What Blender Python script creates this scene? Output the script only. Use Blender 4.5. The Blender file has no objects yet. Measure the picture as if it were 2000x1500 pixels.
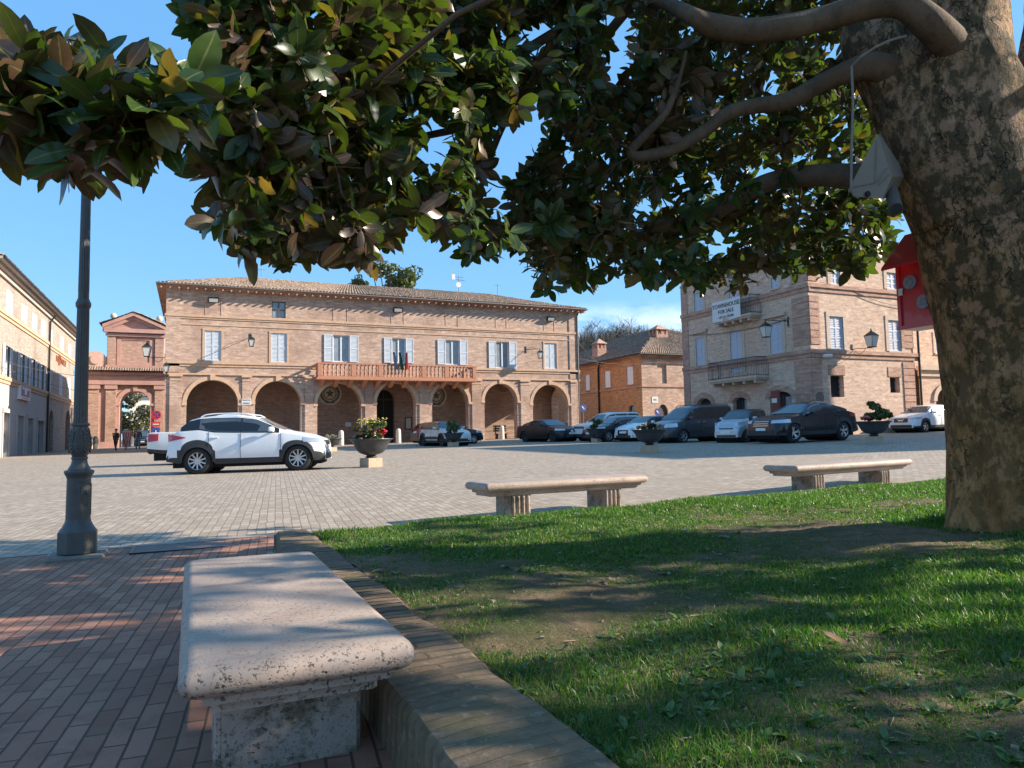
import bpy, math, random
import numpy as np
from mathutils import Vector, Matrix

R = math.radians
PI = math.pi
scene = bpy.context.scene
COL = scene.collection

# ------------------------------------------------------------------ camera, sky, sun, exposure
FPX, YAW, PITCH, ROLL = 1412.0, 23.95, 4.16, -1.06
CAM = np.array([0.0, 0.0, 1.05])
_y, _p, _r = R(YAW), R(PITCH), R(ROLL)
CF = np.array([math.sin(_y)*math.cos(_p), math.cos(_y)*math.cos(_p), math.sin(_p)])
_R0 = np.array([math.cos(_y), -math.sin(_y), 0.0]); _U0 = np.cross(_R0, CF)
CR = _R0*math.cos(_r) + _U0*math.sin(_r)
CU = -_R0*math.sin(_r) + _U0*math.cos(_r)
cam = bpy.data.cameras.new('camera'); camo = bpy.data.objects.new('camera', cam); COL.objects.link(camo)
cam.sensor_width = 36.0; cam.lens = 36.0*FPX/2000.0; cam.clip_start = 0.05; cam.clip_end = 3000
M4 = Matrix(((CR[0], CU[0], -CF[0], CAM[0]), (CR[1], CU[1], -CF[1], CAM[1]), (CR[2], CU[2], -CF[2], CAM[2]), (0, 0, 0, 1)))
camo.matrix_world = M4
scene.camera = camo

SUN_AZ, SUN_EL = 110.0, 25.0          # clockwise from +Y; elevation
world = bpy.data.worlds.new('World'); scene.world = world; world.use_nodes = True
nt = world.node_tree; nt.nodes.clear()
w_out = nt.nodes.new('ShaderNodeOutputWorld'); w_bg = nt.nodes.new('ShaderNodeBackground')
w_sky = nt.nodes.new('ShaderNodeTexSky'); w_sky.sky_type = 'NISHITA'; w_sky.sun_disc = False
w_sky.sun_elevation = R(SUN_EL); w_sky.sun_rotation = R(SUN_AZ); w_sky.air_density = 1.0; w_sky.dust_density = 0.3; w_sky.ozone_density = 2.2
w_hs = nt.nodes.new('ShaderNodeHueSaturation'); w_hs.inputs['Saturation'].default_value = 1.12; w_hs.inputs['Value'].default_value = 1.0
nt.links.new(w_sky.outputs[0], w_hs.inputs['Color'])
w_even = nt.nodes.new('ShaderNodeMixRGB'); w_even.inputs['Fac'].default_value = .70; w_even.inputs['Color2'].default_value = (.62, 1.72, 3.25, 1); nt.links.new(w_hs.outputs[0], w_even.inputs['Color1'])
# a low bank of cloud over the hill
w_tc = nt.nodes.new('ShaderNodeTexCoord'); w_map = nt.nodes.new('ShaderNodeMapping'); w_map.inputs['Scale'].default_value = (1, 1, 3.0)
w_n = nt.nodes.new('ShaderNodeTexNoise'); w_n.inputs['Scale'].default_value = 9; w_n.inputs['Detail'].default_value = 7; w_n.inputs['Roughness'].default_value = 0.6
nt.links.new(w_tc.outputs['Generated'], w_map.inputs[0]); nt.links.new(w_map.outputs[0], w_n.inputs['Vector'])
w_sep = nt.nodes.new('ShaderNodeSeparateXYZ'); nt.links.new(w_tc.outputs['Generated'], w_sep.inputs[0])
w_el = nt.nodes.new('ShaderNodeMapRange'); w_el.inputs['From Min'].default_value = 0.185; w_el.inputs['From Max'].default_value = 0.125; w_el.clamp = True
nt.links.new(w_sep.outputs['Z'], w_el.inputs['Value'])
w_dot = nt.nodes.new('ShaderNodeVectorMath'); w_dot.operation = 'DOT_PRODUCT'
w_dot.inputs[1].default_value = (math.sin(R(35)), math.cos(R(35)), 0); nt.links.new(w_tc.outputs['Generated'], w_dot.inputs[0])
w_az = nt.nodes.new('ShaderNodeMapRange'); w_az.inputs['From Min'].default_value = 0.93; w_az.inputs['From Max'].default_value = 0.975
nt.links.new(w_dot.outputs['Value'], w_az.inputs['Value'])
w_cl = nt.nodes.new('ShaderNodeMapRange'); w_cl.inputs['From Min'].default_value = 0.40; w_cl.inputs['From Max'].default_value = 0.58
nt.links.new(w_n.outputs['Fac'], w_cl.inputs['Value'])
w_m1 = nt.nodes.new('ShaderNodeMath'); w_m1.operation = 'MULTIPLY'; w_m2 = nt.nodes.new('ShaderNodeMath'); w_m2.operation = 'MULTIPLY'
nt.links.new(w_el.outputs[0], w_m1.inputs[0]); nt.links.new(w_az.outputs[0], w_m1.inputs[1])
nt.links.new(w_m1.outputs[0], w_m2.inputs[0]); nt.links.new(w_cl.outputs[0], w_m2.inputs[1])
w_mix = nt.nodes.new('ShaderNodeMixRGB'); w_mix.inputs['Color2'].default_value = (4.3, 4.6, 5.0, 1)
nt.links.new(w_m2.outputs[0], w_mix.inputs['Fac']); nt.links.new(w_even.outputs[0], w_mix.inputs['Color1'])
nt.links.new(w_mix.outputs[0], w_bg.inputs['Color']); w_bg.inputs['Strength'].default_value = 0.13
nt.links.new(w_bg.outputs[0], w_out.inputs[0])

sun = bpy.data.lights.new('sun', 'SUN'); sun.energy = 4.8; sun.angle = R(0.5); sun.color = (1.0, 0.88, 0.73)
suno = bpy.data.objects.new('sun', sun); COL.objects.link(suno)
SUN = Vector((math.sin(R(SUN_AZ))*math.cos(R(SUN_EL)), math.cos(R(SUN_AZ))*math.cos(R(SUN_EL)), math.sin(R(SUN_EL))))
suno.rotation_euler = SUN.to_track_quat('Z', 'Y').to_euler(); suno.location = (30, -20, 40)
vs = scene.view_settings; vs.view_transform = 'Standard'; vs.look = 'None'; vs.exposure = 1.26; vs.gamma = 1.0; vs.use_curve_mapping = False
try:
    scene.cycles.max_bounces = 8; scene.cycles.transparent_max_bounces = 8
except Exception:
    pass

# ------------------------------------------------------------------ reading the place off the photograph (pixel of the 2000x1500 photo -> point)
GA, GB, GC = -.01, .016, .0088
def gz(x, y): return GA + GB*x + GC*y
def ray(u, v):
    d = CF*FPX + CR*(u-1000) - CU*(v-750); return d/np.linalg.norm(d)
def onz(u, v, z): d = ray(u, v); return CAM + d*(z-CAM[2])/d[2]
def ong(u, v):
    d = ray(u, v); t = (GA+GB*CAM[0]+GC*CAM[1]-CAM[2])/(d[2]-GB*d[0]-GC*d[1]); return CAM + d*t
def onx(u, v, x): d = ray(u, v); return CAM + d*(x-CAM[0])/d[0]
def ony(u, v, y): d = ray(u, v); return CAM + d*(y-CAM[1])/d[1]
def dep(u, v, D): d = ray(u, v); return CAM + d*D/(d@CF)
def lat(u, D):
    """ground point at depth D in column u"""
    p = dep(u, 850, D); return np.array([p[0], p[1], gz(p[0], p[1])])

# ------------------------------------------------------------------ mesh helpers
class MB:
    def __init__(s): s.v = []; s.f = []; s.m = []
    def add(s, vs, fs, mi=0):
        o = len(s.v); s.v += [tuple(float(c) for c in p) for p in vs]
        for f in fs: s.f.append(tuple(i+o for i in f)); s.m.append(mi)
    def quad(s, a, b, c, d, mi=0): s.add([a, b, c, d], [(0, 1, 2, 3)], mi)
    def box(s, x0, x1, y0, y1, z0, z1, mi=0):
        s.add([(x0,y0,z0),(x1,y0,z0),(x1,y1,z0),(x0,y1,z0),(x0,y0,z1),(x1,y0,z1),(x1,y1,z1),(x0,y1,z1)],
              [(0,3,2,1),(4,5,6,7),(0,1,5,4),(1,2,6,5),(2,3,7,6),(3,0,4,7)], mi)
    def obox(s, c, e0, e1, e2, mi=0):
        """box from a centre and three half-extent vectors"""
        c, e0, e1, e2 = (np.asarray(q, float) for q in (c, e0, e1, e2))
        vs = [c+a*e0+b*e1+d*e2 for d in (-1, 1) for b in (-1, 1) for a in (-1, 1)]
        s.add(vs, [(0,2,3,1),(4,5,7,6),(0,1,5,4),(1,3,7,5),(3,2,6,7),(2,0,4,6)], mi)
    def bbox(s, x0, x1, y0, y1, z0, z1, b=0.02, mi=0):
        """box with chamfered edges"""
        o = len(s.v); c = [(x0+x1)/2, (y0+y1)/2, (z0+z1)/2]; h = [(x1-x0)/2, (y1-y0)/2, (z1-z0)/2]
        idx = {}
        vs = []
        for sx in (-1, 1):
            for sy in (-1, 1):
                for sz in (-1, 1):
                    for ax in range(3):
                        p = [c[i]+q*(h[i]-(b if i != ax else 0)) for i, q in enumerate((sx, sy, sz))]
                        idx[(sx, sy, sz, ax)] = len(vs); vs.append(p)
        fs = []
        def q(*k): fs.append(tuple(idx[i] for i in k))
        for a in (-1, 1):
            q((a,-1,-1,0),(a,1,-1,0),(a,1,1,0),(a,-1,1,0)); q((-1,a,-1,1),(1,a,-1,1),(1,a,1,1),(-1,a,1,1)); q((-1,-1,a,2),(1,-1,a,2),(1,1,a,2),(-1,1,a,2))
            for d in (-1, 1):
                q((a,d,-1,0),(a,d,1,0),(a,d,1,1),(a,d,-1,1)); q((a,-1,d,0),(a,1,d,0),(a,1,d,2),(a,-1,d,2)); q((-1,a,d,1),(1,a,d,1),(1,a,d,2),(-1,a,d,2))
                for e in (-1, 1): q((a,d,e,0),(a,d,e,1),(a,d,e,2))
        s.add(vs, fs, mi)
    def lathe(s, prof, n=24, c=(0,0,0), mi=0, cap=True, axis='z'):
        vs = []; fs = []
        for r, z in prof:
            for k in range(n):
                a = 2*PI*k/n
                if axis == 'z': vs.append((c[0]+r*math.cos(a), c[1]+r*math.sin(a), c[2]+z))
                elif axis == 'y': vs.append((c[0]+r*math.cos(a), c[1]+z, c[2]+r*math.sin(a)))
                else: vs.append((c[0]+z, c[1]+r*math.cos(a), c[2]+r*math.sin(a)))
        for i in range(len(prof)-1):
            for k in range(n):
                k2 = (k+1) % n; fs.append((i*n+k, i*n+k2, (i+1)*n+k2, (i+1)*n+k))
        if cap:
            fs.append(tuple(range(n))[::-1]); fs.append(tuple(range((len(prof)-1)*n, len(prof)*n)))
        s.add(vs, fs, mi)
    def tube(s, pts, rad, n=8, mi=0, cap=True, wob=0.0, rng=None):
        pts = [np.asarray(p, float) for p in pts]
        if not hasattr(rad, '__len__'): rad = [rad]*len(pts)
        vs = []; fs = []; up = None
        for i, p in enumerate(pts):
            t = pts[min(i+1, len(pts)-1)]-pts[max(i-1, 0)]; t = t/(np.linalg.norm(t)+1e-9)
            if up is None:
                up = np.array([0, 0, 1.0]) if abs(t[2]) < .9 else np.array([1.0, 0, 0])
            a = np.cross(t, up); a /= np.linalg.norm(a)+1e-9; b = np.cross(a, t); up = b
            for k in range(n):
                an = 2*PI*k/n; rr = rad[i]*(1+(rng.uniform(-wob, wob) if wob else 0))
                vs.append(p+rr*(math.cos(an)*a+math.sin(an)*b))
        for i in range(len(pts)-1):
            for k in range(n):
                k2 = (k+1) % n; fs.append((i*n+k, i*n+k2, (i+1)*n+k2, (i+1)*n+k))
        if cap:
            fs.append(tuple(range(n))[::-1]); fs.append(tuple(range((len(pts)-1)*n, len(pts)*n)))
        s.add(vs, fs, mi)
    def ball(s, c, r, n=12, m=8, mi=0, sc=(1,1,1)):
        vs = []; fs = []
        for i in range(m+1):
            t = PI*i/m
            for k in range(n):
                a = 2*PI*k/n; vs.append((c[0]+r*sc[0]*math.sin(t)*math.cos(a), c[1]+r*sc[1]*math.sin(t)*math.sin(a), c[2]+r*sc[2]*math.cos(t)))
        for i in range(m):
            for k in range(n):
                k2 = (k+1) % n; fs.append((i*n+k, (i+1)*n+k, (i+1)*n+k2, i*n+k2))
        s.add(vs, fs, mi)
    def build(s, name, mats, parent=None, smooth=None, world=True):
        """world=True: the coordinates are world ones and the parent stands unrotated at its location"""
        me = bpy.data.meshes.new(name)
        V = np.array(s.v, float).reshape(-1, 3)
        if parent is not None and world:
            q = parent; off = np.zeros(3)
            while q is not None: off += np.array(q.location); q = q.parent
            V = V-off
        me.from_pydata(V.tolist(), [], s.f)
        if not isinstance(mats, (list, tuple)): mats = [mats]
        for m in mats: me.materials.append(m)
        if len(mats) > 1: me.polygons.foreach_set('material_index', s.m)
        if smooth is not None:
            me.polygons.foreach_set('use_smooth', [True]*len(me.polygons))
            if smooth < 170: me.set_sharp_from_angle(angle=R(smooth))
        me.update()
        o = bpy.data.objects.new(name, me); COL.objects.link(o)
        if parent is not None: o.parent = parent
        return o

def mesh_np(name, V, F, mats, parent=None, smooth=False, mi=None, rib=None):
    """big mesh from numpy arrays; F is (n,3) or (n,4)"""
    me = bpy.data.meshes.new(name)
    k = F.shape[1]; n = len(F)
    if parent is not None: V = V-np.array(parent.location)
    me.vertices.add(len(V)); me.vertices.foreach_set('co', np.ascontiguousarray(V, np.float32).ravel())
    me.loops.add(n*k); me.loops.foreach_set('vertex_index', np.ascontiguousarray(F, np.int32).ravel())
    me.polygons.add(n); me.polygons.foreach_set('loop_start', np.arange(0, n*k, k, dtype=np.int32))
    me.polygons.foreach_set('loop_total', np.full(n, k, np.int32))
    if not isinstance(mats, (list, tuple)): mats = [mats]
    for m in mats: me.materials.append(m)
    if mi is not None: me.polygons.foreach_set('material_index', np.asarray(mi, np.int32))
    if smooth: me.polygons.foreach_set('use_smooth', np.ones(n, bool))
    me.update(calc_edges=True); me.validate()
    if rib is not None:
        at = me.attributes.new('rib', 'FLOAT', 'POINT'); at.data.foreach_set('value', np.ascontiguousarray(rib, np.float32))
    o = bpy.data.objects.new(name, me); COL.objects.link(o)
    if parent is not None: o.parent = parent
    return o

def tag(o, label=None, cat=None, group=None, kind=None):
    if label: o['label'] = label
    if cat: o['category'] = cat
    if group: o['group'] = group
    if kind: o['kind'] = kind
    return o
def thing(name, label, cat, loc=(0,0,0), rz=0, group=None):
    o = bpy.data.objects.new(name, None); COL.objects.link(o); o.empty_display_size = .3
    o.location = tuple(float(c) for c in loc); o.rotation_euler = (0, 0, rz)
    return tag(o, label, cat, group)
def copy_tree(o, parent=None):
    c = o.copy(); COL.objects.link(c); c.parent = parent
    for ch in list(o.children): copy_tree(ch, c)
    return c
def text_mesh(txt, size, depth=.006):
    """lettering as vertices/faces in the x-y plane, centred"""
    cu = bpy.data.curves.new('lettering', 'FONT'); cu.body = txt; cu.size = size; cu.extrude = depth; cu.align_x = 'CENTER'; cu.align_y = 'CENTER'; cu.resolution_u = 2
    o = bpy.data.objects.new('lettering', cu); COL.objects.link(o)
    dg = bpy.context.evaluated_depsgraph_get(); me = bpy.data.meshes.new_from_object(o.evaluated_get(dg))
    V = [tuple(v.co) for v in me.vertices]; F = [tuple(p.vertices) for p in me.polygons]
    bpy.data.objects.remove(o); bpy.data.meshes.remove(me); bpy.data.curves.remove(cu)
    return V, F
def put_text(mb, txt, size, c, ux, uz, mi=0, depth=.006):
    V, F = text_mesh(txt, size, depth); c, ux, uz = (np.asarray(q, float) for q in (c, ux, uz)); n = np.cross(ux, uz)
    mb.add([c+ux*p[0]+uz*p[1]+n*p[2] for p in V], F, mi)

# ------------------------------------------------------------------ materials
def new_mat(name):
    m = bpy.data.materials.new(name); m.use_nodes = True; t = m.node_tree; b = t.nodes['Principled BSDF']; return m, t, b
def N(t, typ, **kw):
    n = t.nodes.new(typ)
    for k, v in kw.items():
        if k in n.inputs: n.inputs[k].default_value = v
        else: setattr(n, k, v)
    return n
def plain(name, col, rough=.6, metal=0, spec=None, var=0.0, scale=8, bump=0, coat=0, trans=0):
    m, t, b = new_mat(name)
    b.inputs['Base Color'].default_value = (*col, 1); b.inputs['Roughness'].default_value = rough; b.inputs['Metallic'].default_value = metal
    if spec is not None: b.inputs['Specular IOR Level'].default_value = spec
    if coat: b.inputs['Coat Weight'].default_value = coat; b.inputs['Coat Roughness'].default_value = .05
    if var or bump:
        g = N(t, 'ShaderNodeTexCoord'); n = N(t, 'ShaderNodeTexNoise', Scale=scale, Detail=6.0, Roughness=.65); t.links.new(g.outputs['Object'], n.inputs['Vector'])
        if var:
            r = N(t, 'ShaderNodeMapRange'); r.inputs['From Min'].default_value = .25; r.inputs['From Max'].default_value = .75
            r.inputs['To Min'].default_value = 1-var; r.inputs['To Max'].default_value = 1+var; t.links.new(n.outputs['Fac'], r.inputs['Value'])
            mx = N(t, 'ShaderNodeMixRGB', blend_type='MULTIPLY', Fac=1.0, Color1=(*col, 1)); t.links.new(r.outputs[0], mx.inputs['Color2']); t.links.new(mx.outputs[0], b.inputs['Base Color'])
        if bump:
            bp = N(t, 'ShaderNodeBump', Strength=bump, Distance=.02); t.links.new(n.outputs['Fac'], bp.inputs['Height']); t.links.new(bp.outputs[0], b.inputs['Normal'])
    return m
def ramp(t, stops):
    n = t.nodes.new('ShaderNodeValToRGB'); e = n.color_ramp.elements
    e[0].position, e[0].color = stops[0][0], (*stops[0][1], 1); e[1].position, e[1].color = stops[-1][0], (*stops[-1][1], 1)
    for p, c in stops[1:-1]:
        k = e.new(p); k.color = (*c, 1)
    return n
def mixc(t, a, b, fac, mode='MIX'):
    n = t.nodes.new('ShaderNodeMixRGB'); n.blend_type = mode
    for s, v in (('Color1', a), ('Color2', b), ('Fac', fac)):
        if isinstance(v, (int, float)): n.inputs[s].default_value = v
        elif isinstance(v, tuple): n.inputs[s].default_value = (*v, 1)
        else: t.links.new(v, n.inputs[s])
    return n.outputs[0]
def rng_(t, v, a, b, c=0.0, d=1.0):
    n = t.nodes.new('ShaderNodeMapRange'); n.inputs['From Min'].default_value = a; n.inputs['From Max'].default_value = b
    n.inputs['To Min'].default_value = c; n.inputs['To Max'].default_value = d; t.links.new(v, n.inputs['Value']); return n.outputs[0]
def noise(t, vec, scale, detail=5, rough=.6, **kw):
    n = N(t, 'ShaderNodeTexNoise', Scale=float(scale), Detail=float(detail), Roughness=rough); t.links.new(vec, n.inputs['Vector']); return n.outputs['Fac']
def wallvec(t):
    g = N(t, 'ShaderNodeNewGeometry'); s = N(t, 'ShaderNodeSeparateXYZ'); t.links.new(g.outputs['Position'], s.inputs[0])
    a = N(t, 'ShaderNodeMath', operation='ADD'); t.links.new(s.outputs['X'], a.inputs[0]); t.links.new(s.outputs['Y'], a.inputs[1])
    c = N(t, 'ShaderNodeCombineXYZ'); t.links.new(a.outputs[0], c.inputs['X']); t.links.new(s.outputs['Z'], c.inputs['Y']); return g.outputs['Position'], c.outputs[0]
def scaled(t, vec, sc, rot=0.0):
    m = N(t, 'ShaderNodeMapping'); m.inputs['Scale'].default_value = sc; m.inputs['Rotation'].default_value = (0, 0, rot); t.links.new(vec, m.inputs[0]); return m.outputs[0]

def brick(name, c1, c2, mort, dark=.55, patch=None, h=.075, w=.27):
    """weathered brickwork: courses, kiln colours, soot patches, worn streaks along the courses"""
    m, t, b = new_mat(name); pos, wv = wallvec(t)
    bt = N(t, 'ShaderNodeTexBrick'); t.links.new(wv, bt.inputs['Vector'])
    for k, v in (('Scale', 1.0), ('Mortar Size', .008), ('Mortar Smooth', .2), ('Bias', -.1), ('Brick Width', w), ('Row Height', h)): bt.inputs[k].default_value = v
    bt.inputs['Color1'].default_value = (*c1, 1); bt.inputs['Color2'].default_value = (*c2, 1); bt.inputs['Mortar'].default_value = (*mort, 1)
    st = noise(t, scaled(t, wv, (1.6, 5.5, 1)), 1.0, 7, .8)            # streaks along the courses
    st2 = noise(t, scaled(t, wv, (3.2, 8.5, 1)), 1.0, 5, .8)
    bl = noise(t, pos, .35, 6, .65)
    c = mixc(t, bt.outputs['Color'], tuple(min(.8, x*1.5) for x in c1), rng_(t, st, .52, .64, 0, .9))
    c = mixc(t, c, tuple(x*dark for x in c2), rng_(t, st, .47, .34, 0, .9))
    c = mixc(t, c, tuple(x*.6 for x in c2), rng_(t, st2, .45, .33, 0, .85))
    c = mixc(t, c, patch or tuple(x*.72 for x in c2), rng_(t, bl, .50, .66, 0, .75))
    t.links.new(c, b.inputs['Base Color']); b.inputs['Roughness'].default_value = .9; b.inputs['Specular IOR Level'].default_value = .2
    bp = N(t, 'ShaderNodeBump', Strength=.6, Distance=.03); t.links.new(mixc(t, st2, bt.outputs['Fac'], .3), bp.inputs['Height']); t.links.new(bp.outputs[0], b.inputs['Normal'])
    return m
M = {}
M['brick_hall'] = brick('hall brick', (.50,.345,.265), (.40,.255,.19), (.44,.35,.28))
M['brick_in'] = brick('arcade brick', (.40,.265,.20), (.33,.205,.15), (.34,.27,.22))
M['brick_town'] = brick('townhouse brick', (.62,.43,.325), (.54,.345,.245), (.54,.43,.35), patch=(.52,.35,.265))
M['brick_red'] = brick('ledge brick', (.47,.285,.21), (.41,.23,.165), (.40,.30,.24))
M['brick_orange'] = brick('orange brick', (.50,.26,.125), (.41,.19,.085), (.42,.26,.16))
M['brick_pale'] = brick('pale brick', (.36,.305,.26), (.31,.25,.205), (.35,.30,.26), dark=.7)
M['gate_brick'] = brick('gate brick', (.47,.295,.22), (.40,.225,.165), (.42,.30,.24))
M['gate_pink'] = plain('pink limewash', (.44,.255,.205), .9, var=.22, scale=1.2, bump=.2)
M['gate_light'] = plain('pale pink stone', (.56,.37,.30), .9, var=.15, scale=3)
M['stone_trim'] = plain('pale brick trim', (.50,.33,.22), .85, var=.2, scale=4, bump=.2)
M['trim_town'] = plain('buff trim', (.50,.38,.29), .85, var=.18, scale=4, bump=.2)
M['terracotta'] = plain('terracotta', (.42,.19,.11), .75, var=.15, scale=6)
M['plaster'] = plain('grey plaster', (.40,.37,.36), .9, var=.08, scale=1.5, bump=.15)
M['cream'] = plain('cream plaster', (.42,.365,.315), .85, var=.1, scale=2)
M['shutter'] = plain('pale grey shutters', (.52,.56,.60), .55, var=.05, scale=5)
M['shutter_lilac'] = plain('lilac grey shutters', (.47,.50,.58), .55, var=.05, scale=5)
M['white_frame'] = plain('white window frame', (.72,.73,.74), .5)
M['glass'] = plain('window glass', (.035,.05,.065), .06, spec=.9)
M['curtain'] = plain('curtained glass', (.22,.25,.27), .12, spec=.8, var=.3, scale=3)
M['dark'] = plain('dark interior', (.018,.017,.016), .9)
M['wood'] = plain('dark wooden door', (.05,.035,.025), .6, var=.3, scale=6)
M['metal'] = plain('dark metal', (.035,.036,.038), .45, .6)
M['rust_metal'] = plain('weathered railing', (.10,.09,.085), .7, .3, var=.2)
M['grey_metal'] = plain('grey zinc', (.16,.135,.12), .55, .4)
M['lamp_glass'] = plain('lantern glass', (.55,.54,.50), .2, var=.1)
M['white_sign'] = plain('white sign', (.60,.60,.59), .5, var=.05)
M['ink'] = plain('dark lettering', (.03,.03,.04), .6)
M['blue'] = plain('blue sign', (.03,.06,.25), .45)
M['red'] = plain('red sign', (.5,.03,.04), .45)
M['orange_ink'] = plain('orange lettering', (.30,.09,.04), .6)
M['white_stone'] = plain('white stone', (.55,.47,.38), .8, var=.15, scale=6, bump=.2)
def tile_mat():
    m, t, b = new_mat('roof tiles'); g = N(t, 'ShaderNodeNewGeometry'); pos = g.outputs['Position']
    a = noise(t, pos, 5.5, 3, .7); l = noise(t, pos, .8, 6, .7); s = noise(t, pos, 14, 3)
    r = ramp(t, [(.28, (.07,.05,.04)), (.42, (.17,.115,.085)), (.56, (.28,.205,.155)), (.72, (.44,.37,.30))]); t.links.new(a, r.inputs[0])
    c = mixc(t, r.outputs[0], (.085,.078,.062), rng_(t, l, .5, .7, 0, .75)); c = mixc(t, c, (.46,.43,.36), rng_(t, s, .60, .72, 0, .6))
    t.links.new(c, b.inputs['Base Color']); b.inputs['Roughness'].default_value = .92; b.inputs['Specular IOR Level'].default_value = .2; return m
M['tiles'] = tile_mat()

# ------------------------------------------------------------------ ground
def paving(name, stops, mort, w, h, rot, msize, rough, bump, dirt, wobble=.042):
    m, t, b = new_mat(name); g = N(t, 'ShaderNodeNewGeometry'); pos = g.outputs['Position']
    wob = N(t, 'ShaderNodeTexNoise', Scale=3.0, Detail=2.0); t.links.new(pos, wob.inputs['Vector'])
    ad = N(t, 'ShaderNodeVectorMath', operation='MULTIPLY_ADD'); ad.inputs[1].default_value = (wobble, wobble, 0); t.links.new(wob.outputs['Color'], ad.inputs[0]); t.links.new(pos, ad.inputs[2])
    v = scaled(t, ad.outputs[0], (1, 1, 0), rot)
    bt = N(t, 'ShaderNodeTexBrick'); t.links.new(v, bt.inputs['Vector'])
    for k, q in (('Scale', 1.0), ('Mortar Size', msize), ('Mortar Smooth', .35), ('Bias', 0.0), ('Brick Width', w), ('Row Height', h)): bt.inputs[k].default_value = q
    bt.inputs['Color1'].default_value = (0, 0, 0, 1); bt.inputs['Color2'].default_value = (1, 1, 1, 1); bt.inputs['Mortar'].default_value = (.5, .5, .5, 1)
    r = ramp(t, stops); t.links.new(bt.outputs['Color'], r.inputs[0])
    fine = noise(t, pos, 55, 4, .7); big = noise(t, pos, .5, 5, .6); mid = noise(t, pos, 6, 5, .65)
    c = mixc(t, r.outputs[0], tuple(x*.55 for x in stops[0][1]), rng_(t, mid, .5, .8, 0, .7))
    c = mixc(t, c, dirt, rng_(t, big, .48, .66, 0, .6)); c = mixc(t, c, tuple(x*.5 for x in dirt), rng_(t, noise(t, pos, .9, 3, .5), .64, .72, 0, .35))
    c = mixc(t, c, (1.25, 1.25, 1.25), rng_(t, fine, .35, .7, 0, .35), 'MULTIPLY')
    c = mixc(t, c, mort, bt.outputs['Fac'])
    t.links.new(c, b.inputs['Base Color']); b.inputs['Roughness'].default_value = rough; b.inputs['Specular IOR Level'].default_value = .15
    inv = N(t, 'ShaderNodeMath', operation='SUBTRACT'); inv.inputs[0].default_value = 1; t.links.new(bt.outputs['Fac'], inv.inputs[1])
    hh = mixc(t, inv.outputs[0], mid, .3)
    bp = N(t, 'ShaderNodeBump', Strength=bump, Distance=.02); t.links.new(hh, bp.inputs['Height']); t.links.new(bp.outputs[0], b.inputs['Normal'])
    return m
M['cobble'] = paving('plaza stone setts', [(.0, (.28,.225,.175)), (.5, (.34,.28,.22)), (1., (.41,.345,.275))], (.215,.175,.135), .185, .096, R(-84.1), .0065, .75, .9, (.30,.25,.19))
M['paver'] = paving('brick paving', [(.0, (.285,.135,.09)), (.5, (.35,.17,.115)), (1., (.42,.215,.15))], (.12,.085,.065), .25, .080, R(-84.1), .005, .8, .8, (.25,.17,.125), wobble=.012)

def sheet(name, x0, x1, y0, y1, dz, mat):
    b = MB(); b.quad(*[(x, y, gz(x, y)+dz) for x, y in ((x0,y0),(x1,y0),(x1,y1),(x0,y1))]); o = b.build(name, mat); o['kind'] = 'structure'; return o
g_ = MB()
for (x0, x1, y0, y1) in ((-60, 80, -40, 130),): g_.quad(*[(x, y, gz(x, y)) for x, y in ((x0,y0),(x1,y0),(x1,y1),(x0,y1))])
_o = g_.build('plaza_ground', M['cobble']); _o['kind'] = 'structure'
M['far_soil'] = plain('far fields', (.12,.12,.06), .95, var=.3, scale=.02)
b = MB(); rr = [(-60,-40),(80,-40),(80,130),(-60,130)]; oo = [(-1500,-900),(1500,-900),(1500,1800),(-1500,1800)]
for i in range(4):
    j = (i+1) % 4; p = [(*rr[i], gz(*rr[i])-.004), (*rr[j], gz(*rr[j])-.004), (*oo[j], -3.0), (*oo[i], -3.0)]; b.quad(*p)
_o = b.build('terrain', M['far_soil']); _o['kind'] = 'structure'
sheet('brick_pavement', -7.0, .62, -4.0, 7.93, .004, M['paver'])
b = MB(); b.quad(*[(x, y, gz(x, y)+.008) for x, y in ((-7.0,7.93),(.86,7.93),(.86,8.07),(-7.0,8.07))])
M['edge_stone'] = plain('pale edging stone', (.30,.25,.20), .8, var=.25, scale=7, bump=.3)
_o = b.build('pavement_edge', M['edge_stone']); _o['kind'] = 'structure'
b = MB(); b.quad(*[(x, y, gz(x, y)+.005) for x, y in ((.62,6.98),(.86,6.98),(.86,7.93),(.62,7.93))]); _o = b.build('brick_pavement', M['paver']); _o['kind'] = 'structure'

# ------------------------------------------------------------------ facade toolkit
class Face:
    def __init__(s, P, u, n): s.P, s.u, s.n = np.array(P, float), np.array(u, float), np.array(n, float)
    def p(s, u, z, d=0.0): return s.P + s.u*u + s.n*d + np.array([0, 0, z])
    def hit(s, u, v):
        d = ray(u, v); t = ((s.P-CAM)@s.n)/(d@s.n); q = CAM+d*t; return (q-s.P)@s.u, q[2]
    def rect(s, u0, u1, v0, v1):
        um, vm = (u0+u1)/2, (v0+v1)/2
        a, c = sorted((s.hit(u0, vm)[0], s.hit(u1, vm)[0])); return a, c, s.hit(um, v1)[1], s.hit(um, v0)[1]
    def box(s, mb, u0, u1, z0, z1, d0, d1, mi=0):
        c = s.p((u0+u1)/2, (z0+z1)/2, (d0+d1)/2); mb.obox(c, s.u*(u1-u0)/2, s.n*(d1-d0)/2, (0, 0, (z1-z0)/2), mi)
def arch_pts(u0, u1, zs, rise, n=20):
    um, r = (u0+u1)/2, (u1-u0)/2
    return [(um-r*math.cos(PI*k/n), zs+rise*math.sin(PI*k/n)) for k in range(n+1)]
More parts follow.
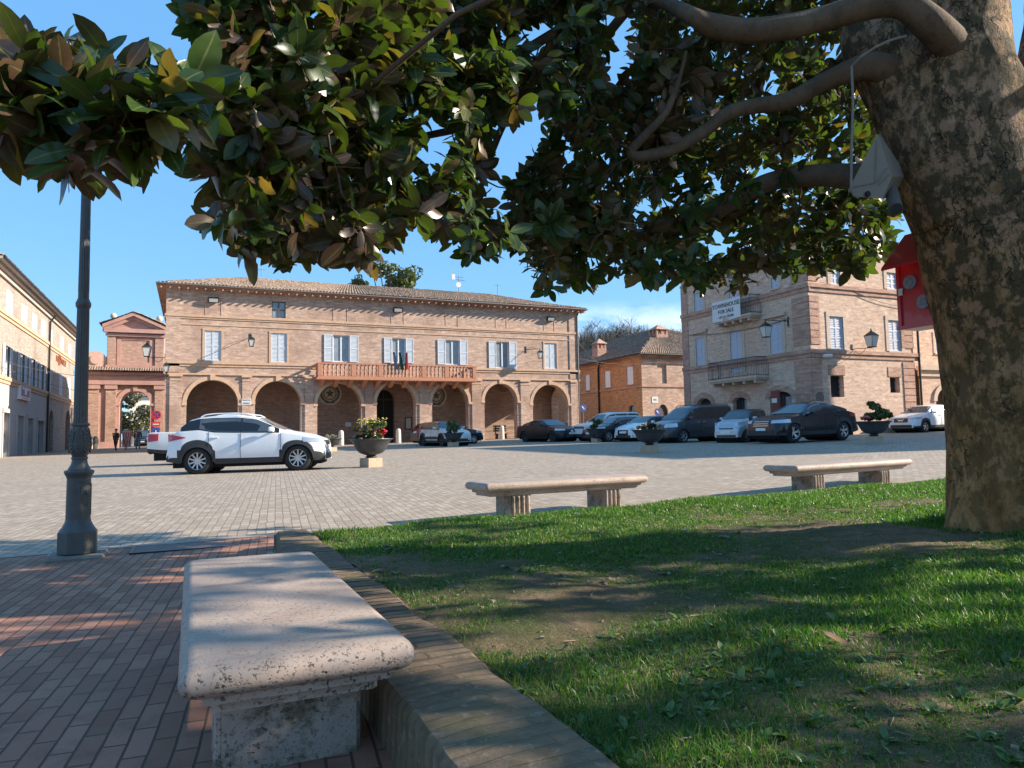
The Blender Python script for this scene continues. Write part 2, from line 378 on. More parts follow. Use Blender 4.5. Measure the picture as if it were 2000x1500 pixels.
def facade(mb, F, U0, U1, Z0, Z1, ops, depth, mi=0, mir=None):
    """ops: (u0,u1,z0,z1,rise) ; rise>0 : z1 is the springing, the arch rises above it"""
    mir = mi if mir is None else mir
    us = sorted({U0, U1, *[o[0] for o in ops], *[o[1] for o in ops]}); zs = sorted({Z0, Z1, *[min(max(o[2], Z0), Z1) for o in ops], *[min(o[3]+o[4], Z1) for o in ops]})
    for a, c in zip(us[:-1], us[1:]):
        for e, g in zip(zs[:-1], zs[1:]):
            um, zm = (a+c)/2, (e+g)/2
            if any(o[0] < um < o[1] and o[2] < zm < o[3]+o[4] for o in ops): continue
            mb.quad(F.p(a, e), F.p(c, e), F.p(c, g), F.p(a, g), mi)
    for u0, u1, z0, z1, rise in ops:
        out = [(u0, z0), (u0, z1)]
        if rise > 0:
            ap = arch_pts(u0, u1, z1, rise); top = z1+rise
            for (ua, za), (ub, zb) in zip(ap[:-1], ap[1:]): mb.quad(F.p(ua, za), F.p(ub, zb), F.p(ub, top), F.p(ua, top), mi)
            out += ap[1:-1]
        out += [(u1, z1), (u1, z0)]
        for (ua, za), (ub, zb) in zip(out[:-1], out[1:]): mb.quad(F.p(ua, za), F.p(ub, zb), F.p(ub, zb, -depth), F.p(ua, za, -depth), mir)
        if z0 > Z0+.05: mb.quad(F.p(u0, z0), F.p(u1, z0), F.p(u1, z0, -depth), F.p(u0, z0, -depth), mir)
def archivolt(mb, F, u0, u1, zs, rise, w, d, mi=0, n=22, legs=0.0):
    a = arch_pts(u0, u1, zs, rise, n); o = arch_pts(u0-w, u1+w, zs, rise+w, n)
    if legs: a = [(u0, zs-legs)]+a+[(u1, zs-legs)]; o = [(u0-w, zs-legs)]+o+[(u1+w, zs-legs)]
    for k in range(len(a)-1):
        p, q, r, s = a[k], a[k+1], o[k+1], o[k]
        mb.quad(F.p(*p, d), F.p(*q, d), F.p(*r, d), F.p(*s, d), mi); mb.quad(F.p(*s, 0), F.p(*r, 0), F.p(*r, d), F.p(*s, d), mi); mb.quad(F.p(*p, -.02), F.p(*q, -.02), F.p(*q, d), F.p(*p, d), mi)
def shutter_leaf(F, u0, u1, z0, z1, d, rails=(0.5,), parent=None, mat=None, t=.04):
    b = MB(); s = .055
    F.box(b, u0, u0+s, z0, z1, d, d+t); F.box(b, u1-s, u1, z0, z1, d, d+t)
    zz = [0.0, *rails, 1.0]
    for i, r in enumerate(zz):
        zc = z0+(z1-z0)*r; lo, hi = (zc, zc+s*1.3) if r == 0 else (zc-s*1.3, zc) if r == 1 else (zc-s*.6, zc+s*.6)
        F.box(b, u0+s, u1-s, lo, hi, d, d+t)
    F.box(b, u0+s, u1-s, z0+s, z1-s, d, d+.012)
    k = max(6, int((z1-z0)/.10))
    for i in range(k):
        zc = z0+s+(z1-z0-2*s)*(i+.5)/k
        b.obox(F.p((u0+u1)/2, zc, d+.022), F.u*((u1-u0)/2-s), F.n*.012+np.array([0, 0, -.016]), np.array([0, 0, .005]))
    return b.build('shutter', mat, parent)
def window_closed(F, r, parent, mat, rails=(0.5,), d=-.06, surround=None, smat=None, sill=True):
    u0, u1, z0, z1 = r; b = MB()
    F.box(b, u0-.03, u1+.03, z0-.03, z1+.03, -.22, -.12)
    if surround:
        w = surround
        F.box(b, u0-w, u0, z0, z1, -.02, .035, 1); F.box(b, u1, u1+w, z0, z1, -.02, .035, 1); F.box(b, u0-w, u1+w, z1, z1+w, -.02, .045, 1)
    if sill: F.box(b, u0-.12, u1+.12, z0-.1, z0, -.02, .09, 1)
    wn = b.build('window', [M['dark'], smat or M['stone_trim']], parent); um = (u0+u1)/2
    shutter_leaf(F, u0+.01, um-.006, z0+.01, z1-.01, d, rails, wn, mat); shutter_leaf(F, um+.006, u1-.01, z0+.01, z1-.01, d, rails, wn, mat)
    return wn
def window_glazed(F, r, parent, leaf=None, mat=None, rails=(0.5,), bars=1, pane='glass', d=-.16, surround=None, smat=None):
    u0, u1, z0, z1 = r; b = MB(); f = .06
    F.box(b, u0, u0+f, z0, z1, d, d+.05); F.box(b, u1-f, u1, z0, z1, d, d+.05); F.box(b, u0+f, u1-f, z1-f, z1, d, d+.05); F.box(b, u0+f, u1-f, z0, z0+f, d, d+.05)
    um = (u0+u1)/2; F.box(b, um-.045, um+.045, z0+f, z1-f, d, d+.055)
    if bars > 1: zc = z0+(z1-z0)*.5; F.box(b, u0+f, um-.045, zc-.025, zc+.025, d, d+.045); F.box(b, um+.045, u1-f, zc-.025, zc+.025, d, d+.045)
    wn = b.build('window', [M['white_frame'] if bars == 1 else M['rust_metal']], parent)
    b = MB(); F.box(b, u0+.01, u1-.01, z0+.01, z1-.01, d-.04, d-.005); b.build('pane', M[pane], wn)
    if leaf:
        shutter_leaf(F, u0-leaf-.01, u0-.012, z0-.02, z1+.02, .03, rails, wn, mat); shutter_leaf(F, u1+.012, u1+leaf+.01, z0-.02, z1+.02, .03, rails, wn, mat)
    return wn
def tile_patch(E0, E1, R0, R1, rng, row=.24, course=.42, up=None):
    """one slope of barrel tiles between an eave line E0-E1 and a ridge line R0-R1 ; returns V,F"""
    E0, E1, R0, R1 = (np.array(q, float) for q in (E0, E1, R0, R1))
    nr = max(2, int(np.linalg.norm(E1-E0)/row)); nc = max(2, int(max(np.linalg.norm(R0-E0), np.linalg.norm(R1-E1))/course))
    K = 6; s = np.arange(nr*K+1)/(nr*K); prof = np.abs(np.sin(PI*(np.arange(nr*K+1) % K)/K))**.8
    ts = []; st = []
    for i in range(nc): ts += [i/nc, (i+.97)/nc]; st += [0.035, 0.0]
    ts.append(1.0); st.append(0.0); ts = np.array(ts); st = np.array(st)
    nrm = np.cross(E1-E0, (R0+R1-E0-E1)); nrm /= np.linalg.norm(nrm); nrm = nrm if nrm[2] > 0 else -nrm
    S, T = np.meshgrid(s, ts); P = (E0*(1-S[..., None])+E1*S[..., None])*(1-T[..., None])+(R0*(1-S[..., None])+R1*S[..., None])*T[..., None]
    rs = np.random.RandomState(rng); h = prof[None, :]*.085+st[:, None]
    rowj = rs.uniform(-.018, .018, (nc+1, nr+1)); ci = np.minimum((ts*nc+1e-6).astype(int), nc); ri = np.minimum(np.arange(nr*K+1)//K, nr)
    h = h+rowj[ci][:, ri]
    sag = .05*np.sin(S*9.1+rng)*np.sin(T*3)
    P = P+nrm*(h+sag)[..., None]
    V = P.reshape(-1, 3); w = nr*K+1; idx = np.arange(len(ts)*w).reshape(len(ts), w)
    F = np.stack([idx[:-1, :-1], idx[:-1, 1:], idx[1:, 1:], idx[1:, :-1]], -1).reshape(-1, 4)
    return V, F
def tile_roof(patches, parent, name='roof', seed=1):
    Vs = []; Fs = []; o = 0
    for i, p in enumerate(patches):
        V, F = tile_patch(*p, seed*7+i); Vs.append(V); Fs.append(F+o); o += len(V)
    return mesh_np(name, np.concatenate(Vs), np.concatenate(Fs), M['tiles'], parent)
def wall_lantern(loc, out, label, group='wall lanterns round the square', arm=1.0, hang=False, side=(0,0,0), size=1.0):
    """iron bracket with a four-sided glass lantern; loc on the wall, out = unit vector off the wall"""
    loc = np.array(loc, float); out = np.array(out, float); lo = out*arm+np.array(side, float)
    t = thing('wall_lantern', label, 'wall lamp', loc, 0, group)
    b = MB(); b.obox(loc+out*.02, np.cross(out, (0,0,1))*.05, out*.02, (0, 0, .28))
    e = loc+lo; b.tube([loc, e], .022, 6); cur = []
    for k in range(11):
        a = k/10; cur.append(loc+lo*(.08+.62*a)+np.array([0, 0, (-.34 if not hang else .22)*math.sin(PI*a)*.8-(0 if hang else .02)]))
    b.tube(cur, .014, 5); b.build('bracket', M['metal'], t)
    s = size; zc = e[2]-(.78*s if hang else -.06); c = np.array([e[0], e[1], zc])
    b = MB(); w0, w1, h = .12*s, .20*s, .46*s
    for ax, ay in ((1,1),(1,-1),(-1,-1),(-1,1)): b.tube([c+(ax*w0, ay*w0, 0), c+(ax*w1, ay*w1, h)], .014, 4)
    b.box(c[0]-w0-.02, c[0]+w0+.02, c[1]-w0-.02, c[1]+w0+.02, c[2]-.04, c[2])
    o = [c+np.array(q)*(w1+.035) + (0, 0, h) for q in ((1,1,0),(1,-1,0),(-1,-1,0),(-1,1,0))]; i_ = [c+np.array(q)*.07*s+(0, 0, h+.17*s) for q in ((1,1,0),(1,-1,0),(-1,-1,0),(-1,1,0))]
    b.add(o+i_, [(0,1,5,4),(1,2,6,5),(2,3,7,6),(3,0,4,7),(0,3,2,1),(4,5,6,7)])
    b.lathe([(.06*s, h+.17*s), (.05*s, h+.22*s), (.015*s, h+.25*s), (.03*s, h+.29*s), (.004, h+.34*s)], 8, c); b.build('lantern_frame', M['metal'], t)
    b = MB(); g = [c+np.array(q)*(w0-.012) for q in ((1,1,0),(1,-1,0),(-1,-1,0),(-1,1,0))]; g2 = [c+np.array(q)*(w1-.012)+(0, 0, h) for q in ((1,1,0),(1,-1,0),(-1,-1,0),(-1,1,0))]
    b.add(g+g2, [(0,1,5,4),(1,2,6,5),(2,3,7,6),(3,0,4,7)]); b.build('lantern_glass', M['lamp_glass'], t)
    return t

# ------------------------------------------------------------------ town hall with arcade
HX0, HX1, HY = -1.70, 30.82, 55.0
HF = Face((0, HY, 0), (1, 0, 0), (0, -1, 0))
hall = thing('town_hall', 'long two-storey brick town hall with seven arches and a terracotta balcony', 'building', (14.5, HY, .7))
arches_px = [(363.6,464.8,742), (497.8,587.5,744), (619.6,705.6,748), (735.8,812.4,748), (844,915.5,749), (946.5,1011,749), (1041,1110,751)]
ARC = []
for u0, u1, vt in arches_px:
    a, c = HF.hit(u0, 810)[0], HF.hit(u1, 810)[0]; zt = HF.hit((u0+u1)/2, vt)[1]; rise = (c-a)/2; ARC.append((a, c, .0, zt-rise, rise))
wall = MB()
win_px = dict(w1=(399.5,432,646,704.5), w2=(529.3,560.3,651,708), w7=(1063.5,1087,670.5,720.5))
opn_px = dict(w3=(650.5,682.5,655,706.5), w4=(765.5,792,661,708.5), w5=(870,897.5,664.5,712), w6=(969,994,667.5,719))
niche_px = [(402.6,431.8,582,614.6), (652,677.8,595,627.5), (765,788,602,633), (871,893.5,608.5,637.6), (968.6,988.6,614,640), (1062.6,1081.8,619,646)]
attic = HF.rect(531,558,589,621)
ops = list(ARC) + [(*HF.rect(*q)[:2], *HF.rect(*q)[2:], 0) for q in list(win_px.values())+list(opn_px.values())] + [(*attic, 0)]
facade(wall, HF, HX0, HX1, .2, 12.0, ops, .30, 0)
# arch soffits go deeper than window reveals
for a, c, z0, zs, rise in ARC:
    out = [(a, z0), (a, zs)]+arch_pts(a, c, zs, rise)[1:-1]+[(c, zs), (c, z0)]
    for (ua, za), (ub, zb) in zip(out[:-1], out[1:]): wall.quad(HF.p(ua, za, -.3), HF.p(ub, zb, -.3), HF.p(ub, zb, -.75), HF.p(ua, za, -.75), 0)
HYB = HY+12.6
for (x0_, x1_, y0_, y1_) in ((HX0, HX0+9, HYB, HYB+11),): wall.box(x0_, x1_, y0_+.01, y1_, .1, 11.9)  # unseen rear wing, added so the hall's shadow reaches along the palazzo
wall.quad((HX0, HY, .2), (HX0, HYB, .2), (HX0, HYB, 12), (HX0, HY, 12)); wall.quad((HX0, HYB, .2), (HX1, HYB, .2), (HX1, HYB, 12), (HX0, HYB, 12))
SF = Face((HX1, 0, 0), (0, 1, 0), (1, 0, 0))           # right-hand side wall, with an arch at the end of the arcade
facade(wall, SF, HY, HYB, .2, 12, [(HY+.95, HY+4.0, .2, 4.1, 1.25)], .7, 0)
for q in niche_px:
    r = HF.rect(*q); F = HF
    for (a, c, e, g) in ((r[0]-.05, r[0], r[2], r[3]), (r[1], r[1]+.05, r[2], r[3])): F.box(wall, a, c, e, g, -.02, .025, 1)
    F.box(wall, r[0]-.18, r[1]+.18, r[3], r[3]+.12, -.02, .06, 1)
wall.build('wall', [M['brick_hall'], M['stone_trim']], hall)
# arcade inside
b = MB(); yb = HY+4.6
door_u = HF.hit(745, 800)[0]
BF = Face((0, yb, 0), (1, 0, 0), (0, -1, 0))
d0 = BF.hit(733, 800)[0]; d1 = BF.hit(770.5, 800)[0]
facade(b, BF, HX0+.02, HX1-.02, .2, 6.35, [(d0, d1, .2, 4.35, (d1-d0)/2)], .5, 0)
b.quad((HX0+.02, HY+.02, 6.35), (HX1-.02, HY+.02, 6.35), (HX1-.02, yb, 6.35), (HX0+.02, yb, 6.35))
b.quad((HX0+.02, HY+.3, .2), (HX0+.02, yb, .2), (HX0+.02, yb, 6.35), (HX0+.02, HY+.3, 6.35))
for a, c, *_ in ARC[:-1]:
    k = ARC[ARC.index((a, c, *_))+1]; um = (c+k[0])/2; b.box(um-.25, um+.25, HY+.75, yb, 5.0, 6.34)
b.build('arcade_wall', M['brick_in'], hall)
b = MB(); b.quad((d0-.1, yb+.52, .2), (d1+.1, yb+.52, .2), (d1+.1, yb+.52, 6.2), (d0-.1, yb+.52, 6.2), 1)
b.box((d0+d1)/2-.03, (d0+d1)/2+.03, yb+.46, yb+.515, .6, 6.0); b.box(d0+.1, d1-.1, yb+.46, yb+.515, 4.3, 4.45); b.build('door', [M['wood'], M['dark']], hall)
# ledges, capitals, pilasters, archivolts
b = MB()
ledge3 = HF.hit(700, 632)[1]; ledge2 = HF.hit(500, 711)[1]; capz = HF.hit(480, 737)[1]
HF.box(b, HX0-.08, HX1+.08, ledge3-.07, ledge3+.09, -.02, .10); HF.box(b, HX0-.10, HX1+.10, ledge3-.2, ledge3-.07, -.02, .05)
bal0, bal1 = HF.hit(622, 735)[0], HF.hit(928, 735)[0]
for a, c in ((HX0-.08, bal0-.05), (bal1+.05, HX1+.08)):
    HF.box(b, a, c, ledge2-.08, ledge2+.08, -.02, .13); HF.box(b, a, c, ledge2-.26, ledge2-.08, -.02, .06)
    HF.box(b, a, c, capz+.12, capz+.24, -.02, .10)
lintz = HF.hit(520, 648)[1]
HF.box(b, HX0, HX1, lintz+.28, lintz+.36, -.02, .04)
edges = [HX0]+[x for a in ARC for x in a[:2]]+[HX1]
for i in range(0, 16, 2):
    a, c = edges[i], edges[i+1]; um = (a+c)/2; w = min((c-a)/2-.28, .62) if 0 < i < 14 else (c-a)/2-.30
    w = max(w, .3); HF.box(b, um-w, um+w, .2, capz-.05, -.02, .085, 1)
    HF.box(b, um-w-.05, um+w+.05, capz-.02, capz+.115, -.02, .17); HF.box(b, um-w-.02, um+w+.02, capz-.30, capz-.24, -.02, .12); HF.box(b, um-w-.06, um+w+.06, .2, gz(um, HY)+.35, -.02, .15)
for a, c, z0, zs, rise in ARC:
    archivolt(b, HF, a, c, zs, rise, .26, .05); HF.box(b, a-.30, a+.02, zs-.12, zs+.05, -.3, .10); HF.box(b, c-.02, c+.30, zs-.12, zs+.05, -.3, .10)
    HF.box(b, (a+c)/2-.17, (a+c)/2+.17, zs+rise-.02, zs+rise+.36, -.02, .12)
for a, c in ((HX0, HX0+.9), (HX1-.9, HX1)): HF.box(b, a, c, capz+.3, 11.9, -.02, .06, 1)
b.build('trim', [M['stone_trim'], M['brick_hall']], hall)
for q in win_px.values(): window_closed(HF, HF.rect(*q), hall, M['shutter'], surround=.14)
for k, q in opn_px.items():
    window_glazed(HF, HF.rect(*q), hall, leaf=.66 if k != 'w4' else .62, mat=M['shutter'], pane='curtain')
window_glazed(HF, attic, hall, bars=2, pane='curtain')
# balcony
b = MB(); bz = HF.hit(775, 738)[1]; bt = HF.hit(775, 711)[1]; BD = 1.25
DF = Face((0, HY-BD, 0), (1, 0, 0), (0, -1, 0)); u0 = DF.hit(621, 730)[0]; u1 = DF.hit(930, 730)[0]; bz = DF.hit(775, 739.5)[1]; bt = DF.hit(775, 711)[1]
bal = MB(); bal.box(u0-.1, u1+.1, HY-BD-.12, HY+.02, bz-.14, bz)
n_c = 12
for i in range(n_c):
    x = u0+.4+(u1-u0-.8)*i/(n_c-1); bal.add([(x-.14, HY, bz-.14), (x+.14, HY, bz-.14), (x+.14, HY-BD+.1, bz-.14), (x-.14, HY-BD+.1, bz-.14), (x-.14, HY, bz-.62), (x+.14, HY, bz-.62), (x+.14, HY-BD+.25, bz-.24), (x-.14, HY-BD+.25, bz-.24)], [(0,1,5,4),(4,5,6,7),(1,2,6,5),(3,0,4,7),(2,3,7,6)])
balo = bal.build('balcony', M['terracotta'], hall)
b = MB(); b.box(u0, u1, HY-BD-.02, HY-BD+.16, bz+.002, bz+.13); b.box(u0-.03, u1+.03, HY-BD-.05, HY-BD+.19, bt-.12, bt)
posts = [u0+(u1-u0)*f for f in (.012, .205, .37, .5, .645, .80, .988)]
posts = [u0+(u1-u0)*f for f in (.012, .21, .375, .65, .80, .988)]
for x in posts: b.box(x-.15, x+.15, HY-BD-.035, HY-BD+.175, bz+.13, bt-.12)
for x in (u0+.07, u1-.07): b.box(x-.07, x+.07, HY-BD+.16, HY, bz+.002, bz+.13); b.box(x-.08, x+.08, HY-BD+.19, HY, bt-.12, bt)
pr = [(.06, 0), (.075, .04), (.045, .09), (.085, .22), (.05, .36), (.035, .40), (.05, .44), (.085, .58), (.045, .71), (.075, .76), (.06, .80)]
hgt = (bt-.12)-(bz+.13); pr = [(r*1.1, z/.80*hgt) for r, z in pr]
for p0, p1 in zip(posts[:-1], posts[1:]):
    k = max(2, int((p1-p0-.3)/.27))
    for i in range(k): b.lathe(pr, 8, (p0+.15+(p1-p0-.3)*(i+.5)/k, HY-BD+.07, bz+.13), cap=False)
for x in (u0+.07, u1-.07):
    for i in range(3): b.lathe(pr, 8, (x, HY-BD+.42+.3*i, bz+.13), cap=False)
b.build('balustrade', M['terracotta'], balo, smooth=40)
# roof
ov = .58; ez = 12.02; rz = 14.2; ry = HY+6.3
hx = HX0+5.8; hx2 = HX1-5.8
tile_roof([((HX0-ov, HY-ov, ez), (HX1+ov, HY-ov, ez), (hx, ry, rz), (hx2, ry, rz)), ((HX0-ov, HYB+ov, ez), (HX0-ov, HY-ov, ez), (hx, ry, rz), (hx, ry, rz)),
           ((HX1+ov, HY-ov, ez), (HX1+ov, HYB+ov, ez), (hx2, ry, rz), (hx2, ry, rz)), ((HX1+ov, HYB+ov, ez), (HX0-ov, HYB+ov, ez), (hx2, ry, rz), (hx, ry, rz)), ((HX0-ov, HYB+11.7, ez), (HX0-ov, HYB+.8, ez), (HX0+4.5, HYB+11.7, ez+1.3), (HX0+4.5, HYB+.8, ez+1.3)), ((HX0+9.5, HYB+.8, ez), (HX0+9.5, HYB+11.7, ez), (HX0+4.5, HYB+.8, ez+1.3), (HX0+4.5, HYB+11.7, ez+1.3))], hall, seed=3)
b = MB(); 
for z0, z1, o_ in ((11.80, 11.9, .25), (11.9, 12.0, .62)): b.box(HX0-o_, HX1+o_, HY-o_, HYB+o_, z0, z1)
for i in range(60): x = HX0-.3+(HX1-HX0+.6)*i/59; b.box(x-.05, x+.05, HY-.7, HY, 11.70, 11.79)
b.build('eaves', M['brick_red'], hall)
b = MB(); gp = [(HX0-ov-.06, HY-ov-.07, ez-.02), (HX1+ov+.06, HY-ov-.07, ez-.04)]; b.tube(gp, .075, 8)
b.tube([(HX1+.05, HY-.12, 11.8), (HX1-.1, HY-.1, 11.4), (HX1-.1, HY-.1, .9)], .055, 8); b.build('gutter', M['grey_metal'], hall, smooth=60)
# emblem discs on the arcade's rear wall
M['worn_iron'] = plain('worn dark relief', (.13,.11,.09), .8, var=.3, scale=6)
def emblem(u, v, r, label):
    x, z = BF.hit(u, v); t = thing('emblem_plaque', label, 'plaque', (x, yb-.05, z), 0, 'round emblem plaques under the arcade')
    F = Face((x, yb-.05, z), (1, 0, 0), (0, -1, 0)); b = MB(); b.lathe([(r, .045), (r, -.01), (r*.93, -.03)], 32, (x, yb-.05, z), axis='y'); b.build('disc', M['white_stone'], t)
    b = MB()
    star = []
    for k in range(10): a = PI/2+k*PI/5; q = r*(.40 if k % 2 == 0 else .17); star.append(F.p(q*math.cos(a), q*math.sin(a), .05))
    b.add(star, [tuple(range(10))])
    for k in range(20):
        a = 2*PI*k/20; b.obox(F.p(.52*r*math.cos(a), .52*r*math.sin(a), .045), F.u*r*.05*math.cos(a)+np.array([0, 0, r*.05*math.sin(a)]), -F.u*r*.07*math.sin(a)+np.array([0, 0, r*.07*math.cos(a)]), F.n*.012)
    for s in (-1, 1):
        for k in range(9):
            a = -PI/2+s*(.25+k*.27); b.ball(F.p(.74*r*math.cos(a), .74*r*math.sin(a), .045), r*.12, 6, 4, sc=(1, .2, 1))
    b.obox(F.p(0, -.78*r, .045), F.u*r*.38, (0, 0, r*.07), F.n*.014); b.build('star_and_wreath', M['worn_iron'], t)
emblem(644, 768.5, .95, 'round pale emblem plaque with star and wreath in the third arch from the gate')
emblem(851.5, 773, .95, 'round emblem plaque half hidden by a pier in the fifth arch from the gate')
# flags on the balcony
for i, (x, c, c2, lab) in enumerate(((.47, (.02,.05,.12), (.02,.16,.07), 'dark blue and green flag hanging limp over the middle of the balcony'), (.495, (.03,.10,.06), (.5,.5,.5), 'green and white flag hanging limp over the middle of the balcony'), (.53, (.30,.02,.03), (.30,.02,.03), 'red flag hanging limp beside the open balcony door'))):
    fx = u0+(u1-u0)*f if False else u0+(u1-u0)*x; y = HY-BD+.3
    t = thing('flag', lab, 'flag', (fx, y, bz), 0, 'flags on the balcony'); b = MB(); b.tube([(fx, y, bz+.1), (fx-.18+.15*i, y-.4, bz+2.1)], .025, 6); b.build('pole', M['white_frame'], t)
    b = MB(); rows = []
    for j in range(10):
        q = j/9; w = .10+.14*q; row = []
        for k in range(7): s = k/6-.5; row.append((fx-.18+.15*i+.2*q*(1 if i < 2 else -.2)+s*w*1.3, y-.4+.12*math.sin(k*2.1+i)-.1*q, bz+2.05-1.35*q-.1*abs(s)))
        rows.append(row)
    b.add([p for r_ in rows for p in r_], [(j*7+k, j*7+k+1, (j+1)*7+k+1, (j+1)*7+k) for j in range(9) for k in range(6)])
    b.build('cloth', plain('flag cloth', c, .8, var=.2), t, smooth=180)
# floodlights, notices, street-name sign
for u, v, lab in ((417, 587, 'black floodlight in the wall recess nearest the gate'), (775.5, 606, 'black floodlight in the wall recess above the flags'), (1073, 623.5, 'black floodlight in the last wall recess by the street')):
    x, z = HF.hit(u, v); t = thing('floodlight', lab, 'floodlight', (x, HY, z), 0, 'floodlights on the town hall'); b = MB()
    b.obox((x, HY-.25, z), (.36, 0, 0), (0, .09, .05), (0, -.08, .16)); b.box(x-.04, x+.04, HY-.2, HY, z-.05, z+.05); b.build('housing', M['metal'], t)
    b = MB(); b.obox((x, HY-.25-.095, z-.053), (.29, 0, 0), (0, .004, .002), (0, -.055, .11)); b.build('lens', M['white_sign'], t)
def wall_sign(F, r, label, lines, name='sign', cat='sign', base='white_sign', ink='ink', sizes=None, border=None, d=.03, group=None):
    u0, u1, z0, z1 = r; c = F.p((u0+u1)/2, (z0+z1)/2, 0); t = thing(name, label, cat, c, 0, group); b = MB(); F.box(b, u0, u1, z0, z1, -.01, d); b.build('panel', M[base], t)
    b = MB(); n = len(lines)
    if border: 
        for (a, e, g, h) in ((u0, u1, z0, z0+border), (u0, u1, z1-border, z1), (u0, u0+border, z0, z1), (u1-border, u1, z0, z1)): F.box(b, a, e, g, h, d, d+.01)
    uv = F.u if np.cross(F.u, (0,0,1))@F.n > 0 else -F.u
    for i, s in enumerate(lines):
        zc = z1-(z1-z0)*(i+.5)/n; put_text(b, s, sizes[i] if sizes else (z1-z0)/n*.75, F.p((u0+u1)/2, zc, d+.004), uv, (0, 0, 1))
    if b.v: b.build('lettering', M[ink], t)
    return t
PF = Face((0, HY-.09, 0), (1, 0, 0), (0, -1, 0))
wall_sign(PF, PF.rect(472, 490.5, 779, 790.5), 'white street name sign reading PIAZZA on the pier between the first two arches', ['PIAZZA', 'PIANO'], name='street_sign')
wall_sign(BF, BF.rect(792.5, 802.5, 817, 837), 'framed notice board on the arcade wall right of the dark doorway', [], name='notice_board', cat='notice board').children[0].data.materials[0] = M['white_stone']
_t = [o for o in COL.objects if o.name.startswith('notice_board')][0]; b = MB(); r = BF.rect(792.5, 802.5, 817, 837)
for (a, e, g, h) in ((r[0]-.08, r[1]+.08, r[2]-.08, r[2]), (r[0]-.08, r[1]+.08, r[3], r[3]+.08), (r[0]-.08, r[0], r[2], r[3]), (r[1], r[1]+.08, r[2], r[3])): BF.box(b, a, e, g, h, -.01, .06)
b.build('frame', M['wood'], _t)
wall_sign(BF, BF.rect(674.5, 685.5, 825, 833), 'small white notice on the arcade wall behind the flower urn', [], name='notice', cat='notice')
for u, lab in ((776.5, 'short stone bollard beside the dark doorway of the arcade'), (978, 'short stone bollard next to the dark bench under the arcade'), (665, 'short stone bollard behind the small urn at the third arch')):
    x = HF.hit(u, 860)[0]; t = thing('bollard', lab, 'bollard', (x, HY-.25, gz(x, HY)), 0, 'stone bollards along the arcade'); b = MB(); b.lathe([(.21, 0), (.20, .7), (.18, 1.0), (.13, 1.1), (.02, 1.13)], 14, (x, HY-.25, gz(x, HY)), cap=False); b.build('post', M['white_stone'], t, smooth=50)
x0_, x1_ = BF.hit(950, 850)[0], BF.hit(974, 850)[0]; t = thing('bench', 'dark slatted wooden bench against the arcade wall', 'bench', ((x0_+x1_)/2, HY+2.6, .85)); b = MB()
for k in range(3): b.box(x0_, x1_, HY+2.4+.17*k, HY+2.53+.17*k, 1.28, 1.33)
b.build('seat', M['wood'], t); b = MB()
for k in range(3): b.box(x0_, x1_, HY+2.95, HY+2.99, 1.5+.2*k, 1.64+.2*k)
b.build('backrest', M['wood'], t)
for x in (x0_+.2, x1_-.2): b = MB(); b.box(x-.04, x+.04, HY+2.42, HY+2.9, .8, 1.28); b.box(x-.04, x+.04, HY+2.9, HY+2.95, .8, 2.0); b.build('leg', M['metal'], t)
wall_lantern(HF.p(HF.hit(489, 655)[0], HF.hit(489, 659)[1]), (0, -1, 0), 'iron wall lantern between the first two shuttered windows of the town hall', arm=1.25, hang=True)
wall_lantern(HF.p(HF.hit(1027, 690)[0], HF.hit(1027, 683)[1]), (0, -1, 0), 'iron wall lantern on a long bracket near the last window of the town hall', arm=1.0, hang=True, side=(.85, 0, 0))
# roof antenna
p = ony(896, 563, ry-1.2); t = thing('roof_antenna', 'white antenna with a dish on the town hall roof ridge', 'antenna', p); b = MB(); b.tube([p-(0,0,.6), p+(0, 0, 1.15)], .03, 6); b.tube([p+(-.5, 0, .75), p+(.55, 0, .75)], .02, 5); b.tube([p+(-.3, 0, 1.0), p+(.4, 0, 1.0)], .02, 5)
for k in range(5): b.tube([p+(-.1+.15*k, -.15, .75), p+(-.1+.15*k, .15, .75)], .012, 4)
b.build('mast', M['grey_metal'], t); b = MB(); b.obox(p+(-.5, 0, .98), (.16, 0, 0), (0, .05, 0), (0, 0, .25)); b.lathe([(.24, .0), (.18, .06), (.02, .1)], 14, p+(-.05, -.1, .3), axis='y'); b.build('dish', M['white_sign'], t)
for u, v in ((511, 541), (972, 570)):
    p = ony(u, v, ry); t = thing('roof_antenna', 'thin metal pole aerial near the %s end of the town hall roof' % ('left' if u < 700 else 'right'), 'antenna', p); b = MB(); b.tube([p-(0,0,.5), p+(0, 0, .75)], .03, 6); b.tube([p+(-.3, 0, .6), p+(.3, 0, .6)], .015, 5); b.build('mast', M['grey_metal'], t)

# ------------------------------------------------------------------ left palazzo (faces +X)
LX = -11.3
LF = Face((LX, 0, 0), (0, 1, 0), (1, 0, 0))
pal = thing('palazzo', 'pale brick palazzo with three rows of shuttered windows beside the lamp post', 'building', (LX, 70, .4))
ys, ye = 52.0, LF.hit(145.5, 700)[0]
k1 = LF.hit(70, 760)[1]; k2 = LF.hit(70, 654.5)[1]; le = LF.hit(70, 585)[1]
yd = LF.hit(92, 740)[0]
third = [(10.7,24,569,615),(41,52,596,631),(62,71.5,613,647),(79.5,89,625,661),(96,102,643,669),(117,123,657,684),(132.5,138,672,696)]
second = [(6,20,674.7,737),(35,48.5,690,749),(57,69,700,756),(76.5,86,711,763),(94.7,99.5,721,765),(115,121,731,772),(131.5,137,737,780)]
doors = [(4,16,806,893),(32,43,812,892),(52,62,817,891),(72,83,822,890)]
darch = [(94.7,103.5,826,889),(126.7,136,831,887)]
wops = [(*LF.rect(*q), 0) for q in third+second]
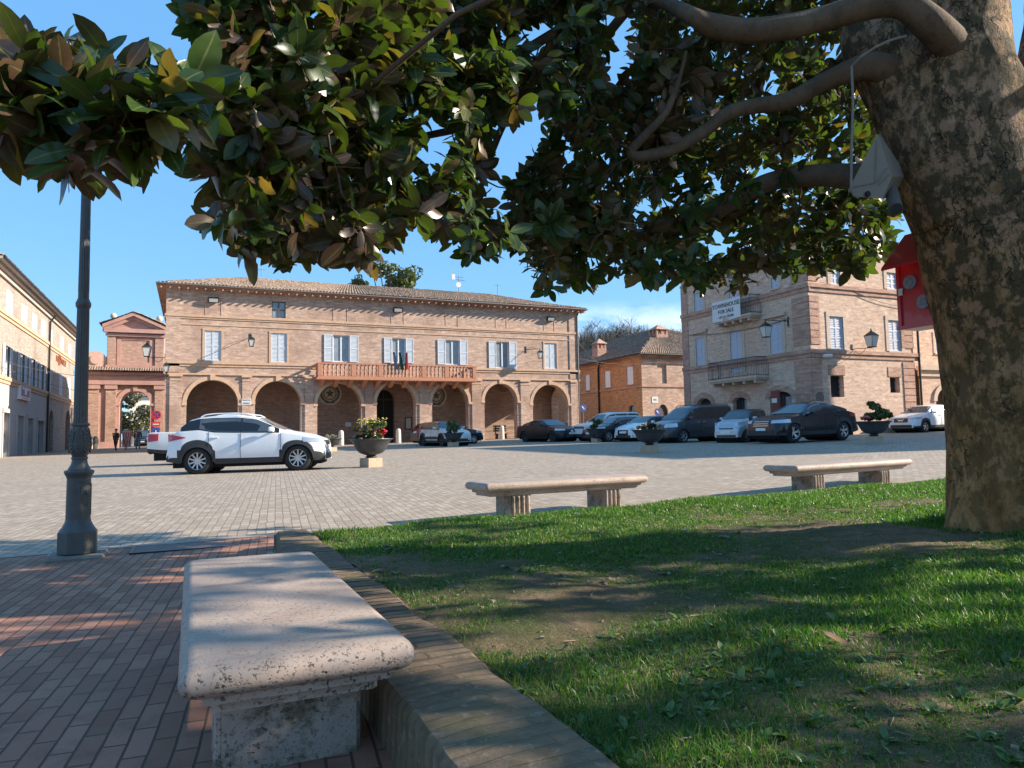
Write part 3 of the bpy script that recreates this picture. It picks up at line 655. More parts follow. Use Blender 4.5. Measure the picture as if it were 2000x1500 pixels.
gops = [(*LF.rect(*q)[:2], .2, LF.rect(*q)[3], 0) for q in doors]
aops = []
for q in darch: r = LF.rect(*q); aops.append((r[0], r[1], .2, r[3], (r[1]-r[0])/2))
b = MB()
facade(b, LF, ys, ye, k1, le, wops, .25, 0); facade(b, LF, ys, yd, .1, k1, gops, .3, 2); facade(b, LF, yd, ye, .1, k1, aops, .3, 0)
b.quad((LX-13, ys, 0), (LX, ys, 0), (LX, ys, le), (LX-13, ys, le)); b.quad((LX-13, ye, 0), (LX, ye, 0), (LX, ye, le), (LX-13, ye, le)); b.quad((LX-13, ys, 0), (LX-13, ye, 0), (LX-13, ye, le), (LX-13, ys, le))
b.build('wall', [M['brick_pale'], M['stone_trim'], M['plaster']], pal)
b = MB()
for z, d in ((k1, .14), (k2, .14)): LF.box(b, ys, ye+.1, z-.12, z+.12, -.02, d); LF.box(b, ys, ye+.06, z-.34, z-.12, -.02, d*.5)
LF.box(b, ys, ye+.1, le-.55, le-.25, -.02, .16, 1); LF.box(b, ys, ye+.25, le-.25, le-.05, -.02, .40, 1); LF.box(b, ys, ye+.5, le-.05, le+.1, -.02, .72, 1)
for q in doors: r = LF.rect(*q); LF.box(b, r[0]-.25, r[1]+.25, r[3], r[3]+.28, -.02, .12, 2); LF.box(b, r[0]-.22, r[0], .2, r[3], -.02, .08, 2); LF.box(b, r[1], r[1]+.22, .2, r[3], -.02, .08, 2)
b.build('trim', [M['stone_trim'], M['cream'], M['plaster']], pal)
for q in third: window_closed(LF, LF.rect(*q), pal, M['shutter'], d=.0)
for i, q in enumerate(second):
    r = LF.rect(*q)
    if i < 4: window_glazed(LF, (r[0]+.3, r[1]-.3, r[2], r[3]), pal, leaf=.62, mat=M['shutter'], pane='curtain')
    else: window_closed(LF, r, pal, M['shutter'], d=.0)
for q in doors:
    r = LF.rect(*q); b = MB(); LF.box(b, r[0], r[1], .3, r[3]-1.3, -.3, -.24); LF.box(b, r[0], r[1], r[3]-1.3, r[3]-1.15, -.3, -.2, 1); LF.box(b, r[0], r[1], r[3]-1.15, r[3], -.3, -.26, 2)
    LF.box(b, (r[0]+r[1])/2-.04, (r[0]+r[1])/2+.04, .3, r[3]-1.3, -.24, -.2, 1); b.build('door', [M['glass'], M['grey_metal'], M['curtain']], pal)
for q in darch: r = LF.rect(*q); b = MB(); LF.box(b, r[0], r[1], .2, r[3]+1.2, -.32, -.27); b.build('door', M['wood'], pal)
b = MB(); b.tube([LF.p(yd, le-.3, .5), LF.p(yd, le-.9, .12), LF.p(yd, .4, .12)], .08, 8); b.tube([LF.p(ys, le+.02, .78), LF.p(ye+.3, le+.02, .78)], .08, 8); b.build('drainpipe', M['metal'], pal, smooth=60)
tile_roof([((LX+.75, ys, le+.1), (LX+.75, ye+.5, le+.1), (LX-6.5, ys, le+2.9), (LX-6.5, ye-6, le+2.9)), ((LX+.75, ye+.5, le+.1), (LX-13.7, ye+.5, le+.1), (LX-6.5, ye-6, le+2.9), (LX-6.5, ye-6, le+2.9))], pal, seed=11)
r = LF.rect(34, 54, 755.5, 781.5); t = thing('tobacco_sign', 'square white and blue sign with a big letter T on the grey shop front', 'sign', LF.p((r[0]+r[1])/2, r[2], 0)); b = MB(); LF.box(b, *r, .0, .18); b.build('panel', M['white_sign'], t)
b = MB(); w = r[1]-r[0]; h = r[3]-r[2]; LF.box(b, r[0]+.09*w, r[1]-.09*w, r[2]+.25*h, r[3]-.05*h, .18, .19); b.build('blue_field', M['blue'], t)
b = MB(); um = (r[0]+r[1])/2; LF.box(b, um-.34*w, um+.34*w, r[3]-.24*h, r[3]-.11*h, .19, .20); LF.box(b, um-.1*w, um+.1*w, r[2]+.40*h, r[3]-.24*h, .19, .20); b.build('letter', M['white_sign'], t)
b = MB(); LF.box(b, um-.3*w, um+.3*w, r[2]+.15*h, r[2]+.18*h, .18, .19); LF.box(b, um-.36*w, um+.36*w, r[2]+.07*h, r[2]+.1*h, .18, .19); b.build('small_print', M['red'], t)
u_, z_ = LF.hit(118.5, 706); t = thing('wall_lettering', 'rust coloured iron lettering high on the pale palazzo wall', 'sign', LF.p(u_, z_, 0)); b = MB()
for i, c in enumerate('ILDSOLE'):
    put_text(b, c, 1.5 if i == 2 else .8, LF.p(u_-2.6+.85*i, z_+(.0 if i == 2 else .0), .05), (0, 1, 0), (0, 0, 1), depth=.04)
b.build('lettering', M['orange_ink'], t)

# ------------------------------------------------------------------ city gate behind the square
GY = 88.0
GF = Face((0, GY, 0), (1, 0, 0), (0, -1, 0))
gate = thing('city_gate', 'tall pink brick town gate with pediment, stone balls and a tiled skirt roof', 'gate', (-6, GY, .2))
def gu(u, v=800): return GF.hit(u, v)[0]
def gv(v, u=262): return GF.hit(u, v)[1]
a0, a1 = gu(232.5, 830), gu(293, 830); at = gv(763.5); zb = .1; xs, xe = -11.0, -.2
b = MB(); zt = gv(727)
facade(b, GF, xs, xe, zb, zt, [(a0, a1, zb, at-(a1-a0)/2, (a1-a0)/2)], 3.0, 0)
x0, x1 = gu(209, 690), gu(320, 690); ztop = gv(651)
facade(b, GF, x0, x1, zt, ztop, [], .3, 0); b.quad((x0, GY, zt), (x0, GY+2.6, zt), (x0, GY+2.6, ztop), (x0, GY, ztop)); b.quad((x1, GY, zt), (x1, GY+2.6, zt), (x1, GY+2.6, ztop), (x1, GY, ztop)); b.quad((x0, GY+2.6, zt), (x1, GY+2.6, zt), (x1, GY+2.6, ztop), (x0, GY+2.6, ztop))
facade(b, Face((0, GY+3, 0), (1, 0, 0), (0, 1, 0)), xs, xe, zb, zt, [(a0, a1, zb, at-(a1-a0)/2, (a1-a0)/2)], .02, 0)
b.build('wall', M['gate_brick'], gate)
b = MB()
for u0_, u1_ in ((150,192.5), (205.5,226), (301.5,319)):
    p, q = gu(u0_, 830), gu(u1_, 830); GF.box(b, p, q, zb, gv(757), -.02, .22, 1); GF.box(b, p-.1, q+.1, gv(760.5), gv(752), -.02, .36)
GF.box(b, gu(192.5), gu(205.5), gv(870), gv(752), -.02, .06); GF.box(b, gu(226), a0-.32, zb, gv(752), -.02, .05)
GF.box(b, xs, xe, gv(752), gv(744), -.02, .42); GF.box(b, xs, xe, gv(744), gv(733), -.02, .2); GF.box(b, xs, xe, gv(733), gv(728), -.02, .5)
GF.box(b, xs, a0-.3, zb, gv(862), -.02, .26); GF.box(b, a1+.3, xe, zb, gv(862), -.02, .26)
archivolt(b, GF, a0, a1, at-(a1-a0)/2, (a1-a0)/2, .42, .10); GF.box(b, a0-.42, a0, zb, at-(a1-a0)/2, -.02, .1); GF.box(b, a1, a1+.42, zb, at-(a1-a0)/2, -.02, .1)
GF.box(b, a0-.55, a0+.05, at-(a1-a0)/2-.15, at-(a1-a0)/2+.12, -.3, .18); GF.box(b, a1-.05, a1+.55, at-(a1-a0)/2-.15, at-(a1-a0)/2+.12, -.3, .18); GF.box(b, (a0+a1)/2-.2, (a0+a1)/2+.2, at-.05, at+.6, -.02, .2)
p0, p1 = gu(210, 690), gu(226, 690); GF.box(b, p0, p1, zt, gv(658), -.02, .18, 1); p2, p3 = gu(303, 690), gu(319, 690); GF.box(b, p2, p3, zt, gv(658), -.02, .18, 1)
GF.box(b, x0-.1, x1+.1, gv(720), gv(714), -.02, .24); 
for g in ((p1+.12, gu(234), gv(716), gv(662)), (gu(290), p2-.12, gv(716), gv(662)), (gu(234), gu(290), gv(716), gv(707.5)), (gu(234), gu(290), gv(664.5), gv(660))): GF.box(b, *g, -.02, .07)
GF.box(b, x0-.15, x1+.15, gv(658), gv(653), -.02, .3); GF.box(b, x0-.3, x1+.3, gv(651), gv(643.5), -.2, .55)
b.build('trim', [M['gate_pink'], M['gate_brick']], gate)
b = MB(); xl, xr, xm = gu(201, 640), gu(323, 640), gu(262, 611); zc0, zc1 = gv(643.5), gv(611.5)
y0, y1 = GY-.35, GY+2.6
b.add([(xl, y0+.3, zc0), (xr, y0+.3, zc0), (xm, y0+.3, zc1-.4)], [(0, 1, 2)]);  b.add([(xl, y1, zc0), (xr, y1, zc0), (xm, y1, zc1-.4)], [(0, 1, 2)])
for s, xx in ((1, xl), (-1, xr)):
    for dz0, dz1, yo in ((-.75, -.38, .06), (-.38, 0.0, -.25)):
        b.add([(xx, y0+yo, zc0+dz0+.4), (xm, y0+yo, zc1+dz0), (xm, y0+yo, zc1+dz1), (xx, y0+yo, zc0+dz1+.4), (xx, y0+.6, zc0+dz0+.4), (xm, y0+.6, zc1+dz0), (xm, y0+.6, zc1+dz1), (xx, y0+.6, zc0+dz1+.4)], [(0,1,2,3), (0,1,5,4), (3,2,6,7), (0,3,7,4)])
b.build('pediment', M['gate_pink'], gate)
tile_roof([((xl-.3, y0-.35, zc0+.42), (xl-.3, y1+.3, zc0+.42), (xm, y0-.35, zc1+.06), (xm, y1+.3, zc1+.06)), ((xr+.3, y1+.3, zc0+.42), (xr+.3, y0-.35, zc0+.42), (xm, y1+.3, zc1+.06), (xm, y0-.35, zc1+.06)),
           ((xs, GY-.95, zt+.02), (xe, GY-.95, zt+.02), (xs, GY+.1, zt+.55), (xe, GY+.1, zt+.55))], gate, seed=23)
for u, v0, v1 in ((221, 632, 612), (311.5, 638, 617)):
    x, z0, z1 = gu(u, 625), gv(v0, u), gv(v1, u); b = MB(); h = z1-z0; b.lathe([(.55, -.3), (.5, .35*h), (.38, .42*h), (.12, .5*h), (.10, .62*h)], 10, (x, GY+.5, z0)); b.ball((x, GY+.5, z0+.8*h), .34, 12, 8); b.build('stone_ball', M['white_stone'], gate, smooth=50)
x, z = gu(187, 704), gv(704, 187); b = MB(); b.lathe([(.95, .0), (.95, .5)], 20, (x, GY-.05, z+.1), axis='y'); b.lathe([(.5, -.12), (.5, .5)], 16, (x, GY-.05, z+.1), axis='y')
cu = [(gu(193), gv(720)), (gu(196), gv(710)), (gu(202), gv(704)), (gu(207), gv(695)), (gu(209), gv(685))]
for (ua, za), (ub, zb_) in zip(cu[:-1], cu[1:]): b.add([(ua, GY, zt), (ub, GY, zt), (ub, GY, zb_), (ua, GY, za), (ua, GY+.8, zt), (ub, GY+.8, zt), (ub, GY+.8, zb_), (ua, GY+.8, za)], [(0,1,2,3), (3,2,6,7), (4,5,6,7)])
b.box(xs, gu(200), GY, GY+.8, zt, gv(713)); b.build('volute', M['gate_light'], gate)
p = ony(320, 691, HY+.4); wall_lantern((HX0-.02, HY+.5, p[2]-.25), (-1, 0, 0), 'iron street lantern sticking out from the left corner of the town hall', arm=1.15, size=1.35)
p = ony(318, 720, HY-.1); wall_lantern((HX0+.1, HY-.06, p[2]-.3), (0, -1, 0), 'small dark lantern on the left corner of the town hall above the first arch', arm=.4, size=.9)
# no-parking signs at the gate
sx, sz = GF.hit(305.5, 811); t = thing('traffic_sign', 'round red and blue no stopping sign above two plates beside the gate arch', 'traffic sign', (sx, GY-.5, .2)); b = MB(); b.tube([(sx, GY-.5, .2), (sx, GY-.5, sz+.8)], .05, 6); b.build('pole', M['grey_metal'], t)
b = MB(); b.lathe([(.46, 0), (.46, .03)], 20, (sx, GY-.58, sz), axis='y'); b.build('blue_disc', M['blue'], t)
b = MB()
for k in range(24): a = 2*PI*k/24; b.obox((sx+.42*math.cos(a), GY-.595, sz+.42*math.sin(a)), (.07*math.cos(a), 0, .07*math.sin(a)), (0, .012, 0), (-.06*math.sin(a), 0, .06*math.cos(a)))
for s in (1, -1): b.obox((sx, GY-.595, sz), (.28, 0, .28*s), (0, .012, 0), (-.04*s, 0, .04))
b.box(sx-.4, sx+.4, GY-.6, GY-.57, sz-1.25, sz-.75); b.build('red_marks', M['red'], t)
b = MB(); b.box(sx-.38, sx+.38, GY-.6, GY-.57, sz-2.1, sz-1.35); b.build('blue_plate', M['blue'], t)
b = MB(); b.obox((sx, GY-.61, sz-1.85), (.05, 0, 0), (0, .01, 0), (0, 0, .2)); b.box(sx-.3, sx+.3, GY-.615, GY-.605, sz-1.05, sz-.95); b.build('white_marks', M['white_sign'], t)
# beyond the gate
hs = thing('far_house', 'pale house seen through the town gate', 'house', (-9, 138, -.3)); HFc = Face((0, 138, 0), (1, 0, 0), (0, -1, 0)); b = MB(); wq = [(-8.2,-7.2,5,7,0), (-5.5,-4.5,5,7,0), (-8.2,-7.2,1,3.2,0)]
facade(b, HFc, -9.6, -2, -.5, 9, wq, .25); b.quad((-9.6,138,-.5), (-9.6,146,-.5), (-9.6,146,9), (-9.6,138,9)); b.quad((-2,138,-.5), (-2,146,-.5), (-2,146,9), (-2,138,9)); b.build('wall', plain('white render', (.72,.68,.60), .9, var=.1), hs)
for q in wq: window_closed(HFc, q[:4], hs, M['rust_metal'])
tile_roof([((-10.1,137.5,9), (-1.5,137.5,9), (-10.1,142,11), (-1.5,142,11)), ((-1.5,146.5,9), (-10.1,146.5,9), (-1.5,142,11), (-10.1,142,11))], hs, seed=31)

# ------------------------------------------------------------------ orange house in the side street
MX, MY = 38.0, 56.0
ML = Face((MX, 0, 0), (0, 1, 0), (-1, 0, 0)); MR = Face((0, MY, 0), (1, 0, 0), (0, -1, 0))
mid = thing('orange_house', 'orange brick house with hipped tile roof and two chimneys in the side street', 'house', (MX, MY, 1.0))
mt = MR.hit(1256, 692)[1]
def mz(v): return MR.hit(1256, v)[1]
lw = [(1143.5,1152,732,762), (1181.5,1192.5,724.5,757), (1224.5,1237,716,751)]
lb = [(1228,1240,798,812)]
b = MB(); facade(b, ML, MY, 82, .8, mt, [(*ML.rect(*q), 0) for q in lw]+[(*ML.rect(*lb[0]), .3)], .2, 0); rn = MR.rect(1283.5, 1302, 713, 749); ra = MR.rect(1286, 1305, 797, 818)
facade(b, MR, MX, 55, .8, mt, [(*rn, 0), (ra[0], ra[1], .8, ra[2]+.6, .75)], .15, 1); b.quad((55, MY, .8), (55, 82, .8), (55, 82, mt), (55, MY, mt)); b.quad((MX, 82, .8), (55, 82, .8), (55, 82, mt), (MX, 82, mt))
b.quad(MR.p(rn[0]-.1, rn[2]-.1, -.15), MR.p(rn[1]+.1, rn[2]-.1, -.15), MR.p(rn[1]+.1, rn[3]+.1, -.15), MR.p(rn[0]-.1, rn[3]+.1, -.15), 1)
b.build('wall', [M['brick_orange'], M['brick_hall']], mid)
b = MB(); MR.box(b, ra[0], ra[1], .8, 5, -.3, -.15); b.build('door', M['wood'], mid)
b = MB(); zl = mz(751+3); 
ML.box(b, MY-.08, 82, zl-.08, zl+.08, -.02, .1); MR.box(b, MX-.08, 55, zl-.08, zl+.08, -.02, .1)
for F, a, c in ((ML, MY-.25, 82.2), (MR, MX-.25, 55.2)): F.box(b, a, c, mt-.5, mt-.4, -.02, .08); F.box(b, a, c, mt-.14, mt, -.02, .3)
b.build('trim', M['brick_red'], mid)
for q in lw: window_closed(ML, ML.rect(*q), mid, M['white_frame'], surround=.12, smat=M['brick_red'])
r = ML.rect(*lb[0]); b = MB(); ML.box(b, r[0]-.1, r[1]+.1, r[2]-.1, r[3]+.4, -.3, -.2); b.build('window', M['glass'], mid)
rxz = MR.hit(1310, 652); px_, pz_ = MX+8.5, mt+4.1
tile_roof([((MX-.55, 82.5, mt), (MX-.55, MY-.55, mt), (px_, 73, pz_), (px_, MY+9, pz_)), ((MX-.55, MY-.55, mt), (55.5, MY-.55, mt), (px_, MY+9, pz_), (px_, MY+9, pz_)), ((55.5, MY-.55, mt), (55.5, 82.5, mt), (px_, MY+9, pz_), (px_, 73, pz_))], mid, seed=41)
b = MB(); b.tube([(MX-.62, MY-.6, mt-.02), (MX-.62, 82.4, mt-.02)], .08, 6); b.tube([(MX-.6, MY-.62, mt-.02), (55, MY-.62, mt-.02)], .08, 6); yp = ML.hit(1171, 750)[0]; b.tube([(MX-.6, yp-1.2, mt), (MX-.12, yp, mt-.7), (MX-.12, yp, 1)], .09, 6); b.build('drainpipe', M['metal'], mid, smooth=60)
for (u, v0, v1, X, w) in ((1171, 702, 672, MX+1.6, .55), (1286, 664, 645, MX+6, .7)):
    p = onx(u, v0, X); q = onx(u, v1, X); b = MB(); b.box(X-w, X+w, p[1]-w, p[1]+w, p[2]-1.2, q[2]-.5)
    for sx_ in (-1, 0, 1):
        for sy_ in (-1, 0, 1):
            if sx_ or sy_: b.box(X+sx_*(w-.12)-.1, X+sx_*(w-.12)+.1, p[1]+sy_*(w-.12)-.1, p[1]+sy_*(w-.12)+.1, q[2]-.5, q[2])
    b.add([(X-w-.12, p[1]-w-.12, q[2]), (X+w+.12, p[1]-w-.12, q[2]), (X+w+.12, p[1]+w+.12, q[2]), (X-w-.12, p[1]+w+.12, q[2]), (X, p[1], q[2]+.6)], [(0,3,2,1), (0,1,4), (1,2,4), (2,3,4), (3,0,4)]); b.build('chimney', M['brick_red'], mid)
wall_sign(MR, MR.rect(1273, 1285, 775, 787), 'white street name plate on the corner of the orange house', ['VIA', 'MAZZINI'][:1], name='street_sign', sizes=[.25])
for u, v, lab, Y in ((1139, 797, 'blue round traffic sign beside the last arch of the town hall', 53.5), (1284.5, 805, 'blue round traffic sign in front of the orange house', 53.0)):
    p = ony(u, v, Y); t = thing('traffic_sign', lab, 'traffic sign', (p[0], Y, gz(p[0], Y)), 0, 'blue round signs'); b = MB(); b.tube([(p[0], Y+.05, gz(p[0], Y)), (p[0], Y+.05, p[2]+.3)], .035, 6); b.build('pole', M['grey_metal'], t)
    b = MB(); b.lathe([(.33, -.02), (.33, .02)], 18, p, axis='y'); b.build('disc', M['blue'], t); b = MB(); b.obox(p+(0, -.035, 0), (.14, 0, -.14), (0, .008, 0), (.04, 0, .04)); b.obox(p+(.08, -.035, -.1), (.1, 0, 0), (0, .008, 0), (0, 0, .04)); b.build('arrow', M['white_sign'], t)

# ------------------------------------------------------------------ townhouse on the right
TX, TY, TYB, TXE = 32.0, 30.3, 41.9, 40.4
TL = Face((TX, 0, 0), (0, 1, 0), (-1, 0, 0)); TR = Face((0, TY, 0), (1, 0, 0), (0, -1, 0))
town = thing('townhouse', 'three-storey brick corner townhouse with two balconies and a for sale banner', 'house', (TX, TY, .9))
te = 12.15
lwin = dict(a=(1356.5,1373,572,607.5), m=(1360,1377,660,714), t=(1504.5,1528.5,630,690), s=(1507,1521,541,563))
ldoor = dict(u=(1424.5,1440,536,588), d=(1427.5,1449,645,727))
rwin = dict(w1=(1620.5,1647,618.5,682), w2=(1735.5,1759,626,686), u1=(1622,1640,520,556), u2=(1731.7,1752.6,533,565))
rgr = dict(g1=(1622.5,1648.5,733.5,775.5), g2=(1738.5,1757.6,737,767))
cel = [(1362,1391,792,840,.5), (1432,1459.6,784.5,838,.28), (1504.5,1547.7,778,838,.42)]
ops = [(*TL.rect(*q), 0) for q in list(lwin.values())+list(ldoor.values())]
celr = []
for u0_, u1_, v0_, v1_, rs in cel: r = TL.rect(u0_, u1_, v0_, v1_); celr.append((r[0], r[1], .7, r[3], rs))
b = MB(); facade(b, TL, TY, TYB, .5, te, ops+celr, .32, 0); facade(b, TR, TX, TXE, .5, te, [(*TR.rect(*q), 0) for q in list(rwin.values())+list(rgr.values())], .38, 0)
b.quad((TX, TYB, .5), (TXE+6, TYB, .5), (TXE+6, TYB, te), (TX, TYB, te)); b.quad((TXE, TY, .5), (TXE, TYB, .5), (TXE, TYB, te), (TXE, TY, te))
b.build('wall', M['brick_town'], town)
b = MB()
def tlz(v): return TL.hit(1548, v)[1]
q1 = TL.hit(1440, 592)[1]; q2 = TL.hit(1440, 707)[1]
for z in (q1, q2):
    for F, a, c in ((TL, TY-.14, TYB), (TR, TX-.14, TXE+.5)): F.box(b, a, c, z-.10, z+.12, -.02, .15); F.box(b, a, c, z-.34, z-.10, -.02, .07)
for F, a, c in ((TL, TY-.2, TYB), (TR, TX-.2, TXE+.3)): F.box(b, a, c, te-.75, te-.6, -.02, .1); F.box(b, a, c, te-.28, te-.12, -.02, .25, 1); F.box(b, a, c, te-.12, te+.06, -.02, .45, 1)
n = 26
for i in range(n):
    z0_ = .7+(te-1.6)*i/n; z1_ = z0_+(te-1.6)/n-.05
    if any(z0_ < z+.16 and z1_ > z-.36 for z in (q1, q2)): continue
    TL.box(b, TY, TY+1.25, z0_, z1_, -.02, .05); TR.box(b, TX, TX+.75, z0_, z1_, -.02, .05); TR.box(b, TXE-1.0, TXE, z0_, z1_, -.02, .05)
TL.box(b, TYB-.7, TYB, .7, te-.8, -.02, .04)
b.build('trim', [M['brick_red'], M['trim_town']], town)
for k, q in lwin.items(): window_closed(TL, TL.rect(*q), town, M['shutter_lilac'], rails=(.36, .68), d=-.05, surround=.24, smat=M['trim_town'])
for k, q in ldoor.items(): window_closed(TL, TL.rect(*q), town, M['shutter_lilac'], rails=(.25, .5, .74), d=-.05, surround=.3, smat=M['trim_town'], sill=False)
for k, q in rwin.items(): window_closed(TR, TR.rect(*q), town, M['shutter_lilac'], rails=(.36, .66), d=-.08, surround=.26, smat=M['trim_town'])
for q in (lwin['m'], lwin['t']):
    r = TL.rect(*q); b = MB(); TL.box(b, r[0]-.38, r[1]+.38, r[3]+.32, r[3]+.52, -.02, .2); b.build('lintel', M['trim_town'], town)
for q in rgr.values():
    r = TR.rect(*q); b = MB(); TR.box(b, r[0], r[1], r[2], r[3], -.42, -.38, 0)
    k = 7
    for i in range(-k, k+1):
        for s in (-1, 1):
            u_ = (r[0]+r[1])/2+i*.19; pts = []
            for j in range(13):
                zz = r[2]+(r[3]-r[2])*j/12; uu = u_+s*(j/12-.5)*(r[3]-r[2])*.55
                if r[0] < uu < r[1]: pts.append(TR.p(uu, zz, -.30))
            if len(pts) > 1: b.tube(pts, .014, 4, 1)
    b.build('grated_window', [M['dark'], M['metal']], town)
    b = MB(); TR.box(b, r[0]-.12, r[1]+.12, r[3]+.02, r[3]+.62, -.02, .02)
    for i in range(11): u_ = r[0]-.08+(r[1]-r[0]+.16)*i/10; TR.box(b, u_-.05, u_+.05, r[3]+.03, r[3]+.6, .02, .035)
    b.build('brick_lintel', M['brick_red'], town)
for c in celr:
    b = MB(); TL.box(b, c[0], c[1], .7, c[3]+c[4], -.36, -.32, 0); TL.box(b, (c[0]+c[1])/2-.03, (c[0]+c[1])/2+.03, .7, c[3]+.2, -.32, -.27, 1); TL.box(b, c[0]+.25, (c[0]+c[1])/2-.1, .9, c[3]+.1, -.325, -.315, 2); b.build('cellar_window', [M['dark'], M['wood'], M['curtain']], town)
    b = MB(); archivolt(b, TL, c[0], c[1], c[3], c[4], .38, .03); b.build('brick_arch', M['brick_red'], town)
def balcony(u0_, u1_, vb, vtp, out):
    bf = Face((TX-out, 0, 0), (0, 1, 0), (-1, 0, 0)); a, c = sorted((bf.hit(u0_, vb)[0], bf.hit(u1_, vb)[0])); um = (u0_+u1_)/2; z = bf.hit(um, vb)[1]; zt_ = bf.hit(um, vtp)[1]
    b = MB(); b.box(TX-out-.05, TX, a-.05, c+.05, z-.13, z); b.box(TX-out+.03, TX, a+.05, c-.05, z-.24, z-.13)
    for i in range(5): y = a+.3+(c-a-.6)*i/4; b.box(TX-out+.1, TX, y-.09, y+.09, z-.42, z-.24)
    bo = b.build('balcony', M['trim_town'], town); b = MB()
    pts = [(TX, a), (TX-out, a), (TX-out, c), (TX, c)]
    for p, q in zip(pts[:-1], pts[1:]):
        b.tube([(*p, zt_), (*q, zt_)], .028, 5); b.tube([(*p, z+.08), (*q, z+.08)], .02, 5); b.tube([(*p, zt_-.22), (*q, zt_-.22)], .014, 4)
        k = max(3, int(math.dist(p, q)/.13))
        for i in range(k+1): f = i/k; x, y = p[0]+(q[0]-p[0])*f, p[1]+(q[1]-p[1])*f; b.tube([(x, y, z), (x, y, zt_)], .011 if i % 6 else .022, 4)
    b.build('railing', M['rust_metal'], bo); return a, c, z, zt_
balcony(1384, 1478, 738.5, 703, .95)
a, c, z, zt_ = balcony(1393, 1466, 619, 583, .85)
by0, by1 = Face((TX-.9, 0, 0), (0, 1, 0), (-1, 0, 0)).hit(1446, 600)[0], Face((TX-.9, 0, 0), (0, 1, 0), (-1, 0, 0)).hit(1391, 600)[0]
BFa = Face((TX-.91, 0, 0), (0, 1, 0), (-1, 0, 0))
t = thing('for_sale_banner', 'white banner reading TOWNHOUSE FOR SALE tied to the upper balcony railing', 'banner', (TX-.91, (by0+by1)/2, z)); b = MB(); rows = []
n = 20
for j in range(5):
    for i in range(n+1): f = i/n; rows.append((TX-.91-.02*math.sin(f*9)*(1-.5*j/4), by0+(by1-by0)*f, z-.12+(zt_-z+.14)*j/4-.04*math.sin(PI*f)*(1 if j < 2 else .3)))
b.add(rows, [(j*(n+1)+i, j*(n+1)+i+1, (j+1)*(n+1)+i+1, (j+1)*(n+1)+i) for j in range(4) for i in range(n)]); b.build('cloth', M['white_sign'], t, smooth=180)
b = MB(); H_ = zt_-z
for s, sz, f in (('TOWNHOUSE', .40, .80), ('FOR SALE', .34, .47), ('+39 331 745580', .22, .17)): put_text(b, s, sz, (TX-.94, (by0+by1)/2, z-.1+H_*f), (0, -1, 0), (0, 0, 1), depth=.004)
b.build('lettering', M['ink'], t)
tile_roof([((TX-.5, TYB+.5, te+.06), (TX-.5, TY-.5, te+.06), (TX+4.2, TYB-3, te+1.9), (TX+4.2, TY+5, te+1.9)), ((TX-.5, TY-.5, te+.06), (TXE+.6, TY-.5, te+.06), (TX+4.2, TY+5, te+1.9), (TXE+.6, TY+5, te+1.9))], town, seed=51)
b = MB(); xp = TR.hit(1794, 740)[0]; b.tube([(xp, TY-.12, te-.3), (xp, TY-.12, .8)], .07, 8); b.tube([(TX-.52, TY-.52, te+.04), (TXE+.5, TY-.55, te+.04)], .07, 8); b.tube([(TX-.55, TY-.52, te+.04), (TX-.55, TYB, te+.04)], .07, 8); b.build('drainpipe', M['metal'], town, smooth=60)
wall_sign(TR, TR.rect(1590, 1607.5, 744, 757), 'white marble street plate near the townhouse corner', ['VIA', 'ROMA'][:1], name='street_sign', sizes=[.3])
u_, z_ = TL.hit(1540, 636); wall_lantern(TL.p(u_, z_+.25), (-1, 0, 0), 'iron lantern on a scrolled bracket by the third upper shutter of the townhouse', arm=1.75, hang=True, size=1.25)
u_, z_ = TR.hit(1664, 682); wall_lantern(TR.p(u_, z_), (0, -1, 0), 'iron lantern standing on a bracket between the two windows right of the townhouse corner', arm=.9, side=(.55, 0, 0), size=1.35)
u_, z_ = TR.hit(1605, 697); t = thing('security_camera', 'small white security camera under the ledge of the townhouse', 'camera', TR.p(u_, z_)); b = MB(); b.tube([TR.p(u_, z_, 0), TR.p(u_+.05, z_, .35)], .03, 6); b.tube([TR.p(u_-.25, z_, .38), TR.p(u_+.35, z_+.05, .38)], .1, 8); b.build('body', M['white_sign'], t)
p = TL.p(TL.hit(1556, 780)[0], 0, 1.6); pz = gz(p[0], p[1]); zt_ = onx(1556, 759, p[0])[2]; t = thing('information_totem', 'tall dark red information totem standing by the townhouse wall', 'totem', (p[0], p[1], pz)); b = MB(); b.bbox(p[0]-.08, p[0]+.08, p[1]-.30, p[1]+.30, pz, zt_, .02); b.build('board', plain('dark red paint', (.16,.03,.025), .5), t); b = MB(); b.box(p[0]-.092, p[0]-.082, p[1]-.2, p[1]+.2, zt_-.7, zt_-.45); b.build('label', M['white_sign'], t)
p = ony(1600, 776, TY-1.5); t = thing('traffic_sign', 'round sign seen from its grey back behind the black coupe', 'traffic sign', (p[0], p[1], gz(p[0], p[1]))); b = MB(); b.tube([(p[0], p[1], gz(p[0], p[1])), (p[0], p[1], p[2]+.3)], .035, 6); b.build('pole', M['grey_metal'], t); b = MB(); b.lathe([(.3, -.03), (.31, -.045), (.31, -.05)], 18, p, axis='y'); b.build('disc', M['grey_metal'], t)
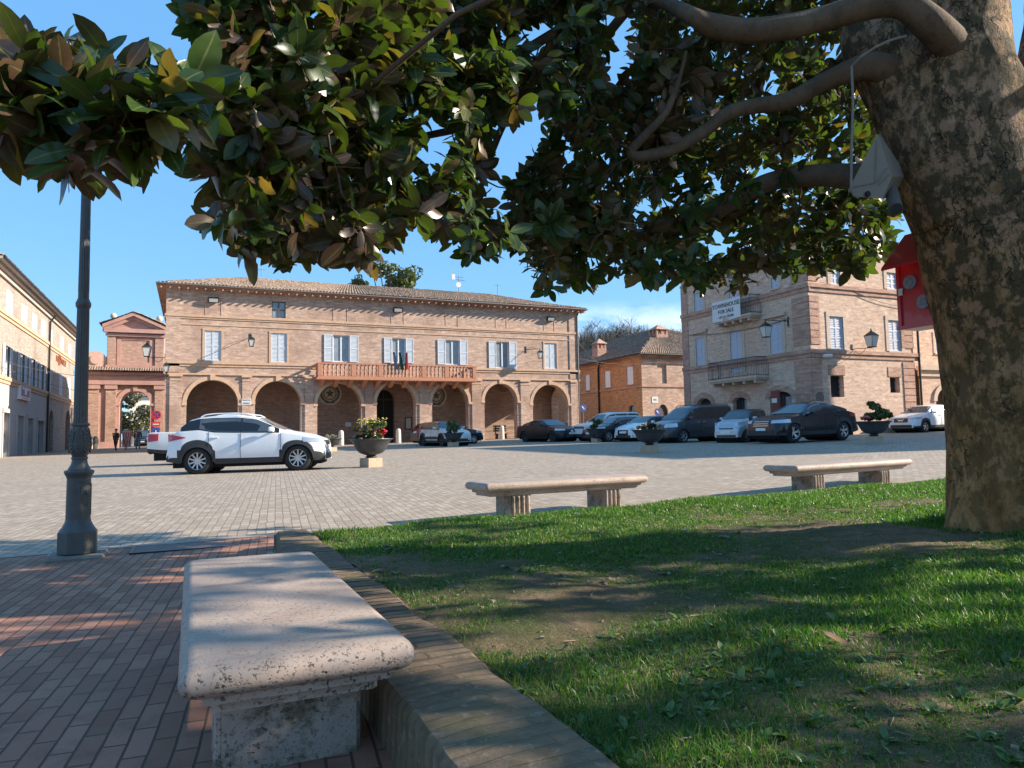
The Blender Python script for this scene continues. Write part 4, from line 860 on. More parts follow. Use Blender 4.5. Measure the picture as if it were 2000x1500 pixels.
# ------------------------------------------------------------------ building next door, mostly behind the magnolia trunk
adj = thing('brick_house', 'shaded brick house with an arched doorway behind the magnolia trunk', 'house', (44, 31.5, .9)); AX0, AY = TXE+.3, 33.2
AF = Face((0, AY, 0), (1, 0, 0), (0, -1, 0)); b = MB(); aw = AF.rect(1826, 1838, 655, 690); facade(b, AF, AX0, 56, .6, 11.5, [(*aw, 0)], .3, 0); b.quad((56, AY, .6), (56, AY+10, .6), (56, AY+10, 11.5), (56, AY, 11.5)); b.quad((AX0, AY+10, .6), (56, AY+10, .6), (56, AY+10, 11.5), (AX0, AY+10, 11.5))
A2 = Face((0, TY+.55, 0), (1, 0, 0), (0, -1, 0)); zc_ = A2.hit(1825, 720)[1]; d_ = A2.rect(1829, 1850, 762, 830); xa = A2.hit(1797, 780)[0]
facade(b, A2, xa, 56, .6, zc_, [(d_[0], d_[1]+.6, .6, d_[2]+1.5, (d_[1]+.6-d_[0])/2)], .4, 0); b.quad((xa, TY+.55, zc_), (56, TY+.55, zc_), (56, AY, zc_), (xa, AY, zc_))
b.build('wall', M['brick_town'], adj); b = MB(); A2.box(b, xa-.1, 56, zc_-.12, zc_+.14, -.1, .3); A2.box(b, xa-.05, 56, zc_-.5, zc_-.12, -.02, .12); archivolt(b, A2, d_[0], d_[1]+.6, d_[2]+1.5, (d_[1]+.6-d_[0])/2, .3, .1); b.build('trim', M['trim_town'], adj)
b = MB(); A2.box(b, d_[0], d_[1]+.6, .6, d_[3]+1, -.45, -.4); b.build('door', M['wood'], adj); window_closed(AF, aw, adj, M['shutter_lilac'], surround=.2, smat=M['trim_town'])
tile_roof([((AX0, AY-.5, 11.5), (56, AY-.5, 11.5), (AX0, AY+5, 13.3), (56, AY+5, 13.3))], adj, seed=61)
# ------------------------------------------------------------------ unseen house right of the square, added to cast the shadow on the setts
row = thing('shadow_house', 'tall unseen brick house added right of the square to shade the setts', 'house', (48, 14, .9)); RF = Face((43, 0, 0), (0, 1, 0), (-1, 0, 0)); b = MB(); wq = [(y, y+1.1, z, z+1.9, 0) for y in (7, 10.2, 13.4, 16.6, 19.8) for z in (2.2, 6.2, 10.4)]
facade(b, RF, 5.7, 23.2, .3, 15.2, wq, .25); b.quad((43, 23.2, .3), (53, 23.2, .3), (53, 23.2, 15.2), (43, 23.2, 15.2)); b.quad((43, 5.7, .3), (53, 5.7, .3), (53, 5.7, 15.2), (43, 5.7, 15.2)); b.quad((53, 5.7, .3), (53, 23.2, .3), (53, 23.2, 15.2), (53, 5.7, 15.2)); b.build('wall', M['brick_town'], row)
for q in wq: window_closed(RF, q[:4], row, M['shutter_lilac'])
tile_roof([((42.5, 23.5, 15.2), (42.5, 5.4, 15.2), (48, 21, 16.6), (48, 8, 16.6)), ((53.5, 5.4, 15.2), (53.5, 23.5, 15.2), (48, 8, 16.6), (48, 21, 16.6))], row, seed=71, name='roof')

# ------------------------------------------------------------------ hill with bare trees, and trees behind the houses
rs = np.random.RandomState(5)
gx, gy = np.meshgrid(np.linspace(20, 330, 60), np.linspace(110, 420, 50))
hz = 29*np.exp(-((gx-114)/70)**2-((gy-172)/45)**2)+5*np.exp(-((gx-240)/60)**2-((gy-230)/70)**2)-1.5+np.minimum(1, (gy-110)/20)*.8*np.sin(gx*.11)*np.cos(gy*.13)
V = np.stack([gx, gy, hz], -1).reshape(-1, 3); w_ = gx.shape[1]; ix = np.arange(V.shape[0]).reshape(gx.shape)
Fh = np.stack([ix[:-1, :-1], ix[:-1, 1:], ix[1:, 1:], ix[1:, :-1]], -1).reshape(-1, 4)
M['hill'] = plain('wooded hillside', (.115,.11,.085), .95, var=.4, scale=.35)
_o = mesh_np('hill', V, Fh, M['hill'], None, True); _o['kind'] = 'structure'
def hillz(x, y): return 29*math.exp(-((x-114)/70)**2-((y-172)/45)**2)+5*math.exp(-((x-240)/60)**2-((y-230)/70)**2)-1.5
M['bark_far'] = plain('grey brown bark', (.105,.09,.08), .95, var=.2, scale=.5)
def bare_tree(x, y, h, seed, label, z=None):
    rg = random.Random(seed); z = hillz(x, y)-.3 if z is None else z; t = thing('bare_tree', label, 'tree', (x, y, z), 0, 'bare trees on the hill behind the houses'); tb = MB(); cb = MB()
    def grow(p, d, L, r, lev):
        n = 4; pts = [p]
        for i in range(n): d = d+np.array([rg.gauss(0, .12), rg.gauss(0, .12), rg.gauss(.03, .06)]); d /= np.linalg.norm(d); pts.append(pts[-1]+d*L/n)
        (tb if lev == 0 else cb).tube(pts, [r*(1-.55*i/n) for i in range(n+1)], 5 if lev < 2 else 3, cap=False)
        if lev < 4:
            for k in range((5, 4, 4, 3)[lev]):
                i = rg.randint(2, n) if lev else rg.randint(2, n); q = np.array([rg.gauss(0, 1), rg.gauss(0, 1), rg.uniform(-.1, .8)]); q /= np.linalg.norm(q); nd = d*.55+q*.75; nd /= np.linalg.norm(nd); grow(pts[i], nd, L*rg.uniform(.52, .78), r*(.55 if lev < 2 else .6), lev+1)
    grow(np.array([x, y, z]), np.array([0, 0, 1.0]), h*.42, h*.024, 0)
    tb.build('trunk', M['bark_far'], t); cb.build('crown', M['bark_far'], t)
labs = ['bare grey tree on the hill right beside the town hall roof end', 'second bare tree on the hill from the town hall', 'bare tree on the hill above the nearer chimney of the orange house', 'low bare tree on the hill between the two chimneys', 'tall round bare tree standing alone on the hill crest', 'slim bare tree on the hill right of the tall round one', 'small bare tree on the hill just left of the townhouse', 'bare tree on the hill touching the townhouse wall', 'bare tree lower on the hill over the orange roof']
for i, (u, D, h) in enumerate(((1140,170,9), (1158,178,10), (1183,172,9.5), (1205,180,8), (1232,176,11.5), (1258,182,8), (1280,178,7.5), (1318,180,8), (1215,165,7))):
    p = dep(u, 850, D); bare_tree(p[0], p[1], h, 40+i, labs[i])
M['scrub'] = plain('hillside scrub', (.085,.08,.06), .95, var=.5, scale=.6)
# scrub and saplings that read as one mass
V_ = []; F_ = []; o = 0
for i in range(4200):
    x, y = rs.uniform(65, 150), rs.uniform(130, 180); z = hillz(x, y); hgt_ = rs.uniform(2, 6)
    for k in range(4):
        a = rs.uniform(0, 6.28); q = np.array([x, y, z-.2]); e = q+np.array([math.cos(a)*.35*hgt_*rs.rand(), math.sin(a)*.35*hgt_*rs.rand(), hgt_*rs.uniform(.6, 1)]); s_ = np.array([-math.sin(a), math.cos(a), 0])*.09
        V_ += [q-s_, q+s_, e]; F_.append((o, o+1, o+2)); o += 3
_o = mesh_np('scrub', np.array(V_), np.array(F_), M['scrub']); _o['kind'] = 'stuff'; _o['label'] = 'brown leafless scrub covering the hillside'; _o['category'] = 'scrub'
def leaf_crown(center, rad, n, size, seed, mat, parent, name='crown', flat=.8):
    rs = np.random.RandomState(seed); k = 14; cl = rs.normal(0, 1, (k, 3)); cl /= np.linalg.norm(cl, axis=1)[:, None]; cl *= (rs.uniform(.35, .95, (k, 1)))*np.array(rad); cr = rs.uniform(.28, .5, k)*min(rad)
    pk = rs.randint(0, k, n); d = rs.normal(0, 1, (n, 3)); d /= np.linalg.norm(d, axis=1)[:, None]; P = np.array(center)+cl[pk]+d*(cr[pk]*rs.uniform(.55, 1.05, n)**.6)[:, None]*np.array([1, 1, flat])
    a = rs.normal(0, 1, (n, 3)); a /= np.linalg.norm(a, axis=1)[:, None]; c = np.cross(a, rs.normal(0, 1, (n, 3))); c /= np.linalg.norm(c, axis=1)[:, None]; s = rs.uniform(.6, 1.3, (n, 1))*size
    V = np.stack([P-a*s, P+c*s*.5, P+a*s, P-c*s*.5], 1).reshape(-1, 3); F = np.arange(4*n).reshape(n, 4); return mesh_np(name, V, F, mat, parent)
def leaf_mat(name, c1, c2, under=None, trans=.35, rough=.4, dry=None, spec=.5, rib=False, glow=(1.9,1.75,.5)):
    m, t, b = new_mat(name); g = N(t, 'ShaderNodeNewGeometry'); r = ramp(t, [(0, c1), (1, c2)] if dry is None else [(0, c1), (.86, c2), (.95, dry)]); t.links.new(g.outputs['Random Per Island'], r.inputs[0]); c = r.outputs[0]
    if under is not None: c = mixc(t, c, under, g.outputs['Backfacing'])
    if rib:
        ra = N(t, 'ShaderNodeAttribute'); ra.attribute_name = 'rib'; c = mixc(t, c, (.20,.21,.085), rng_(t, ra.outputs['Fac'], .90, .97, 0, .75)); vn = noise(t, g.outputs['Position'], 60, 3, .6); c = mixc(t, c, (.72,.72,.72), rng_(t, vn, .35, .65, 0, .6), 'MULTIPLY')
    t.links.new(c, b.inputs['Base Color']); b.inputs['Roughness'].default_value = rough; b.inputs['Specular IOR Level'].default_value = spec
    tr = N(t, 'ShaderNodeBsdfTranslucent'); t.links.new(mixc(t, r.outputs[0], glow, 1.0, 'MULTIPLY'), tr.inputs['Color']); mx = N(t, 'ShaderNodeMixShader'); mx.inputs[0].default_value = trans
    t.links.new(b.outputs[0], mx.inputs[1]); t.links.new(tr.outputs[0], mx.inputs[2]); t.links.new(mx.outputs[0], t.nodes['Material Output'].inputs[0]); return m
M['far_leaf'] = leaf_mat('evergreen leaves', (.05,.075,.025), (.10,.12,.045), trans=.2)
M['olive_leaf'] = leaf_mat('grey olive leaves', (.05,.055,.03), (.10,.10,.05), trans=.2)
for (u, v, D, rad, n, sz, lab, mt_) in ((762, 548, 76, (3.1,3,2.4), 2600, .22, 'round green tree rising behind the town hall roof', 'far_leaf'), (704, 556, 78, (1.3,1.3,1.0), 600, .18, 'small dark treetop behind the town hall roof, left of the larger one', 'far_leaf'), (256, 812, 108, (4.0,3,4.8), 2600, .3, 'dark olive tree seen through the gate arch', 'olive_leaf')):
    p = dep(u, v, D); t = thing('leafy_tree', lab, 'tree', (p[0], p[1], -.2), 0); b = MB(); b.tube([(p[0], p[1], -.4), (p[0]+.2, p[1], p[2]*.5), (p[0], p[1], p[2])], [.35, .25, .12], 8)
    for k in range(5): a = k*1.3; b.tube([(p[0]+.1, p[1], p[2]*.6), (p[0]+rad[0]*.6*math.cos(a), p[1]+rad[1]*.6*math.sin(a), p[2]+.3*rad[2])], [.14, .04], 5)
    b.build('trunk', M['bark_far'], t); leaf_crown(p, rad, n, sz, int(u), M[mt_], t)
# cables strung across the square
M['cable'] = plain('grey cable', (.11,.11,.11), .6)
def cable(p, q, sag, label, r=.018, group='cables strung between the houses'):
    p, q = np.array(p, float), np.array(q, float); t = [p+(q-p)*k/24+np.array([0, 0, -sag*4*(k/24)*(1-k/24)]) for k in range(25)]; b = MB(); b.tube(t, r, 5); o = b.build('cable', M['cable']); tag(o, label, 'cable', group)
cable(LF.p(LF.hit(2, 706)[0], LF.hit(2, 706)[1], .1), (HX0, HY+.3, HF.hit(330, 735)[1]), .5, 'upper thin cable from the pale palazzo to the town hall corner')
cable(LF.p(LF.hit(2, 717)[0], LF.hit(2, 717)[1], .1), (xs+3, GY-.6, gv(772)), .4, 'lower thin cable between the pale palazzo and the gate')
cable((HX1, HY-.1, HF.hit(1130, 700)[1]), MR.p(MR.hit(1336, 694)[0], MR.hit(1336, 694)[1], .1), .7, 'sagging cable from the town hall end to the orange house')
cable((HX1, HY-.1, HF.hit(1130, 668)[1]), (MX-.1, 62, 7.6), .3, 'thin cable above the blue sign near the orange house')
cable(TL.p(TL.hit(1345, 650)[0], TL.hit(1345, 655)[1], .06), TL.p(TL.hit(1545, 622)[0], TL.hit(1545, 622)[1], .06), .25, 'slack cable clipped along the shaded townhouse side')
cable(TR.p(TR.hit(1650, 566)[0], TR.hit(1650, 560)[1], .1), TR.p(TR.hit(1770, 612)[0], TR.hit(1770, 600)[1], .1), .25, 'pale slack cable on the sunlit townhouse face')

# ------------------------------------------------------------------ cars
def car_paint(name, col, metal=0.0, rough=.3, coat=.35, var=.04):
    return plain(name, col, rough, metal, var=var, scale=3, coat=coat)
P = dict(white=car_paint('white car paint', (.72,.73,.74)), white2=car_paint('off white car paint', (.68,.68,.65)), black=car_paint('black car paint', (.006,.008,.013), rough=.2, coat=.1), matt=car_paint('satin black car paint', (.006,.007,.009), rough=.38, coat=.0),
         silver=car_paint('silver car paint', (.42,.43,.46), .5, .3), greige=car_paint('pale grey car paint', (.52,.51,.49)), slate=car_paint('dark slate car paint', (.045,.052,.065), .3), navy=car_paint('black blue car paint', (.007,.010,.018), coat=.15), gloss=plain('gloss black trim', (.01,.01,.012), .2, coat=.4))
M['clad'] = plain('dark plastic cladding', (.03,.031,.033), .65, var=.1)
M['tyre'] = plain('tyre rubber', (.018,.018,.019), .85)
M['rim'] = plain('alloy rim', (.50,.50,.52), .3, .8)
M['rim_dark'] = plain('dark alloy rim', (.05,.05,.055), .35, .6)
M['car_glass'] = plain('car window glass', (.012,.016,.02), .05, spec=.9)
M['car_glass2'] = plain('clear car window', (.06,.075,.085), .06, spec=.9, var=.35, scale=2)
M['lamp_red'] = plain('red tail lamp', (.50,.012,.015), .15, coat=.5)
M['lamp_clear'] = plain('headlamp', (.50,.53,.57), .12, .3, coat=.5)
M['chrome'] = plain('bright trim', (.65,.65,.67), .18, .9)
M['plate'] = plain('number plate', (.70,.71,.70), .4)
M['under'] = plain('underbody', (.01,.01,.01), .95)
def sect(prof, x):
    xs_, zs_ = zip(*prof); return float(np.interp(x, xs_, zs_))
def smooth_prof(prof, n=60):
    """monotone smoothing of a profile so that corners become bends"""
    xs_, zs_ = zip(*prof); X = np.linspace(xs_[0], xs_[-1], 240); Z = np.interp(X, xs_, zs_); k = np.array([1, 2, 3, 4, 3, 2, 1.]); k /= k.sum(); Zp = np.pad(Z, 3, mode='edge'); Z2 = np.convolve(Zp, k, 'valid'); Z2[:3] = Z[:3]; Z2[-3:] = Z[-3:]; return list(zip(X, Z2))
def make_car(name, label, c, loc, heading, group='cars parked on the square', steer=0.0):
    """c: L W top belt wb=(xf,xr) r sill paint pillar roof_mat clad lights ... ; x runs from the nose to the tail; heading = direction the nose points"""
    L, W, xf, xr, r = c['L'], c['W'], c['wb'][0], c['wb'][1], c['r']; top = smooth_prof(c['top']); belt = smooth_prof(c['belt']); sill = c.get('sill', .24)
    t = thing(name, label, 'car', loc, heading, group)
    fr, rr = c.get('nose', .17), c.get('tail', .12); wl, tl = c.get('nl', .55), c.get('tll', .5)
    def pw(x):
        q = 1.0
        if x < wl: q -= fr*(1-x/wl)**2.2
        if x > L-tl: q -= rr*(1-(L-x)/tl)**2.2
        return W/2*q
    bowz = c.get('bow', .03); tumble = c.get('tumble', .24)
    def low(x):
        z = sill
        if x < .5: z += c.get('lipf', .02)*(1-x/.5)
        if x > L-.6: z += c.get('lipr', .10)*(1-(L-x)/.6)
        for xw in (xf, xr):
            a = r+.065; d = abs(x-xw)
            if d < a: z = max(z, r+math.sqrt(a*a-d*d)*.98-.02)
        return z
    def zb(x): return max(min(sect(belt, x), sect(top, x)-.015), low(x)+.05)
    def zt(x): return max(sect(top, x), low(x)+.07)
    def ysec(x, z):
        b_ = zb(x); w = pw(x); lo = sill
        if z <= b_:
            s = (z-lo)/max(b_-lo, .1); return w*(.945+.055*math.sin(PI*min(max(s*1.05, 0), 1)**.8)+.0-.012*max(0, s-.8)/.2)
        gh = zt(x)-b_; k = min(1, (z-b_)/max(gh-.05, .03)); yt = w*(.935-tumble*min(1, gh/.5)); return w*.935*(1-k)+yt*k
    def railz(x): b_ = zb(x); return b_+(zt(x)-b_)*.86
    xs_ = set(np.round(np.linspace(0, L, 56), 4)); xs_ |= {.02, .05, .1, L-.02, L-.06}
    for xw in (xf, xr): xs_ |= {round(xw+(r+.065)*math.cos(PI*k/12), 4) for k in range(13)}
    for x, _ in c['top']: xs_.add(round(x, 4))
    xs_ = sorted(x for x in xs_ if 0 <= x <= L); NR = 11
    mats = [c['paint'], c.get('pillar', c['paint']), c.get('roofm', c['paint']), c.get('cladm', c['paint'])]
    V = []; Fc = []; MI = []
    def X(x): return L/2-x
    for x in xs_:
        b_ = zb(x); l_ = low(x); T = zt(x); gh = T-b_; w = pw(x); rz_ = railz(x); yr = ysec(x, rz_); ring = []
        for q in (0, .18, .42, .68, .88): z = l_+(b_-l_)*q; ring.append((ysec(x, z), z))
        ring.append((ysec(x, b_)*.992, b_)); ring.append((ysec(x, b_+.012)*.985 if gh > .1 else ysec(x, b_)*.93, b_+gh*.12))
        ring.append(((ysec(x, b_)*.985+yr)/2 if gh > .1 else ysec(x, b_)*.85, b_+gh*.5)); ring.append((yr if gh > .1 else ysec(x, b_)*.74, rz_)); ring.append((yr*.80 if gh > .1 else ysec(x, b_)*.45, T-.010)); ring.append((0, T))
        for y, z in ring: V.append((X(x), y, z))
        for y, z in ring[:-1]: V.append((X(x), -y, z))
    NV = NR*2-1; x_cl = c.get('cladz', 0)
    for i in range(len(xs_)-1):
        xm = (xs_[i]+xs_[i+1])/2; gh = zt(xm)-zb(xm)
        for j in range(NR-1):
            mi = 0
            zmid = (V[i*NV+j][2]+V[i*NV+j+1][2])/2
            arch = any(abs(xm-xw) < r+.13 for xw in (xf, xr))
            if j < 5 and c.get('cladm') and ((j == 0) or (arch and j <= 1) or (c.get('bump') and zmid < c['bump'] and (xm < .35 or xm > L-.5))): mi = 3
            if j >= 5 and gh > .12: mi = 1 if j < 8 else 2
            a, b_, c_, d_ = i*NV+j, i*NV+j+1, (i+1)*NV+j+1, (i+1)*NV+j; Fc.append((a, b_, c_, d_)); MI.append(mi)
            e = lambda q, jj: q*NV+(NR-1 if jj == NR-1 else NR+jj); Fc.append((e(i+1, j), e(i+1, j+1), e(i, j+1), e(i, j))); MI.append(mi)
    n = len(xs_)-1
    for q, s in ((0, 1), (n, -1)):
        loop = [q*NV+j for j in range(NR)]+[q*NV+NR+j for j in range(NR-2, -1, -1)]; Fc.append(tuple(loop[::s])); MI.append(3 if (c.get('bump') and False) else 0)
    b = MB(); b.v = V; b.f = Fc; b.m = MI
    b.box(X(L*.97), X(L*.03), -W*.36, W*.36, .17, .5, 4)
    for xw in (xf, xr): b.lathe([(r+.05, -W*.46), (r+.05, W*.46)], 20, (X(xw), 0, r+.02), 4, axis='y')
    b.build('body', mats+[M['under']], t, smooth=38, world=False)
    def side_patch(x0, x1, z0, z1, off, nm, mat, par=t, nx=10, nz=4, both=True):
        """patch on both flanks; z0,z1 callables of x"""
        f0 = z0 if callable(z0) else (lambda x: z0); f1 = z1 if callable(z1) else (lambda x: z1)
        for s in ((1, -1) if both else (1,)):
            m_ = MB(); vs_ = []
            for i in range(nx+1):
                x = x0+(x1-x0)*i/nx
                for j in range(nz+1): z = f0(x)+(f1(x)-f0(x))*j/nz; vs_.append((X(x), s*(ysec(x, z)+off), z))
            k = nz+1; fs = [(i*k+j, i*k+j+1, (i+1)*k+j+1, (i+1)*k+j) for i in range(nx) for j in range(nz)]
            m_.add(vs_, fs); bd = [i*k for i in range(nx+1)]+[nx*k+j for j in range(1, k)]+[i*k+nz for i in range(nx-1, -1, -1)]+[j for j in range(nz-1, 0, -1)]
            base = len(m_.v); m_.v += [(m_.v[q][0], m_.v[q][1]-s*(off+.03), m_.v[q][2]) for q in bd]
            for q in range(len(bd)): q2 = (q+1) % len(bd); m_.f.append((bd[q], bd[q2], base+q2, base+q)); m_.m.append(0)
            m_.build(nm, mat, par, smooth=35, world=False)
    # glass
    g0, g1 = c['glass']; splits = [g0]+list(c.get('pill', []))+[g1]
    for a, e in zip(splits[:-1], splits[1:]):
        def zlo(x): return zb(x)+.035
        def zhi(x): return max(zlo(x)+.004, min(railz(x)-.02, zlo(x)+10))
        fade0, fade1 = a == g0, e == g1
        side_patch(a+.025, e-.025, zlo, zhi, .006, 'side_window', c.get('sideglass', M['car_glass']), nx=12)
    def top_patch(x0, x1, f, nm, mat, off=.008, nx=8, ny=8):
        m_ = MB(); vs_ = []
        for i in range(nx+1):
            x = x0+(x1-x0)*i/nx; b_ = zb(x); T = zt(x); yr = ysec(x, railz(x)) if T-b_ > .1 else ysec(x, b_)*.80; h = yr*f
            for j in range(ny+1): s = j/ny*2-1; y = h*s; z = (T-.010*min(1, abs(y)/max(yr*.8, .01))) if abs(y) <= yr*.8 else (T-.010-(abs(y)-yr*.8)/(yr*.2)*(T-.010-railz(x))); vs_.append((X(x), y, z+off))
        k = ny+1; m_.add(vs_, [(i*k+j, i*k+j+1, (i+1)*k+j+1, (i+1)*k+j) for i in range(nx) for j in range(ny)]); return m_.build(nm, mat, t, smooth=180, world=False)
    top_patch(c['ws'][0], c['ws'][1], .93, 'windscreen', c.get('wsglass', M['car_glass2'])); top_patch(c['rw'][0], c['rw'][1], .86, 'rear_window', M['car_glass'])
    # nose and tail pieces laid on the body surface
    def end_x(y, z, tail):
        lo_, hi_ = 0.0, .9
        ok = lambda q: zt((L-q) if tail else q) >= z and ysec((L-q) if tail else q, min(z, zt((L-q) if tail else q)-.005)) >= abs(y)
        if ok(0.0): return 0.0
        for _ in range(18):
            m = (lo_+hi_)/2
            if ok(m): hi_ = m
            else: lo_ = m
        return hi_
    def end_patch(y0, y1, z0, z1, off, nm, mat, tail=False, nx=6, nz=3, inset=.05):
        m_ = MB(); vs_ = []
        for i in range(nx+1):
            for j in range(nz+1):
                y = y0+(y1-y0)*i/nx; z = z0+(z1-z0)*j/nz; x = end_x(y, z, tail)-off; vs_.append((X(L-x if tail else x), y, z))
        k = nz+1; fs = [(i*k+j, i*k+j+1, (i+1)*k+j+1, (i+1)*k+j) for i in range(nx) for j in range(nz)]; m_.add(vs_, fs)
        bd = [i*k for i in range(nx+1)]+[nx*k+j for j in range(1, k)]+[i*k+nz for i in range(nx-1, -1, -1)]+[j for j in range(nz-1, 0, -1)]; base = len(m_.v)
        m_.v += [(m_.v[q][0]+(1 if tail else -1)*inset, m_.v[q][1], m_.v[q][2]) for q in bd]
        for q in range(len(bd)): q2 = (q+1) % len(bd); m_.f.append((bd[q], bd[q2], base+q2, base+q)); m_.m.append(0)
        return m_.build(nm, mat, t, smooth=35, world=False)
    hl = c['hl']; side_patch(hl[0]+.02, hl[1], lambda x: hl[2]+(x-hl[0])*hl[4], lambda x: hl[3]+(x-hl[0])*hl[5], .008, 'headlight', M['lamp_clear'], nx=8)
    hw = ysec(.12, hl[2])
    for s in (1, -1): y1, y0 = s*hw*.97, s*hw*(1-c.get('hlw', .38)); end_patch(min(y0, y1), max(y0, y1), hl[2]+.005, hl[3]-.005, .010, 'headlight', M['lamp_clear'])
    tlq = c['tl']; side_patch(tlq[0], L-.03, lambda x: tlq[1]+(L-x)*tlq[3], lambda x: tlq[2]-(L-x)*tlq[4], .010, 'tail_light', M['lamp_red'], nx=8)
    hw = ysec(L-.08, tlq[1])
    for s in (1, -1): y1, y0 = s*hw*.97, s*hw*.62; end_patch(min(y0, y1), max(y0, y1), tlq[1]+.01, tlq[2]-.01, .010, 'tail_light', M['lamp_red'], tail=True)
    gq = c['grille']; end_patch(-gq[0], gq[0], gq[1], gq[2], .012, 'grille', P['gloss'])
    if gq[3:]:
        m_ = MB(); zc = (gq[1]+gq[2])/2; xb = end_x(0, zc, False)-.018
        if gq[3] == 'star': m_.lathe([(.10, .0), (.12, .01), (.10, .02)], 18, (X(xb), 0, zc), axis='x'); [m_.obox((X(xb-.01), .055*math.sin(a), zc+.055*math.cos(a)), (.006, 0, 0), (0, .012*math.cos(a), -.012*math.sin(a)), (0, .05*math.sin(a), .05*math.cos(a))) for a in (0, 2.09, 4.19)]
        elif gq[3] == 'vee':
            for s in (-1, 1): m_.obox((X(xb), s*.13, zc), (.012, 0, 0), np.array([0, .07, s*.07]), (0, -.012*s, .012))
            m_.box(X(xb+.01), X(xb-.012), -.11, .11, zc-.02, zc+.03)
        elif gq[3] == 'bars':
            for k in range(3): zz = gq[1]+(gq[2]-gq[1])*(k+.5)/3; xx = end_x(gq[0]*.85, zz, False)-.016; m_.box(X(xx+.02), X(end_x(0, zz, False)-.02), -gq[0]*.85, gq[0]*.85, zz-.010, zz+.010)
        m_.build('badge', M['chrome'], t, world=False)
    q = c.get('intake', (.62, .28, .42)); end_patch(-W/2*q[0]*.9, W/2*q[0]*.9, q[1], q[2], .010, 'bumper_intake', M['clad'], nx=8)
    pzz = c.get('platez', .46); end_patch(-.26, .26, pzz, pzz+.11, .026, 'number_plate', M['plate'], nx=2, nz=1); pzz = c.get('rplatez', .8); end_patch(-.26, .26, pzz, pzz+.11, .014, 'number_plate', M['plate'], tail=True, nx=2, nz=1)
    if c.get('cladm'):
        bz_ = max(c.get('bump', .45), .42); end_patch(-W*.46, W*.46, sill+.10, bz_, .008, 'rear_bumper', M['clad'], tail=True, nx=10); end_patch(-W*.45, W*.45, sill+.05, sill+.14, .008, 'front_bumper', M['clad'], nx=10)
    # doors: seams, handles ; mirrors
    for s in (1, -1):
        m_ = MB()
        for x in c['seams']:
            pts = [(X(x), s*(ysec(x, z)+.003), z) for z in np.linspace(max(low(x), sill)+.06, zb(x)-.01, 9)]; m_.tube(pts, .006, 4)
        m_.build('door_seam', M['under'], t, world=False)
        m_ = MB()
        for x in c['handles']: z = zb(x)-.13; m_.bbox(X(x+.2), X(x), *sorted((s*(ysec(x, z)-.005), s*(ysec(x, z)+.03))), z-.014, z+.014, .008)
        m_.build('door_handle', c.get('handlem', c['paint']), t, world=False)
        m_ = MB(); x = c['mirror']; z = zb(x)+.09; y = ysec(x, zb(x)); a, e = sorted((s*(y+.04), s*(y+.23))); m_.bbox(X(x+.12), X(x-.03), a, e, z-.06, z+.08, .03); a, e = sorted((s*(y-.03), s*(y+.08))); m_.box(X(x+.05), X(x+.0), a, e, z-.07, z-.03); m_.build('wing_mirror', c.get('mirrorm', c['paint']), t, smooth=50, world=False)
    if c.get('sidestrip'):
        z0, z1 = c['sidestrip']; side_patch(xf+r+.14, xr-r-.14, z0, z1, .012, 'side_moulding', M['clad'], nx=6, nz=2)
    if c.get('arches'):
        for xw in (xf, xr):
            for s in (1, -1):
                m_ = MB(); ip, op = [], []
                for k in range(17):
                    a = PI*k/16; xi, zi = xw+(r+.055)*math.cos(a), r+(r+.055)*math.sin(a)*.98-.02; xo, zo = xw+(r+.135)*math.cos(a), r+(r+.125)*math.sin(a)-.02; xi, xo = min(max(xi, .02), L-.02), min(max(xo, .02), L-.02)
                    ip.append((X(xi), s*(ysec(xi, max(zi, sill))+.018), zi)); op.append((X(xo), s*(ysec(xo, max(zo, sill))+.012), zo))
                m_.add(ip+op, [(k, k+1, 18+k, 17+k) for k in range(16)]); m_.add([(p[0], p[1]-s*.05, p[2]) for p in ip]+ip, [(k, k+1, 18+k, 17+k) for k in range(16)]); m_.add([(p[0], p[1]-s*.05, p[2]) for p in op]+op, [(k, k+1, 18+k, 17+k) for k in range(16)]); m_.build('wheel_arch', M['clad'], t, smooth=40, world=False)
    if c.get('rails'):
        x0, x1 = c['rails']
        for s in (1, -1):
            m_ = MB(); pts = []
            for k in range(13): x = x0+(x1-x0)*k/12; pts.append((X(x), s*ysec(x, railz(x))*.93, zt(x)+(.045 if 0 < k < 12 else -.005))); 
            m_.tube(pts, .02, 6); m_.build('roof_rail', c.get('railm', M['grey_metal']), t, smooth=60, world=False)
    # wheels
    sp = c.get('spokes', 5); rm = c.get('rimm', M['rim'])
